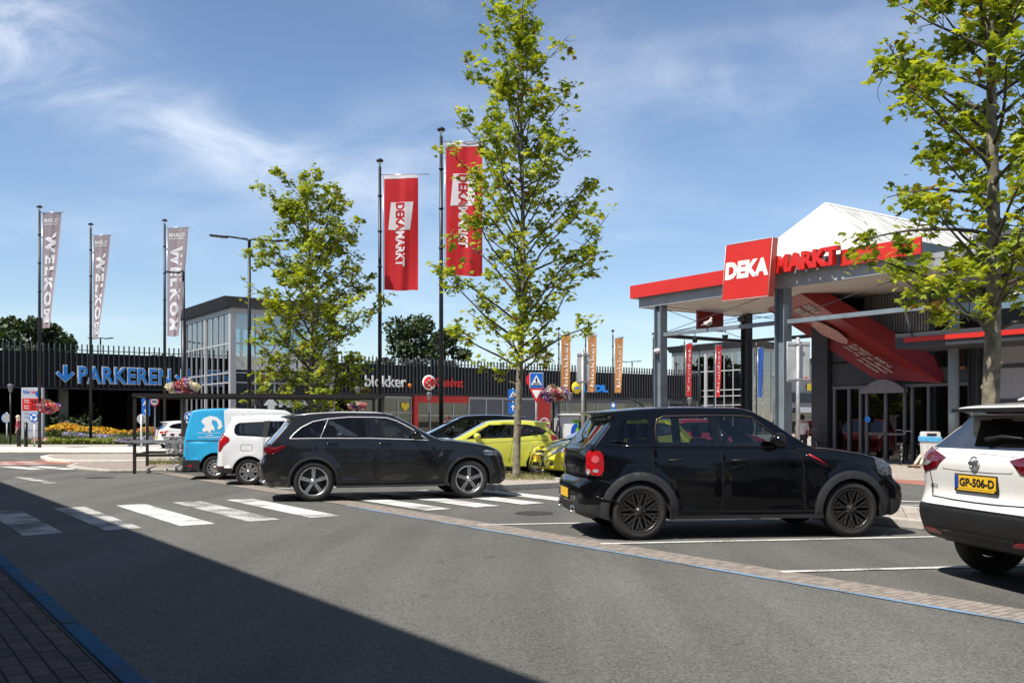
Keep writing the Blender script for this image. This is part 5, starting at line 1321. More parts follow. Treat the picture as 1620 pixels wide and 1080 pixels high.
# right-hand block: glazing, mural wall and the low canopy with a red line
bL = 15.0
mb = MB(); mb.bx(A(26.9), A(28.498), Bm(-18), Bm(14.6), 0, 3.9); mb.bx(A(27.2), A(28.498), Bm(-18), Bm(14.6), 5.65, 6.2); mb.build('front_block', mat('pale_block', (.33,.33,.35), .6, var=.06), sm)
mb = MB(); mb.bx(A(26.86), A(26.898), Bm(-18), Bm(14.6), 2.9, 3.0); mb.bx(A(26.86), A(26.898), Bm(-18), Bm(14.6), 1.9, 2.02); mb.build('wall_rail', B_steeld, sm)
mb = MB(); mb.bx(A(27.3), A(27.33), Bm(-18), Bm(14.6), 3.9, 5.65); mb.build('upper_window', G_winb, sm)
mb = MB()
for m_ in (14.4, 11.6, 8.8, 6.0): mb.bx(A(27.22), A(27.34), Bm(m_), Bm(m_) + .09, 3.9, 5.65)
mb.bx(A(27.2), A(27.341), Bm(-18), Bm(14.62), 5.0, 5.06); mb.build('upper_window_frame', B_white, sm)
mb = MB(); mb.bx(A(26.6), A(28.6), Bm(-18), Bm(14.79), 6.2, 6.75); mb.build('parapet', mat('parapet_sheet', (.12,.125,.13), .5, .3), sm)
mb = MB(); mb.bx(A(28.6), A(44), Bm(-18), Bm(16.7), 6.0, 6.8); mb.build('flat_roof', B_dark, sm)
mb = MB(); mb.bx(A(24.95), A(26.86), Bm(-18), Bm(16.2), 3.50, 3.92); lc = mb.build('low_canopy', B_dark, sm, bevel=.01)
mb = MB(); mb.bx(A(24.90), A(24.949), Bm(-18), Bm(15.9), 3.66, 3.79); mb.build('red_line', B_red, lc)
# ribbed cladding above the entrance and a dim opening
mb = MB(); m_ = 17.2
while m_ < 19.6: mb.bx(A(28.30), A(28.397), Bm(m_), Bm(m_) + .05, 4.3, 5.59); m_ += .1
mb.build('ribbed_panel', B_corr, sm)
mb = MB(); mb.bx(A(28.33), A(28.395), Bm(15.5), Bm(17.0), 3.1, 5.5); mb.build('stair_window', G_shop, sm)
mb = MB(); mb.bx(A(28.34), A(28.39), Bm(16.0), Bm(16.5), 3.0, 4.4); mb.build('brick_pier', mat('brown_brick', (.28,.12,.06), .8, var=.3, vscale=8), sm)
# mural: a railway scene printed on the wall
def mural(u, v, d=0): return (A(26.895) - d, Bm(14.3 - 5.6*u), .15 + 2.75*v)
mb = MB(); mb.add([mural(0,0), mural(1,0), mural(1,.68), mural(0,.68)], [(0,1,2,3)], 0)
def mp(pts, mi, d): mb.add([mural(a, b, d) for a, b in pts], [list(range(len(pts)))], mi)
mp([(0,0),(1,0),(1,.30),(.15,.30),(0,.34)], 1, .003); mp([(0,0),(.30,0),(.12,.30),(0,.34)], 2, .006); mp([(.30,0),(.6,0),(.30,.32),(.15,.33)], 3, .008)
mp([(.22,.30),(.22,.40),(.36,.50),(.50,.62),(1,.66),(1,.1),(.55,.14)], 4, .010); mp([(.30,.36),(.30,.42),(.48,.54),(.48,.40)], 5, .012); mp([(.52,.42),(.52,.55),(1,.60),(1,.40)], 5, .012)
for x in (.05, .12, .18, .24): mp([(x,.30),(x+.006,.30),(x+.006,.62),(x,.62)], 4, .014)
mp([(0,.60),(1,.66),(1,.666),(0,.606)], 4, .016); mp([(0,.52),(1,.63),(1,.634),(0,.524)], 4, .018)
for i in range(8): x = .5 + i*.055; mp([(x,.16),(x+.03,.16),(x+.03,.22),(x,.22)], 2, .02)
mb.build('mural', [mat('mural_sky', (.36,.37,.43), .7, var=.08), mat('mural_ground', (.22,.17,.13), .8, var=.4, vscale=6), mat('mural_grass', (.13,.08,.04), .8, var=.5, vscale=10), mat('mural_snow', (.55,.45,.46), .8, var=.15), mat('mural_train', (.03,.03,.035), .7, var=.4), mat('mural_windows', (.12,.12,.13), .6, var=.5, vscale=8)], sm)

# --- the building on the camera's side of the street, its shadow falls on the road
nb = thing('street_building', 'brick shop and apartment building behind the camera shading the pavement', 'building', NM(-2.1, -20), GR)
hb = 8.15
mb = MB()
q = [(-14, -40), (-.02, -40), (-.02 , 20), (-.62, 75), (-14, 75)]
mb.prism(q, 0, hb, lambda a, b, d: (a, b, d)); mb.build('wall', brick_mat('dark_brick', (.14,.07,.045), (.10,.05,.035), (.12,.11,.1), 1, .22, .065), nb)
mb = MB()
for i in range(14):
    y = -36 + i*4.2
    mb.bx(.0, .03, y, y + 2.6, 4.2, 5.9); mb.bx(.0, .03, y, y + 3.4, .3, 3.0)
mb.build('window', G_shop, nb)
mb = MB()
for i in range(14):
    y = -36 + i*4.2
    mb.bx(.031, .07, y - .08, y + 2.68, 5.9, 5.98); mb.bx(.031, .12, y - .08, y + 2.68, 4.12, 4.2); mb.bx(.031, .08, y - .08, y + 3.5, 3.0, 3.3)
mb.build('window_frame', B_white, nb)
# ---------------------------------------------------------------- trees and plants
L1 = leafmat('leaf_light', (.42, .46, .04), trans=.5); L2 = leafmat('leaf_mid', (.29, .36, .035), trans=.45); L3 = leafmat('leaf_dark', (.14, .20, .03), trans=.4); L4 = leafmat('leaf_yellow', (.56, .50, .05), trans=.5); L5 = leafmat('leaf_brown', (.26, .14, .04))
M_bark = mat('plane_bark', (.20, .175, .125), .9, var=.5, vscale=7, bump=.8, bscale=30)
M_twig = mat('twig_bark', (.085, .068, .05), .9, var=.3)
F1 = leafmat('far_leaf_light', (.060, .085, .018), trans=.2); F2 = leafmat('far_leaf_mid', (.035, .055, .016), trans=.2); F3 = leafmat('far_leaf_dark', (.02, .034, .012), trans=.15)
LOBES = [(0,-.30),(.16,-.16),(.48,-.24),(.36,.0),(.62,.22),(.26,.24),(.20,.40),(0,.78),(-.20,.40),(-.26,.24),(-.62,.22),(-.36,.0),(-.48,-.24),(-.16,-.16)]
def leaf(mb, c, s, mi, rnd, droop=.6):
    n = Vector((rnd.gauss(0, .55), rnd.gauss(0, .55), 1)).normalized()
    t = Vector((rnd.uniform(-1, 1), rnd.uniform(-1, 1), -droop)); t = (t - n * t.dot(n)).normalized()
    u = n.cross(t); vs = [c + t * .05 * s]
    bend = rnd.uniform(.15, .6)
    for a, b in LOBES: vs.append(c + u*a*s + t*b*s - n * (abs(a) * bend * .6 + max(0, b) * bend * .4) * s)
    k = len(LOBES)
    mb.add(vs, [(0, 1 + i, 1 + (i+1) % k) for i in range(k)], mi)
def tree(name, label, base, H, tr, h0, prof, nb, nl, ls, seed, lean=(0, 0), group=None, mats=None, asc=(.75, 1.2), hcl=None, clip=None):
    rnd = random.Random(seed)
    t = thing(name, label, 'tree', base, 0, group)
    tb = MB(); bb = MB(); cr = MB()
    path = []
    for i in range(13):
        f = i / 12; path.append(Vector((lean[0]*f + .05*math.sin(f*7+seed), lean[1]*f + .05*math.cos(f*5+seed), H*f)))
    def tp(h): f = h / H * 12; i = min(11, int(f)); return path[i].lerp(path[i+1], f - i)
    def trr(h): f = h / H; return max(.006, tr * max(0, 1 - f) ** .9 + .006)
    tb.tube([Vector((0,0,-.1))] + path, [tr*1.35] + [trr(p.z) for p in path], 10)
    # knots and stubs low on the trunk
    for i in range(7):
        h = rnd.uniform(h0*.45, h0*1.1); a = rnd.uniform(0, 6.28); p = tp(h); tb.sphere(p + Vector((math.cos(a), math.sin(a), 0))*trr(h)*.85, .03 + .02*rnd.random(), 0, 8)
    cand = []
    ga = rnd.uniform(0, 6)
    for i in range(nb):
        f = (i + .5) / nb; h = h0 + (H*.985 - h0) * f ** 1.0
        ga += 2.4 + rnd.uniform(-.4, .4)
        rr = prof(h) * rnd.uniform(.7, 1.12)
        d = Vector((math.cos(ga), math.sin(ga), rnd.uniform(*asc) * (.45 + .85*f))).normalized()
        ln = rr / max(.25, math.hypot(d.x, d.y)) 
        p = tp(h - min(.5, ln*.4)); pts = [p.copy()]; r0 = max(.008, min(trr(p.z)*.42, .009 + ln*.010)); K = 7
        q = p.copy(); dd = d.copy()
        for k in range(K):
            dd = (dd + Vector((rnd.gauss(0,.11), rnd.gauss(0,.11), rnd.gauss(.01,.08)))).normalized(); q = q + dd * ln / K; pts.append(q.copy())
        bb.tube(pts, [r0*(1 - .85*k/K) + .003 for k in range(K+1)], 6)
        nt_ = max(2, int(ln * 4.6))
        for j in range(nt_):
            g = rnd.uniform(.22, 1.0); ii = min(K-1, int(g*K)); s0 = pts[ii].lerp(pts[ii+1], g*K - ii)
            sd_ = (dd*.6 + Vector((rnd.gauss(0,.7), rnd.gauss(0,.7), rnd.gauss(.25,.5)))).normalized(); sl = rnd.uniform(.18, .55) * (1.25 - g*.4) * min(1, .55 + ln*.3)
            tw = [s0]; z = s0.copy(); 
            for k in range(4): sd_ = (sd_ + Vector((rnd.gauss(0,.2), rnd.gauss(0,.2), rnd.gauss(.0,.15)))).normalized(); z = z + sd_*sl/4; tw.append(z.copy())
            bb.tube(tw, [.007,.006,.005,.004,.002], 4)
            wgt = rnd.choice([0, .6, 1, 1.5, 2.2])
            for k in (2, 3, 4, 4): cand.append((tw[k], wgt, j))
        cand += [(pts[-1], 1.5, 0), (pts[-2], 1, 0)]
    W_ = [c[1] for c in cand]
    picks = rnd.choices(range(len(cand)), W_, k=nl)
    tone = [rnd.random() for _ in cand]
    for i in picks:
        c = cand[i][0] + Vector((rnd.gauss(0,.085), rnd.gauss(0,.085), rnd.gauss(-.02,.07)))
        if clip and not clip(c + Vector(base)): continue
        x = tone[i]*.5 + rnd.random()*.6
        mi = 3 if x > .98 else (0 if x > .66 else (1 if x > .33 else 2))
        if rnd.random() < .03: mi = 4
        leaf(cr, c, ls * rnd.uniform(.6, 1.2), mi, rnd)
    tb.build('trunk', M_bark, t); bb.build('branches', M_twig, t); cr.build('crown', mats or [L1, L2, L3, L4, L5], t, recalc=False)
    return t
def P1(h):   # tall middle tree
    return max(.12, .4 + 1.6*min(1, (10.9 - h)/5.4))
b = NM(12.3, 17.37); b = gd(820, 764)
tree('plane_tree', 'tall young plane tree in the middle with thin mottled trunk and airy crown', b, 10.95, .085, 2.65, P1, 66, 6400, .145, 11, (.12, .05), 'young plane trees on the parking island', asc=(.85, 1.7))
def P2(h): return max(.2, 2.6*math.sin(max(0.02, min(1, (9.7-h)/7.6))**.75*1.5708)) if h > 3.4 else 2.0
kb = -317/1500; Y2 = 12.5/(.5736+.8192*kb); b = Vector((kb*Y2, Y2, 0))
tree('plane_tree', 'shorter left plane tree with dense yellow green crown above the white people carrier', b, 9.35, .10, 1.9, P2, 84, 10800, .15, 23, (-.1, 0), 'young plane trees on the parking island', asc=(.55, 1.3))
def P3(h): return max(.25, 1.62 * (1 - max(0, h - 6)/7)) if h > 4.6 else 1.6
kb = 757/1500; Y3 = 12.5/(.5736+.8192*kb); b = Vector((kb*Y3, Y3, 0))
tree('plane_tree', 'large right plane tree cut by the frame edge, its knotty trunk behind the white crossover', b, 9.5, .125, 2.95, P3, 60, 6400, .14, 37, (.02, 0), 'young plane trees on the parking island', asc=(.35, 1.1))

def far_tree(label, base, H, R_, seed, h0=.25, n=5200, ls=.34, group='background trees'):
    rnd = random.Random(seed); t = thing('broadleaf_tree', label, 'tree', base, 0, group)
    tb = MB(); tb.tube([(0,0,0),(0,0,H*.5),(.3,0,H*.8)], [.35,.25,.1], 8)
    blobs = []
    for i in range(22):
        a = rnd.uniform(0, 6.28); z = H*(h0 + (1-h0)*rnd.random()); rr = R_*math.sqrt(max(.05, 1 - ((z/H - .55)/.5)**2))*rnd.uniform(.3, .95)
        c = Vector((rr*math.cos(a), rr*math.sin(a), min(z, H*.9))); blobs.append((c, R_*rnd.uniform(.22, .42)))
        tb.tube([(0,0,H*.35), c*.6 + Vector((0,0,H*.1)), c], [.14,.08,.03], 5)
    tb.build('trunk', M_twig, t)
    cr = MB()
    for i in range(n):
        c, r = rnd.choice(blobs); v = Vector((rnd.gauss(0,1), rnd.gauss(0,1), rnd.gauss(0,1))).normalized()*r*rnd.uniform(.55, 1.12); v.z *= .8
        p = c + v; u = Vector((rnd.gauss(0,1), rnd.gauss(0,1), rnd.gauss(0,1))).normalized(); w_ = u.orthogonal().normalized(); s = ls*rnd.uniform(.5,1.2)
        mi = rnd.choice([0,1,1,2]) 
        cr.add([p + u*s, p + w_*s*.6, p - u*s*.8, p - w_*s*.7], [(0,1,2,3)], mi)
    cr.build('crown', [F1, F2, F3], t, recalc=False); return t
def fp(px, Y): return Vector(((px-810)/1500*Y, Y, 0))
far_tree('dark broad tree behind the car park roof behind the leftmost welcome flag', fp(42, 105), 13.0, 4.2, 1)
far_tree('lower dark tree right beside the one behind the leftmost welcome flag', fp(92, 108), 11.4, 3.0, 2, n=3000)
far_tree('small tree top just left of the near glass stair tower', fp(262, 118), 9.6, 2.5, 3, n=1600)
far_tree('dark tree behind the shops between the two tall red flag poles', fp(645, 118), 14.4, 4.6, 4)
far_tree('tree behind the shops right of the second red flag pole', fp(700, 122), 13.2, 3.8, 5, n=3500)
far_tree('low tree seen through the open car park at the far left edge', fp(2, 98), 7, 4, 6, n=2500, h0=.05)

# ---------------------------------------------------------------- planting on the roundabout
def bed(name, label, poly, hgt, n, cols, ls=.10, seed=1, top=None, blade=False, dens=None):
    rnd = random.Random(seed); mb = MB(); pts = [gd(*p) for p in poly]
    P = [(p.x, p.y) for p in pts]; x0 = min(p[0] for p in P); x1 = max(p[0] for p in P); y0 = min(p[1] for p in P); y1 = max(p[1] for p in P)
    k = 0; ntop = len(top) if top else 0
    ph = [rnd.uniform(0, 6.28) for _ in range(4)]
    while k < n:
        x, y = rnd.uniform(x0, x1), rnd.uniform(y0, y1)
        if not inpoly(x, y, P): continue
        k += 1
        hh = hgt * (.72 + .28*math.sin(x*.9 + ph[0])*math.sin(y*.8 + ph[1]) + .10*math.sin(x*3.1 + ph[2]))
        z = hh * (rnd.random() ** .45)
        if blade:
            a = rnd.uniform(0, 6.28); d = Vector((math.cos(a), math.sin(a), 0))*.016; tipv = Vector((x + rnd.gauss(0,.10), y + rnd.gauss(0,.10), .12 + hh*rnd.uniform(.6,1.1)))
            mb.add([(x - d.x, y - d.y, .12), (x + d.x, y + d.y, .12), tuple(tipv)], [(0,1,2)], rnd.randrange(len(cols)))
        else:
            u = Vector((rnd.gauss(0,1), rnd.gauss(0,1), rnd.gauss(0,.6))).normalized(); w_ = u.orthogonal().normalized(); s = ls*rnd.uniform(.5,1.2)
            c = Vector((x, y, .12 + z)); mi = rnd.randrange(len(cols))
            if top and z > hh*.72 and rnd.random() < .75: mi = len(cols) + rnd.randrange(ntop); s *= .8
            mb.add([c + u*s, c + w_*s*.7, c - u*s, c - w_*s*.7], [(0,1,2,3)], mi)
    o = mb.build(name, cols + (top or []), None, recalc=False); stuff(o); tag(o, label, 'flower bed'); return o
g1 = leafmat('bed_green', (.10,.15,.03)); g2 = leafmat('bed_green_dark', (.045,.075,.02)); g3 = leafmat('bed_lime', (.26,.30,.05)); gg = leafmat('bed_grey_green', (.13,.16,.08))
fy = leafmat('flower_yellow', (.80,.50,.02), .1); fo = leafmat('flower_orange', (.75,.22,.03), .15); fl = leafmat('flower_lavender', (.36,.30,.62), .15); fpk = leafmat('flower_pink', (.62,.12,.22), .2); fw = leafmat('flower_white', (.75,.68,.66), .1); frd = leafmat('flower_red', (.62,.03,.04), .2); fv = leafmat('flower_violet', (.25,.08,.45), .2)
bed('yellow_flowers', 'band of yellow flowering plants in front of the dark car park opening', [(68,701.8),(200,701.8),(206,699.8),(68,699.8)], 1.05, 8000, [g1, g2], .085, 1, [fy, fy, fy, fo])
bed('grass_tufts', 'fine grey green grasses below the yellow flowers at the left', [(-30,705.6),(200,705.2),(205,702),(-30,702)], .62, 9000, [gg, g1, gg], seed=2, blade=True)
bed('lime_shrubs', 'low lime green ground cover along the roundabout kerb', [(76,707),(185,706.8),(186,705),(78,705)], .42, 5000, [g3, g3, g1], .07, 3)
bed('lavender', 'lavender coloured flowers along the roundabout kerb', [(98,704.9),(262,706.5),(262,704),(100,703.4)], .62, 7000, [gg, g1], .07, 4, [fl, fl, fl])
bed('lavender', 'low lavender flowers beside the cart shelter post', [(180,707),(262,707),(262,705),(180,705)], .40, 3000, [g1, g2], .07, 5, [fl, fl])
bed('orange_flowers', 'orange and yellow flowers behind the small round sign', [(205,704),(255,704),(255,700.5),(205,700.5)], .85, 3600, [g1, g2], .08, 6, [fo, fy, fpk])
bed('pink_flowers', 'small patch of pink flowers at the foot of the roundabout sign', [(50,707),(76,707),(76,705),(50,705)], .35, 900, [g1, g3], .07, 7, [fpk, fw])
bed('hedge', 'dark shrubs growing in front of the car park opening', [(78,699.5),(160,699.5),(160,697.5),(78,697.5)], 2.6, 700, [g2, F3], .10, 8)
# dry grass and weeds on the islands
def weeds(label, pts, n, seed, h=.10):
    rnd = random.Random(seed); mb = MB(); P = [(gd(*p).x, gd(*p).y) for p in pts]
    x0 = min(p[0] for p in P); x1 = max(p[0] for p in P); y0 = min(p[1] for p in P); y1 = max(p[1] for p in P); k = 0
    while k < n:
        x, y = rnd.uniform(x0, x1), rnd.uniform(y0, y1)
        if not inpoly(x, y, P): continue
        k += 1; a = rnd.uniform(0, 6.28); d = Vector((math.cos(a), math.sin(a), 0))*.006
        mb.add([(x-d.x, y-d.y, .12), (x+d.x, y+d.y, .12), (x + rnd.gauss(0,.05), y + rnd.gauss(0,.05), .12 + h*rnd.uniform(.4,1.2))], [(0,1,2)], rnd.randrange(2))
    o = mb.build('grass', [g1, leafmat('dry_grass', (.36,.29,.15))], None, recalc=False); stuff(o); tag(o, label, 'grass')
weeds('grass and weeds round the foot of the middle tree', [(785,768),(880,768),(865,758),(790,758)], 1400, 3)
weeds('dry grass strip behind the shopping carts', [(236,741),(345,741),(345,737.5),(236,737.5)], 1500, 4, .16)

# ---------------------------------------------------------------- flags
M_pole = mat('black_pole', (.014,.014,.016), .4, .2, var=.2)
M_cloth = lambda nme, c: leafmat(nme, c, .05, .22)
C_red = M_cloth('red_cloth', (.56,.022,.026)); C_white = M_cloth('white_cloth', (.80,.80,.82)); C_mauve = M_cloth('mauve_cloth', (.36,.29,.33)); C_or = M_cloth('orange_cloth', (.55,.26,.10)); C_kred = M_cloth('banner_red', (.50,.03,.03)); C_blue = M_cloth('blue_cloth', (.03,.10,.40))
def flagpole(label, base, H, flw, fltop, flbot, cloth, texts, pr=.075, dirn=(1, .1), narrow=0.0, seed=1, group=None, arm=.25, rip=.05, bot=None, extra=None, weight=True, sag=0.0):
    rnd = random.Random(seed); t = thing('flagpole', label, 'flag', base, 0, group)
    mb = MB(); mb.tube([(0,0,0),(0,0,H*.5),(0,0,H)], [pr, pr*.85, pr*.62], 12)
    for z in (H*.55, H*.66, H*.78, H*.9): mb.tube([(0,0,z),(0,0,z+.04)], pr*1.05, 10)
    mb.build('pole', M_pole, t)
    mb = MB(); mb.lathe([(0,.0),(pr*.5,.0),(pr*.5,.18)], (0,0,H), 'z', 10, 1); mb.lathe([(0,.17),(pr*1.5,.17),(pr*1.7,.22),(pr*.6,.28),(0,.28)], (0,0,H), 'z', 14); mb.build('pole_cap', [M_pole, C_white], t)
    d = Vector((dirn[0], dirn[1], 0)).normalized(); s = Vector((-d.y, d.x, 0)); off = pr + .07
    mb = MB(); mb.tube([d*pr*.4 + Vector((0,0,fltop+.03)), d*(off + flw + arm) + Vector((0,0,fltop + .07))], .014, 6)
    mb.tube([d*(off-.03) + Vector((0,0,fltop)), d*(off-.03) + Vector((0,0,flbot))], .012, 6)
    mb.build('banner_arm', M_alloy, t)
    ph = rnd.uniform(0, 6)
    def F(u, v, o=0.0):    # u 0..1 out from the pole, v 0..1 down
        wd = flw * (1 - narrow * v ** 1.2)
        y = rip * ((math.sin(u*9 + ph + v*3) + .35*math.sin(u*21 + 2*v + ph)) * (.3 + .7*v) * u ** .6) + rip*.6*math.sin(v*5 + ph)*u + narrow*flw*.6*u*v
        z = fltop + (flbot - fltop) * v + .05*u*(1 - v) + rip*.3*math.sin(u*8 + ph)*v + sag*u*v
        return d*(off + u*wd) - s*(y + o) + Vector((0,0,z))
    mb = MB(); nu, nv = 20, 44
    vs = [F(i/nu, j/nv) for j in range(nv+1) for i in range(nu+1)]
    mb.add(vs, [(j*(nu+1)+i, j*(nu+1)+i+1, (j+1)*(nu+1)+i+1, (j+1)*(nu+1)+i) for j in range(nv) for i in range(nu)], 0, True)
    b = mb.build('banner', cloth, t, recalc=False)
    for (body, u0, u1, v0, v1, cm, dr, bold, *spc) in texts:
        mb = MB()
        if dr == 'cw': f = lambda u, v, dd: F(u0 + (u1-u0)*v, v0 + (v1-v0)*u, .012)
        elif dr == 'ccw': f = lambda u, v, dd: F(u1 - (u1-u0)*v, v1 - (v1-v0)*u, .012)
        else: f = lambda u, v, dd: F(u0 + (u1-u0)*u, v1 - (v1-v0)*v, .012)
        add_text(mb, body, f, bold, space=(spc or [1.0])[0]); mb.build('banner_lettering', cm, b, recalc=False)
    for (pts, cm, o_) in (extra or []):
        # subdivide the quad so that it follows the cloth
        q = [Vector(p) for p in pts]; k = 10; mb = MB()
        vs = [F(*(q[0].lerp(q[1], i/k).lerp(q[3].lerp(q[2], i/k), j/k)), o_) for j in range(k+1) for i in range(k+1)]
        mb.add(vs, [(j*(k+1)+i, j*(k+1)+i+1, (j+1)*(k+1)+i+1, (j+1)*(k+1)+i) for j in range(k) for i in range(k)], 0, True); mb.build('banner_patch', cm, b, recalc=False)
    if weight:
        mb = MB(); mb.lathe([(0,-.16),(.03,-.14),(.04,0),(.03,.14),(0,.16)], tuple(d*(off-.02) + Vector((0,0,flbot - .32))), 'z', 10); mb.tube([d*(off-.02) + Vector((0,0,flbot)), d*(off-.02) + Vector((0,0,flbot-.2))], .006, 4); mb.build('banner_weight', M_pole, t)
    return t
def pole_at(px, n): k = (px-810)/1500; Y = n/(.5736+.8192*k); return Vector((k*Y, Y, 0)), Y
for px, nm, py_t, fl_t, fl_b, w_, lb in ((601, 14.8, 264, 278, 459, 1.15, 'tall black pole with red and white store banner left of the middle tree'), (698, 14.7, 216, 226, 436, 1.10, 'tallest black pole with red store banner half hidden by the middle tree')):
    b, Y = pole_at(px, nm)
    tx = [('DEKA', .34, .60, .24, .475, C_red, 'cw', .035), ('MARKT', .34, .60, .485, .79, C_white, 'cw', .035)]
    ex = [([(.20,.235),(.86,.235),(.76,.475),(.12,.475)], C_white, .006), ([(0,0),(1,0),(1,.03),(0,.03)], C_white, .006)]
    flagpole(lb, b, zz(py_t, Y), w_, zz(fl_t, Y), zz(fl_b, Y), C_red, tx, seed=px, group='tall store flags', arm=.38, rip=.065, extra=ex, dirn=(1, .05))
i = 0
for px, Y, py_t, fl_t, fl_b, nr, w_, lb in ((62.5, 46.5, 334, 337, 519, .50, .88, 'welcome flag at the far left on a black pole with flower baskets'), (143.5, 50.5, 361, 373, 537, .62, .86, 'twisted welcome flag, the middle and lowest of the three mauve ones'), (260.5, 49.5, 355, 361, 532, .42, 1.05, 'welcome flag of the three mauve ones that stands nearest the glass tower')):
    tx = [('MARLO', .08, .84, .048, .085, C_white, 'h', .03), ('BEVERWIJK', .08, .84, .092, .112, C_white, 'h', .02), ('WELKOM', .14, .80, .17, .95, C_white, 'cw', .055, 1.3)]
    flagpole(lb, Vector(((px-810)/1500*Y, Y, 0)), zz(py_t, Y), w_, zz(fl_t, Y), zz(fl_b, Y), C_mauve, tx, pr=.085, narrow=nr, seed=px, group='mauve welcome flags', rip=.05, arm=.12, weight=False)
for px, Y, py_t, fl_t, fl_b, cl, tx, lb, nr in ((884, 44, 527, 530, 620, C_or, 'blokker', 'orange shop flag partly behind the middle tree leaves', .0), (926.5, 46, 529, 532, 620, C_or, 'blokker', 'orange shop flag behind the grey sign back', .15), (969.5, 48, 530, 535, 621, C_or, 'blokker', 'orange shop flag left of the canopy corner column', .35),
                                    (1033.5, 52, 534, 540, 627, C_kred, 'Kruidvat', 'narrow red shop flag almost hidden by the canopy corner column', .6), (1082.5, 54, 540, 544, 627, C_kred, 'Kruidvat', 'red shop flag right of the canopy corner column', .15), (1130, 56, 542, 547, 628, C_kred, 'Kruidvat', 'folded thin red shop flag in front of the far glass tower', .55), (1196.5, 58, 546, 551, 628, C_blue, 'photo'[:0], 'blue shop flag in front of the far glass tower', .45)):
    b = Vector(((px-810)/1500*Y, Y, 0)); w_ = .42 if px < 1000 else .34
    t_ = [(tx, .25, .75, .10, .90, C_white, 'ccw', .0)] if tx else []
    flagpole(lb, b, zz(py_t, Y), w_*1.0, zz(fl_t, Y), zz(fl_b, Y), cl, t_, pr=.05, narrow=nr, seed=px, group='small shop flags', rip=.03, arm=.04, weight=False)

# ---------------------------------------------------------------- lamps
def lamp_post(name, label, base, H, arms, group=None, low=None):
    t = thing(name, label, 'street lamp', base, 0, group)
    mb = MB()
    if low: mb.tube([(0,0,0),(0,0,low)], .11, 12); mb.tube([(0,0,low),(0,0,low+.1),(0,0,H)], [.11,.07,.05], 12)
    else: mb.tube([(0,0,0),(0,0,H*.5),(0,0,H)], [.09,.07,.05], 12)
    mb.build('pole', M_pole, t)
    for (dx_, dz_, dy_) in arms:
        e = Vector((dx_, dy_, H + dz_)); dn = Vector((dx_, dy_, 0)).normalized()
        mb = MB(); mb.tube([(0,0,H-.45),(0,0,H-.05),(dx_*.12, dy_*.12, H + .02), e], [.06,.06,.045,.03], 8); mb.build('arm', M_pole, t)
        mb = MB(); ang = math.atan2(dn.y, dn.x); rot = Matrix.Rotation(ang, 3, 'Z') @ Matrix.Rotation(-.10, 3, 'Y')
        mb.box(e + dn*.28, (.62,.26,.06), 0, rot); mb.box(e + dn*.30 - Vector((0,0,.036)), (.42,.2,.012), 1, rot); mb.build('lamp_head', [M_pole, M_lampw], t, bevel=.02)
    return t
b, Y = pole_at(394.5, 12.1); lamp_post('street_lamp', 'tall double-armed black street lamp in front of the near glass tower', b, zz(379, Y), [(-.85, .12, 0), (.85, -.02, .1)])
b, Y = pole_at(290.5, 12.4); lamp_post('street_lamp', 'slim single-armed black lamp with a flower basket left of the near glass tower', b, zz(429, Y), [(-.22, -.05, 0)], low=zz(507, Y))
Y = 62; lamp_post('street_lamp', 'far street lamp on the car park roof behind the mauve flags', Vector(((159-810)/1500*72, 72, 0)), zz(535, 72), [(-.35,0,0),(.35,0,0)])
lamp_post('street_lamp', 'far street lamp beside the red flag right of the canopy corner column', Vector(((1106-810)/1500*70, 70, 0)), zz(547, 70), [(-.75,0,0)])
lamp_post('street_lamp', 'far lamp above the shop roof left of the canopy corner column', Vector(((1000-810)/1500*100, 100, 0)), zz(572, 100), [(-.5,0,0),(.4,.05,0)])
def lantern(label, px, Y, pt, pb=None):
    t = thing('lantern_post', label, 'street lamp', Vector(((px-810)/1500*Y, Y, 0)), 0, 'small lantern posts'); zt = zz(pt, Y)
    mb = MB(); mb.tube([(0,0,0),(0,0,zt-.45)], .04, 8); mb.build('pole', M_pole, t)
    mb = MB(); mb.lathe([(0,-.45),(.06,-.43),(.07,-.38),(.14,-.10),(.16,-.05),(.15,-.01),(0,.05)], (0,0,zt), 'z', 12); mb.build('lantern', mat('lantern_glass', (.16,.16,.17), .3), t)
lantern('small lantern hanging in front of the car park at the far left', 16.5, 50, 608); lantern('small lantern below the red shop lettering', 679, 54, 621); lantern('small lantern right of the yield sign and flower basket', 902, 50, 621); lantern('small lantern in front of the far glass tower at the canopy post', 1225, 50, 592); lantern('small lantern left of the leftmost shop sign by the young left tree', 566, 52, 612)
lantern('small lantern beside the red flag right of the canopy corner column', 1091, 55, 629)

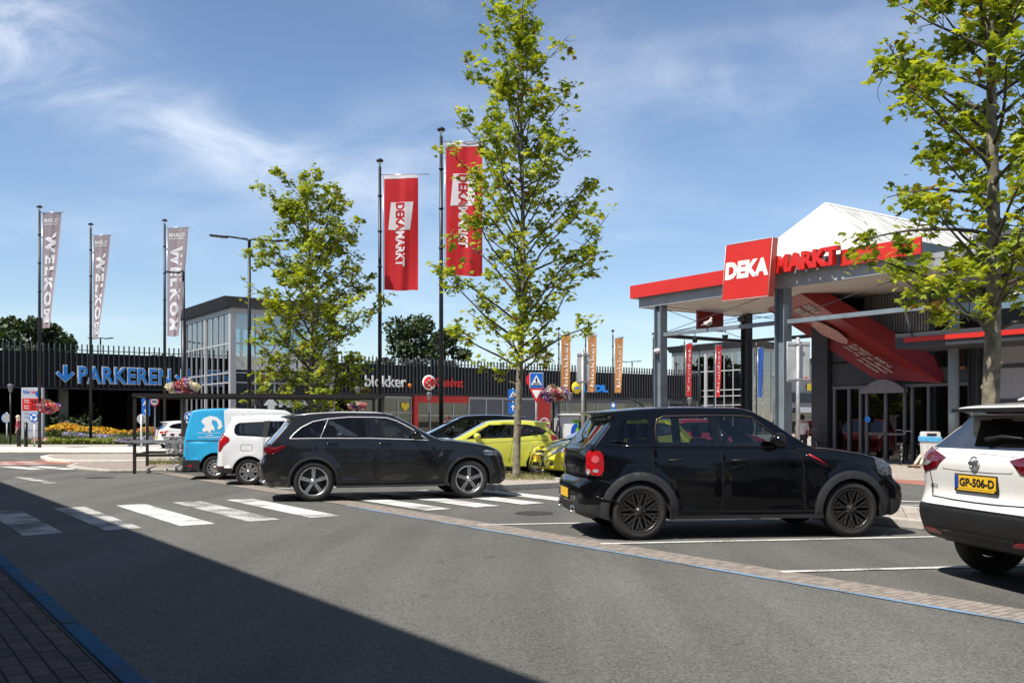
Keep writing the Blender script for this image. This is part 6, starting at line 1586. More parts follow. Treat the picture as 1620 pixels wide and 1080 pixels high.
# flower baskets
def basket(label, px, py, Y, wpx, hpx, seed, cols, back=0.0, pole=False):
    rnd = random.Random(seed); c = at(px, py, Y); s = Y/1500; rx, rz_ = wpx*s/2, hpx*s/2
    t = thing('flower_basket', label, 'flower basket', c, 0, 'hanging flower baskets')
    mb = MB(); mb.lathe([(0,-rz_*.8),(rx*.5,-rz_*.7),(rx*.75,-.1)], (0,0,0), 'z', 12)
    mb.build('basket', M_gap, t)
    if pole: mb = MB(); mb.tube([(0,.12,-c.z),(0,.12,rz_*.5)], .05, 8); mb.build('post', M_pole, t)
    mb = MB(); n = 2600
    for i in range(n):
        v = Vector((rnd.gauss(0,1), rnd.gauss(0,1), rnd.gauss(0,1))).normalized(); b_ = 1 + .12*math.sin(v.x*5+seed) + .1*math.sin(v.z*6)
        sh_ = 1 if v.z > 0 else .9
        p = Vector((v.x*rx*b_*(1 - .25*max(0,v.z)), v.y*rx*.9*b_, v.z*rz_*b_*sh_))*rnd.uniform(.82,1.03)
        u = Vector((rnd.gauss(0,1), rnd.gauss(0,1), rnd.gauss(0,1))).normalized(); w_ = u.orthogonal().normalized(); q = rx*.085*rnd.uniform(.5,1.1)
        band = math.sin(v.x*3.4 + seed*1.3 + v.z*1.2)
        mi = cols[0 if band > .35 else (1 if band > -.35 else 2)]
        if v.z > .6 and rnd.random() < .45: mi = 5
        if rnd.random() < .22: mi = 2
        if rnd.random() < .12: mi = 5
        mb.add([p + u*q, p + w_*q, p - u*q, p - w_*q], [(0,1,2,3)], mi)
    mb.build('flowers', [frd, fv, fw, fpk, fo, g1], t, recalc=False)
basket('big round basket of red, violet and white flowers over the cart shelter', 292, 613, 41.5, 52, 30, 1, (3, 1, 2))
basket('flower basket of pink and violet beside the roundabout sign', 76, 643, 46.2, 34, 21, 2, (3, 1, 0)); 
basket('flower basket of white and violet flowers right of the yield sign', 876, 622, 36, 42, 28, 3, (1, 2, 3), pole=True)
basket('pink and violet flower basket above the roof of the graphite SUV', 564, 641, 44, 30, 13, 4, (3, 2, 1), pole=True)
# ---------------------------------------------------------------- signs
S_blue = mat('sign_blue', (.012,.13,.52), .4, var=.03); S_white = mat('sign_white', (.80,.80,.80), .4, var=.03); S_red = mat('sign_red', (.60,.015,.02), .4, var=.03); S_grey = mat('sign_back_grey', (.40,.41,.41), .5, .2, var=.2, vscale=3); S_blk = M_ink
M_galv = mat('galvanised_steel', (.42,.43,.44), .5, .5, var=.2, vscale=8); M_wpost = mat('white_post', (.70,.70,.68), .5)
def post(label, base, H, r=.038, m=M_galv, name='traffic_sign', cat='sign', rz=0.0, group=None):
    t = thing(name, label, cat, base, rz, group); mb = MB(); mb.tube([(0,0,0),(0,0,H)], r, 10); mb.build('post', m, t); return t
def shape(t, pts, y, z, mm, name, x=0.0, par=None, th=.012):
    mb = MB(); mb.prism(pts, 0, th, lambda a, b, d: (x + a, y + d, z + b)); return mb.build(name, mm, par or t)
def circ(r, n=28, a0=0): return [(r*math.cos(a0 + 2*math.pi*i/n), r*math.sin(a0 + 2*math.pi*i/n)) for i in range(n)]
def sqr(a, b=None): b = b or a; return [(-a,-b),(a,-b),(a,b),(-a,b)]
def ped(t, z, s, par, y=-.075):
    shape(t, [(-.42*s,-.36*s),(.42*s,-.36*s),(0,.42*s)], y, z, S_white, 'triangle', par=par)
    for p in ([(-.03,.06),(.03,.06),(.03,.2),(-.03,.2)], [(-.04,-.14),(.0,-.14),(.05,.08),(-.04,.08)], [(.04,-.14),(.1,-.16),(.03,.02)], [(-.1,.0),(-.03,.08),(.09,.02),(.0,.1)]): shape(t, [(a*s, b*s) for a, b in p], y-.013, z, S_blk, 'walking_figure', par=par)
    for i in range(5): shape(t, [((-.26+i*.12)*s,-.30*s),((-.19+i*.12)*s,-.30*s),((-.16+i*.10)*s,-.18*s),((-.21+i*.10)*s,-.18*s)], y-.013, z, S_blk, 'stripe', par=par)
def arrow_up(t, z, s, par, y=-.075): shape(t, [(-.06*s,-.35*s),(.06*s,-.35*s),(.06*s,.08*s),(.26*s,.08*s),(0,.38*s),(-.26*s,.08*s),(-.06*s,.08*s)], y, z, S_white, 'arrow', par=par)
def roundabout_sign(label, px, py, Y, r, H):
    t = post(label, Vector(((px-810)/1500*Y, Y, 0)), H, m=M_wpost); z = zz(py, Y)
    a = shape(t, circ(r), -.06, z, S_white, 'sign_plate'); shape(t, circ(r*.93), -.073, z, S_blue, 'blue_disc', par=a)
    for k in range(3):
        a0 = k*2.094 + .5; P = []
        for i in range(7): q = a0 + i*.2; P.append((r*.66*math.cos(q), r*.66*math.sin(q)))
        q = a0 + 1.25; P += [(r*.78*math.cos(q), r*.78*math.sin(q)), (r*.50*math.cos(q+.42), r*.50*math.sin(q+.42)), (r*.22*math.cos(q), r*.22*math.sin(q))]
        for i in range(6, -1, -1): q = a0 + i*.2; P.append((r*.36*math.cos(q), r*.36*math.sin(q)))
        shape(t, P, -.086, z, S_white, 'arrow', par=a)
    return t
def zb(py, Y): return zz(py, Y)
roundabout_sign('blue roundabout sign with white arrows on a white post in the flower bed', 54.5, 660, 48, .27, zz(668, 48))
t = roundabout_sign('blue round sign half hidden behind the panel van', 300.5, 659, 40, .22, 1.3)
Y = 52; t = post('round sign turned away with a blue rim at the far left edge', Vector(((11-810)/1500*Y, Y, 0)), zz(652, Y), m=M_wpost); a = shape(t, circ(.25), -.05, zz(661, Y), S_grey, 'sign_plate'); shape(t, circ(.27), -.037, zz(661, Y), S_blue, 'rim', par=a, x=-.03)
Y = 44; t = post('round white sign seen from behind on a thin post among the flowers', Vector(((223.5-810)/1500*Y, Y, 0)), zz(655, Y), m=M_wpost); shape(t, circ(.23), .06, zz(662.5, Y), S_grey, 'sign_plate')
Y = 45; t = post('stacked blue crossing sign and arrow sign above the orange flowers', Vector(((231.5-810)/1500*Y, Y, 0)), zz(630, Y), m=M_wpost)
a = shape(t, sqr(.20,.205), -.06, zz(637, Y), S_blue, 'crossing_sign'); ped(t, zz(637, Y), .34, a); a = shape(t, sqr(.20,.205), -.06, zz(651, Y), S_blue, 'arrow_sign'); arrow_up(t, zz(651, Y), .34, a)
Y = 50; t = post('small round no-entry sign with red rim in front of the dark car park', Vector(((245-810)/1500*Y, Y, 0)), zz(628, Y)); a = shape(t, circ(.25), -.06, zz(635, Y), S_red, 'sign_plate'); shape(t, circ(.19), -.073, zz(635, Y), S_white, 'disc', par=a); shape(t, sqr(.12,.03), -.086, zz(635, Y), S_blk, 'bar', par=a)
Y = 38; t = post('blue pedestrian crossing sign above a yield triangle right of the middle tree', Vector(((848.5-810)/1500*Y, Y, 0)), zz(592, Y), m=M_galv)
a = shape(t, sqr(.27,.31), -.06, zz(601.5, Y), S_white, 'crossing_sign'); shape(t, sqr(.25,.29), -.073, zz(601.5, Y), S_blue, 'blue_panel', par=a); ped(t, zz(601.5, Y), .52, a, -.088)
a = shape(t, [(-.29,.27),(.29,.27),(0,-.30)], -.06, zz(625, Y), S_red, 'yield_sign'); shape(t, [(-.19,.21),(.19,.21),(0,-.15)], -.073, zz(625, Y), S_white, 'triangle', par=a)
Y = 40; t = post('blue crossing and arrow signs half hidden by the middle tree trunk', Vector(((811.5-810)/1500*Y, Y, 0)), zz(614, Y))
a = shape(t, sqr(.20,.23), -.06, zz(624, Y), S_blue, 'crossing_sign', x=.0); ped(t, zz(624, Y), .36, a); a = shape(t, sqr(.20,.23), -.06, zz(645, Y), S_blue, 'arrow_sign'); arrow_up(t, zz(645, Y), .36, a)
Y = 40; t = post('round red-rimmed sign peeking out behind the crossing sign', Vector(((841-810)/1500*Y + .2, Y + .5, 0)), zz(592, Y)); shape(t, circ(.30), -.06, zz(600, Y), S_red, 'sign_plate', x=-.14)
Y = 46; t = post('small blue parking sign just above the roof of the black car', Vector(((970-810)/1500*Y, Y, 0)), zz(636, Y)); a = shape(t, sqr(.115,.21), -.05, zz(643.5, Y), S_blue, 'sign_plate'); shape(t, sqr(.07,.08), -.063, zz(641, Y), S_white, 'symbol', par=a); shape(t, sqr(.08,.035), -.063, zz(648, Y), S_white, 'text_strip', par=a)
def board(label, px, Y, pt, pb, w_, seed):
    t = post(label, Vector(((px-810)/1500*Y, Y, 0)), zz(pt, Y) + .12, r=.06, m=M_galv, group='grey sign boards turned away'); zt, z0 = zz(pt, Y), zz(pb, Y)
    mb = MB(); mb.bx(-w_*.45, w_*.55, .07, .10, z0, zt); mb.build('sign_plate', S_grey, t, bevel=.01)
    mb = MB()
    for z in (z0 + .05, zt - .1): mb.bx(-w_*.43, w_*.53, .05, .069, z, z + .04); mb.bx(-.075, .075, -.07, .05, z - .005, z + .045)
    mb.tube([(-w_*.45,.085,z0),(w_*.55,.085,z0),(w_*.55,.085,zt),(-w_*.45,.085,zt),(-w_*.45,.085,z0)], .012, 6, cap=False); mb.build('bracket', M_galv, t)
    mb = MB(); mb.bx(w_*.30, w_*.48, .062, .068, z0 + .09, z0 + .13); mb.build('sticker', S_red, t)
board('grey sign board seen from behind left of the black car roof', 922, 37, 558, 606, .50, 1)
t = board('larger grey sign board seen from behind in front of the store entrance', 1262.5, 28.6, 540, 603, .68, 2)
mb = MB(); Y = 28.6; b = Vector(((1262.5-810)/1500*Y, Y, 0)); 

# information totem
Y = 53; t = thing('info_totem', 'grey and red parking information panel at the left beside the round basket', 'sign', Vector(((50.5-810)/1500*Y, Y, 0)), 0)
s = Y/1500; zt, z0 = zz(613, Y), .1
mb = MB(); mb.bx(-17*s, 17*s, 0, .25, z0, zt); mb.build('panel', mat('totem_grey', (.46,.48,.53), .5, var=.04), t, bevel=.02)
mb = MB(); mb.bx(-15.2*s, 17*s, -.012, -.001, zz(649, Y), zz(630, Y)); rp = mb.build('red_panel', S_red, t)
def ttext(body, x0, x1, pb, pt, mm, par, y=-.02, bold=.02): mb = MB(); add_text(mb, body, lambda u, v, d: ((x0 + (x1-x0)*u)*s, y, zz(pb, Y) + (zz(pt, Y)-zz(pb, Y))*v), bold); mb.build('panel_lettering', mm, par, recalc=False)
ttext('Parkeer', -14, -3, 622, 616, S_blue, t); ttext('Plaza'[:0] or 'Info', -1, 6, 622, 617, S_red, t)
mb = MB(); mb.prism(circ(.17), 0, .012, lambda a, b, d: (10*s + a, -.014 + d, zz(622.5, Y) + b)); mb.build('round_emblem', S_blue, t)
ttext('Parking', -12, -4, 635, 631.5, S_white, rp); ttext('Vrij', -12, -4, 638, 635.4, S_white, rp); ttext('24', -1, 8, 638, 632, S_ink if False else M_ink, rp)
ttext('Parking', -12, -4, 643.5, 640.5, S_white, rp); ttext('Dak', -12, -4, 646.5, 644, S_white, rp); ttext('57', -1, 8, 647, 641.5, M_ink, rp)
ttext('Ingang', -12, -3, 655, 652, S_blue, t, bold=0); ttext('Uitgang', -12, 0, 661, 658, S_blue, t, bold=0); ttext('www.marlo.nl', -6, 12, 681, 678.5, S_blue, t, bold=0)
# bollard
Y = 48; t = thing('bollard', 'thick black bollard left of the roundabout sign', 'bollard', Vector(((41-810)/1500*Y, Y, 0))); mb = MB(); mb.tube([(0,0,0),(0,0,1.27)], .09, 14); mb.build('shaft', M_pole, t); mb = MB(); mb.lathe([(0,.05),(.07,.04),(.095,0)], (0,0,1.27), 'z', 14); mb.build('top_cap', M_pole, t)

# charging station
Y = 31; t = thing('charging_station', 'white charging station with green and blue swoosh behind the yellow car', 'charging station', Vector(((902-810)/1500*Y, Y, 0)))
s = Y/1500; H = zz(657, Y)
mb = MB(); mb.bx(-15*s, 13*s, 0, .5, 0, H); mb.build('cabinet', mat('charger_white', (.76,.77,.77), .35, var=.03), t, bevel=.02)
mb = MB(); mb.bx(-20*s, 17*s, -.12, .6, H + .002, H + .06); mb.build('top_cover', S_white, t, bevel=.015)
mb = MB(); mb.prism([(3,664),(13,663),(13,684),(7,680),(8,672)][::1], 0, .008, lambda a, b, d: (a*s, -.010 + d, zz(b, Y))); mb.build('green_swoosh', mat('swoosh_green', (.25,.60,.02), .4), t)
P = [];
for i in range(9): a = 1.75 + i*.30; P.append((13 + 12*math.cos(a), 683 - 15*math.sin(a)))
for i in range(8, -1, -1): a = 1.75 + i*.30; P.append((13 + 5.5*math.cos(a), 683 - 8.5*math.sin(a)))
mb = MB(); mb.prism(P, 0, .008, lambda a, b, d: (min(a, 13)*s, -.021 + d, zz(b, Y))); mb.build('blue_swoosh', mat('swoosh_blue', (.01,.08,.55), .4), t)
for k, x in enumerate((-17, -19)):
    mb = MB(); mb.tube([(x*s, -.05, H - .15), ((x-5)*s, -.15, H*.62), ((x-1)*s, -.1, H*.32), ((x+3)*s, -.05, H*.55), ((x+2)*s, -.03, H*.78)], .018, 6); mb.build('cable', M_ink, t)
mb = MB(); mb.box((16*s, -.05, H*.55), (.1,.14,.22)); mb.build('plug', M_ink, t, bevel=.02)
Y = 36; t = thing('post_with_meter', 'thin grey post carrying a small box below the white and violet basket', 'post', Vector(((880.5-810)/1500*Y, Y, 0))); mb = MB(); mb.tube([(0,0,0),(0,0,zz(634, Y))], .05, 8); mb.build('post', M_galv, t); mb = MB(); mb.bx(-.09,.09,-.1,.1,1.0,1.5); mb.build('box', S_grey, t, bevel=.02)

# ---------------------------------------------------------------- cart shelter and carts
M_frame = mat('brown_black_frame', (.022,.018,.016), .5, var=.2)
sh = thing('cart_shelter', 'dark steel frame shelter for shopping carts with silver side rail', 'cart shelter', gd(210, 750))
sh.rotation_euler = (0, 0, R(14))
o = gd(210, 750)
Ls, Ds, Hs = 6.6, 2.55, 2.04
for x in (0, 3.2, Ls - .08):
    for y in (0, Ds): mb = MB(); mb.bx(x, x + .08, y, y + .08, 0, Hs); mb.build('post', M_frame, sh)
mb = MB()
mb.bx(-.02, Ls + .02, -.02, .1, Hs, Hs + .09); mb.bx(-.02, Ls + .02, Ds, Ds + .1, Hs, Hs + .09)
for x in (0, 3.2, Ls - .08): mb.bx(x, x + .08, .101, Ds - .001, Hs + .01, Hs + .07)
mb.build('roof_frame', M_frame, sh)
mb = MB(); mb.bx(.0, Ls, .05, Ds, Hs + .092, Hs + .10); mb.build('roof_sheet', glass('roof_plastic', (.5,.5,.5), base=.05), sh)
mb = MB(); mb.bx(.0, Ls, -.03, -.001, .82, .90); mb.build('guard_rail', M_galv, sh)
mb = MB(); mb.bx(.081, 3.199, .02, .06, .46, .53); mb.bx(.081, Ls, Ds + .02, Ds + .06, .46, .53); mb.bx(.02, .06, .081, Ds - .001, .46, .53); mb.build('low_rail', M_frame, sh)
M_wire = mat('cart_wire', (.55,.55,.56), .4, .5, var=.1)
M_cartred = mat('cart_red', (.50,.02,.03), .45)
def make_cart(label):
    t = thing('shopping_cart', label, 'shopping cart', group='row of nested shopping carts')
    mb = MB(); r = .0075
    # basket: front (x=.85) narrow, back (x=0) wide; handle at x=0
    def sec(f, z): w_ = .27 - .05*f; return f*.82, w_, z
    zt0, zt1, zb0, zb1 = .96, .88, .52, .60
    for k in range(9):
        f = k/8; x, w_, _ = sec(f, 0); zt = zt0 + (zt1-zt0)*f; zb_ = zb0 + (zb1-zb0)*f
        mb.tube([(x,-w_,zt),(x,-w_*.86,zb_),(x,w_*.86,zb_),(x,w_,zt)], r, 4)
    for q in range(6):
        g = q/5
        for sd_ in (-1, 1): mb.tube([(0, sd_*(.27*(1-g)+.232*g), zt0*(1-g)+zb0*g), (.82, sd_*(.22*(1-g)+.19*g), zt1*(1-g)+zb1*g)], r if 0 < q < 5 else .008, 5)
        mb.tube([(.82, -.22*(1-g)-.19*g, zt1*(1-g)+zb1*g), (.82, .22*(1-g)+.19*g, zt1*(1-g)+zb1*g)], r, 4)
    for q in range(6): y = -.2 + .08*q; mb.tube([(0, y, zb0),(.82, y*.85, zb1)], r, 4)
    mb.build('basket', M_wire, t)
    mb = MB()
    for sd_ in (-1, 1):
        mb.tube([(-.08, sd_*.27, 1.0),(.0, sd_*.26, .9),(.12, sd_*.25, .42),(.22, sd_*.25, .20),(.0, sd_*.25, .13)], .016, 6)
        mb.tube([(.12, sd_*.25, .42),(.5, sd_*.22, .30),(.85, sd_*.2, .14)], .016, 6); mb.tube([(.22, sd_*.25, .20),(.85, sd_*.2, .16)], .014, 6)
    mb.tube([(.22,-.25,.20),(.22,.25,.20)], .011, 6); mb.build('frame', M_wire, t)
    mb = MB(); mb.tube([(-.09,-.27,1.01),(-.09,.27,1.01)], .02, 8); mb.box((-.06,0,1.03), (.09,.2,.05)); mb.build('handle', M_cartred, t)
    for x in (.02, .85):
        for sd_ in (-1, 1): mb = MB(); mb.lathe([(0,-.014),(.055,-.014),(.062,0),(.055,.014),(0,.014)], (x, sd_*.22, .062), 'y', 14); mb.build('wheel', S_grey, t)
    return t
base = gd(262, 749); dirc = Vector((math.sin(R(100)), math.cos(R(100)), 0))
cart0 = make_cart('first wire shopping cart with red handle at the left end of the nested row')
for i in range(8):
    c = cart0 if i == 0 else copy_tree(cart0)
    if i: c['label'] = 'wire shopping cart pushed into the nested row beside the blue van'
    p = NM(7.15 + .235*i, 26.75 + .01*i); c.location = (p.x, p.y, 0); c.rotation_euler = (0, 0, R(14 + (i % 2)*1.5))
for o_ in bpy.data.objects:
    if o_.name.startswith('shopping_cart') and o_.parent is None: o_['label'] = 'wire shopping cart with red handle in the nested row beside the blue van'

# ---------------------------------------------------------------- litter bin, bicycle, post box
Y = 27.4; t = thing('litter_bin', 'white litter bin with a blue bag on a yellow post by the column', 'litter bin', gd(1471, 741.5))
mb = MB(); mb.tube([(0,.05,0),(0,.05,.5)], .03, 8); mb.bx(-.10,.10,-.05,.15,0,.012); mb.build('post', mat('yellow_post', (.65,.42,.08), .5), t)
M_bin = mat('bin_white', (.66,.63,.59), .5, var=.06)
mb = MB(); mb.prism([(-.20,.30),(.18,.30),(.235,.86),(-.245,.86)], 0, .32, lambda a, b, d: (a, -.17 + d, b)); mb.build('bin_body', M_bin, t, bevel=.025)
mb = MB(); mb.prism([(-.27,.80),(.26,.78),(.28,.93),(-.27,.955)], 0, .37, lambda a, b, d: (a + .006*math.sin(b*90), -.195 + d, b)); mb.build('bin_bag', mat('blue_bag', (.10,.42,.72), .35, var=.3, vscale=14), t, bevel=.02)
mb = MB(); mb.prism([(-.23,.93),(.24,.93),(.235,1.05),(.20,1.09),(-.19,1.09),(-.225,1.05)], 0, .33, lambda a, b, d: (a, -.175 + d, b)); mb.bx(-.16,.12,-.185,-.176,.965,1.04,1); mb.build('bin_lid', [M_bin, M_ink], t, bevel=.015)
t = thing('post_box', 'red post box standing behind the person in white', 'post box', Vector(((1285-810)/1500*34, 34, 0)))
mb = MB(); mb.bx(-.24,.26,0,.4,.85,1.40); mb.build('box', mat('postbox_red', (.48,.02,.02), .4), t, bevel=.04); mb = MB(); mb.bx(-.12,.14,-.02,-.001,1.2,1.28); mb.bx(-.1,.12,-.012,-.001,1.0,1.12); mb.build('slot', M_ink, t); mb = MB(); mb.bx(-.2,-.15,.1,.3,0,.85); mb.bx(.17,.22,.1,.3,0,.85); mb.build('stand', M_ink, t)
def bicycle(label, loc, rz, lean, group=None, sc_=1.0):
    t = thing('bicycle', label, 'bicycle', loc, rz, group); t.rotation_euler = (lean, 0, rz); t.scale = (sc_,)*3
    r = .34
    for x in (0, 1.08):
        mb = MB(); mb.tube([(x + (r-.018)*math.cos(a*math.pi/20), 0, r + (r-.018)*math.sin(a*math.pi/20)) for a in range(41)], .019, 7, cap=False)
        w_ = mb.build('wheel', M_tyre, t)
        mb = MB(); mb.tube([(x + (r-.045)*math.cos(a*math.pi/20), 0, r + (r-.045)*math.sin(a*math.pi/20)) for a in range(41)], .010, 5, 0, cap=False)
        for k in range(14): a = k*2*math.pi/14; mb.tube([(x, .02*(-1)**k, r),(x + (r-.05)*math.cos(a), 0, r + (r-.05)*math.sin(a))], .0022, 3)
        mb.lathe([(0,-.04),(.025,-.04),(.025,.04),(0,.04)], (x,0,r), 'y', 8); mb.build('rim', M_alloy, w_)
        mb = MB(); mb.tube([(x + (r+.03)*math.cos(a*math.pi/20), 0, r + (r+.03)*math.sin(a*math.pi/20)) for a in range(3, 19)], .02, 6); mb.build('mudguard', M_alloy if x == 0 else M_ink, t)
    mb = MB(); bb_, st_, hd_ = (.62,0,.30), (.78,0,.86), (.20,0,.88)
    for a_, b_, q in ((bb_, st_, .016), (bb_, (.16,0,.78), .02), ((.74,0,.74), hd_, .016), ((1.08,0,r), (.76,0,.78), .009), ((1.08,0,r), bb_, .010), ((.22,0,.95), (.13,0,.66), .018), ((.13,0,.66), (.0,0,r), .013)): mb.tube([a_, b_], q, 8)
    mb.build('frame', M_ink, t)
    mb = MB(); mb.tube([(.18,-.28,1.06),(.10,-.22,1.10),(.13,-.05,1.10),(.20,0,1.04),(.13,.05,1.10),(.10,.22,1.10),(.18,.28,1.06)], .012, 7); mb.tube([(.22,0,.95),(.20,0,1.05)], .013, 7); mb.build('handlebar', M_alloy, t)
    mb = MB(); mb.sphere((.80,0,.92), 1, 0, 12, (.14,.08,.04)); mb.build('saddle', M_ink, t)
    mb = MB(); mb.tube([(.78,-.06,.70),(1.18,-.06,.70),(1.18,.06,.70),(.78,.06,.70)], .008, 5); mb.tube([(1.15,-.06,.70),(1.08,-.05,r)], .006, 4); mb.build('luggage_rack', M_ink, t)
    mb = MB(); mb.lathe([(.07,-.005),(.09,-.005),(.09,.005),(.07,.005)], (.62,-.04,.30), 'y', 14); mb.tube([(.62,-.05,.30),(.70,-.05,.17)], .008, 5); mb.bx(.66,.75,-.12,-.05,.16,.18); mb.build('crank', M_ink, t)
    return t
g_ = pole_at(1424, 27.3)[0]
bicycle('black city bicycle parked beside the store entrance doors', g_, R(62), R(6))
for i, (px, Yb) in enumerate(((1287, 33.2), (1293, 33.8))): bicycle('dark bicycle parked by the post box under the canopy', Vector(((px-810)/1500*Yb, Yb, 0)), R(70 + i*8), R(-5), 'bicycles by the post box')

# pigeons on the rail
def pigeon(label, m, nn_, col, colh, rz, s=1.0):
    t = thing('pigeon', label, 'pigeon', NM(nn_, m, 4.605), rz)
    bm = bmesh.new(); me = bpy.data.meshes.new('body')
    V = [(-.15,0,.075),(-.07,0,.09),(0,0,.115),(.06,0,.15),(.075,0,.20),(.10,0,.225),(.135,0,.222)]; Rr = [.012,.045,.062,.05,.030,.030,.008]
    mb = MB(); mb.tube(spline([(v[0]*s, 0, v[2]*s) for v in V], 3), [x[0] for x in spline([(q*s,) for q in Rr], 3)], 12)
    o = mb.build('body', col, t); 
    mb = MB(); mb.add([(-.14*s,-.03*s,.08*s),(-.14*s,.03*s,.08*s),(-.26*s,.035*s,.05*s),(-.26*s,-.035*s,.05*s)], [(0,1,2,3)]); mb.add([(-.14*s,-.03*s,.07*s),(-.14*s,.03*s,.07*s),(-.26*s,.035*s,.045*s),(-.26*s,-.035*s,.045*s)], [(3,2,1,0)]); mb.build('tail', colh, t)
    for sd_ in (-1, 1):
        mb = MB(); mb.sphere((-.03*s, sd_*.05*s, .11*s), 1, 0, 10, (.10*s,.02*s,.045*s)); mb.build('wing', colh, t)
        mb = MB(); mb.tube([(0, sd_*.02*s, .06*s),(.01*s, sd_*.02*s, .0)], .005*s, 5); mb.build('leg', mat('pigeon_leg', (.4,.12,.1), .6), t)
pigeon('pale pigeon on the canopy rail left of the dark rear post', 22.95, 24.37, mat('pale_feathers', (.62,.60,.58), .7), mat('pale_wing', (.50,.48,.46), .7), R(40), 1.5)
pigeon('dark pigeon on the canopy rail under the hanging dark red sign', 21.5, 24.37, mat('dark_feathers', (.06,.06,.07), .6), mat('dark_wing', (.12,.12,.14), .6), R(70), 1.6)

# ---------------------------------------------------------------- people
def skin_mesh(name, joints, edges, radii, m, parent, sub=1):
    me = bpy.data.meshes.new(name); me.from_pydata(joints, edges, []); o = bpy.data.objects.new(name, me); COL.objects.link(o)
    md = o.modifiers.new('skin', 'SKIN'); md.use_smooth_shade = True
    sv = me.skin_vertices[0].data
    for i, r_ in enumerate(radii): sv[i].radius = (r_ if isinstance(r_, tuple) else (r_, r_)); sv[i].use_root = (i == 0)
    ss = o.modifiers.new('sub', 'SUBSURF'); ss.levels = sub; ss.render_levels = sub
    dg = bpy.context.evaluated_depsgraph_get(); dg.update()
    m2 = bpy.data.meshes.new_from_object(o.evaluated_get(dg)); bpy.data.objects.remove(o)
    m2.name = name; m2.materials.clear(); m2.materials.append(m)
    o2 = bpy.data.objects.new(name, m2); COL.objects.link(o2); o2.parent = parent
    for p in m2.polygons: p.use_smooth = True
    return o2
M_skin = mat('skin', (.50,.30,.21), .6, var=.06)
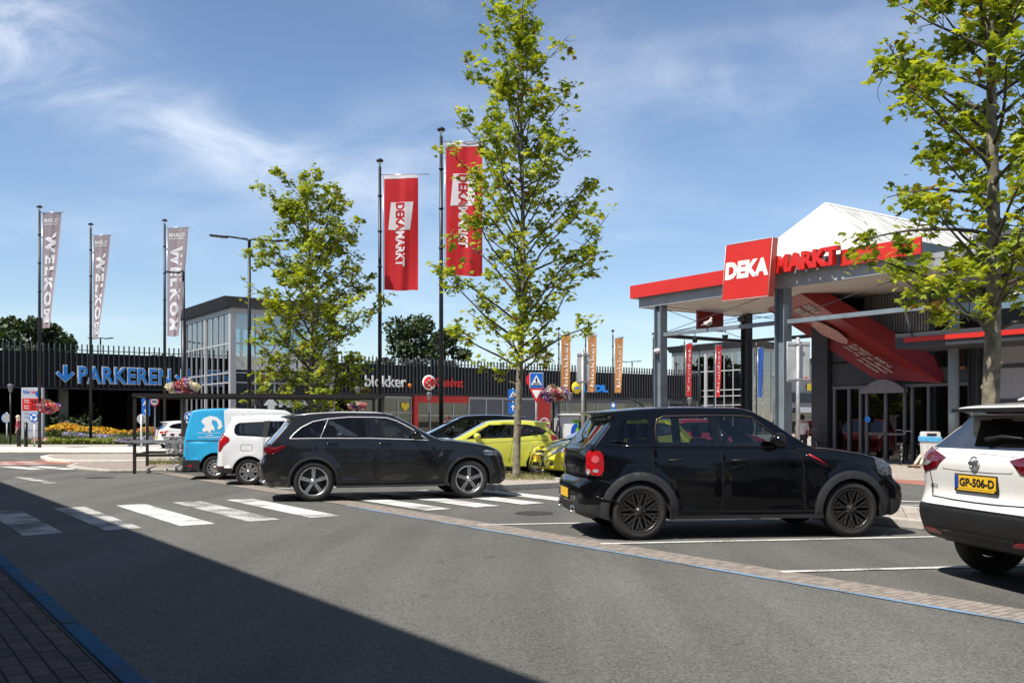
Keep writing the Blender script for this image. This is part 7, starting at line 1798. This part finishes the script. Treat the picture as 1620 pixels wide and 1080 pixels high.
def person(label, loc, rz, H, shirt, trousers, hair, pose='stand', skirt=False, longhair=False):
    t = thing('person', label, 'person', loc, rz); k = H/1.75
    if pose == 'stand':
        J = dict(pel=(0,0,.93), bel=(.01,0,1.10), che=(.015,0,1.32), nek=(.0,0,1.48), hed=(.02,0,1.60), top=(.01,0,1.72),
                 ls=(0,.17,1.42), le=(-.02,.23,1.14), lw=(.06,.24,.88), lh=(.09,.235,.80), rs=(0,-.17,1.42), re=(-.02,-.23,1.14), rw=(.10,-.22,.92), rh=(.14,-.21,.85),
                 lhp=(0,.09,.90), lk=(.04,.10,.50), la=(-.02,.10,.09), lf=(.14,.11,.035), rhp=(0,-.09,.90), rk=(.0,-.10,.50), ra=(-.10,-.10,.09), rf=(.06,-.11,.035))
    else:   # sitting on the ground, knees drawn up
        J = dict(pel=(0,0,.14), bel=(.0,0,.30), che=(.05,0,.52), nek=(.09,0,.68), hed=(.13,0,.79), top=(.13,0,.90),
                 ls=(.06,.17,.62), le=(.22,.22,.42), lw=(.40,.12,.46), lh=(.47,.08,.47), rs=(.06,-.17,.62), re=(.22,-.22,.42), rw=(.40,-.12,.46), rh=(.47,-.08,.47),
                 lhp=(.04,.09,.13), lk=(.42,.12,.46), la=(.62,.12,.09), lf=(.80,.13,.035), rhp=(.04,-.09,.13), rk=(.40,-.12,.44), ra=(.66,-.12,.09), rf=(.84,-.13,.035))
    J = {a: tuple(c*k for c in b_) for a, b_ in J.items()}
    names = list(J); ix = {a: i for i, a in enumerate(names)}
    E = [('pel','bel'),('bel','che'),('che','nek'),('nek','hed'),('hed','top'),('che','ls'),('ls','le'),('le','lw'),('lw','lh'),('che','rs'),('rs','re'),('re','rw'),('rw','rh'),('pel','lhp'),('lhp','lk'),('lk','la'),('la','lf'),('pel','rhp'),('rhp','rk'),('rk','ra'),('ra','rf')]
    rad = dict(pel=.12,bel=.11,che=.12,nek=.052,hed=.085,top=.055,ls=.052,le=.036,lw=.026,lh=.03,rs=.052,re=.036,rw=.026,rh=.03,lhp=.08,lk=.052,la=.035,lf=.03,rhp=.08,rk=.052,ra=.035,rf=.03)
    skin_mesh('body', [J[a] for a in names], [(ix[a], ix[b_]) for a, b_ in E], [rad[a]*k for a in names], M_skin, t)
    def sub(name, ns, es, m_, ex):
        iy = {a: i for i, a in enumerate(ns)}; skin_mesh(name, [J[a] for a in ns], [(iy[a], iy[b_]) for a, b_ in es], [(rad[a] + ex.get(a, .018))*k for a in ns], m_, t)
    sub('shirt', ['pel','bel','che','ls','le','rs','re'], [('pel','bel'),('bel','che'),('che','ls'),('ls','le'),('che','rs'),('rs','re')], shirt, {'pel': .03, 'bel': .035, 'che': .03})
    sub('trousers', ['pel','lhp','lk','la','rhp','rk','ra'], [('pel','lhp'),('lhp','lk'),('lk','la'),('pel','rhp'),('rhp','rk'),('rk','ra')], trousers, {'pel': .012, 'la': .022, 'ra': .022})
    h = Vector(J['hed']); mb = MB(); mb.sphere(h + Vector((-.022, 0, .045))*k, .108*k, 0, 14, (1, .9, 1.0))
    if longhair: mb.sphere(h + Vector((-.06, 0, -.07))*k, .09*k, 0, 12, (.8, 1, 1.5))
    mb.build('hair', hair, t)
    mb = MB(); mb.sphere(h + Vector((.098,0,.0))*k, .016*k, 0, 8); mb.build('nose', M_skin, t)
    for f_ in ('lf', 'rf'):
        p = Vector(J[f_]); mb = MB(); mb.sphere(p + Vector((-.05,0,.01))*k, 1, 0, 12, (.14*k,.05*k,.045*k)); mb.build('shoe', mat('brown_shoe', (.10,.06,.04), .6), t)
    return t
Y = 47.5; person('person with pale hair and dark red top walking behind the bollard', Vector(((28.5-810)/1500*Y, Y, 0)), R(200), 1.68, mat('dark_red_top', (.30,.03,.06), .8, var=.2), mat('dark_skirt', (.03,.02,.025), .8), mat('pale_hair', (.62,.52,.42), .7), longhair=True)
Y = 33.2; person('person in a white shirt walking under the canopy behind the black car bonnet', Vector(((1269-810)/1500*Y, Y, 0)), R(80), 1.62, mat('white_shirt', (.78,.77,.75), .8, var=.04), mat('dark_trousers', (.03,.03,.04), .8), mat('dark_hair', (.015,.012,.01), .6))
person('person in beige trousers sitting on the ground half hidden by the litter bin', pole_at(1479, 26.6)[0], R(192), 1.6, mat('sand_shirt', (.45,.38,.32), .8), mat('beige_trousers', (.60,.52,.44), .8, var=.1), mat('brown_hair', (.10,.06,.04), .7), pose='sit')
Y = 37; person('person in a floral dress standing in front of the red shop window', Vector(((709-810)/1500*Y, Y, 0)), R(90), 1.62, mat('floral_dress', (.45,.25,.28), .8, var=.8, vscale=18), mat('floral_skirt', (.42,.24,.26), .8, var=.8, vscale=18), mat('auburn_hair', (.12,.02,.02), .6), longhair=True)
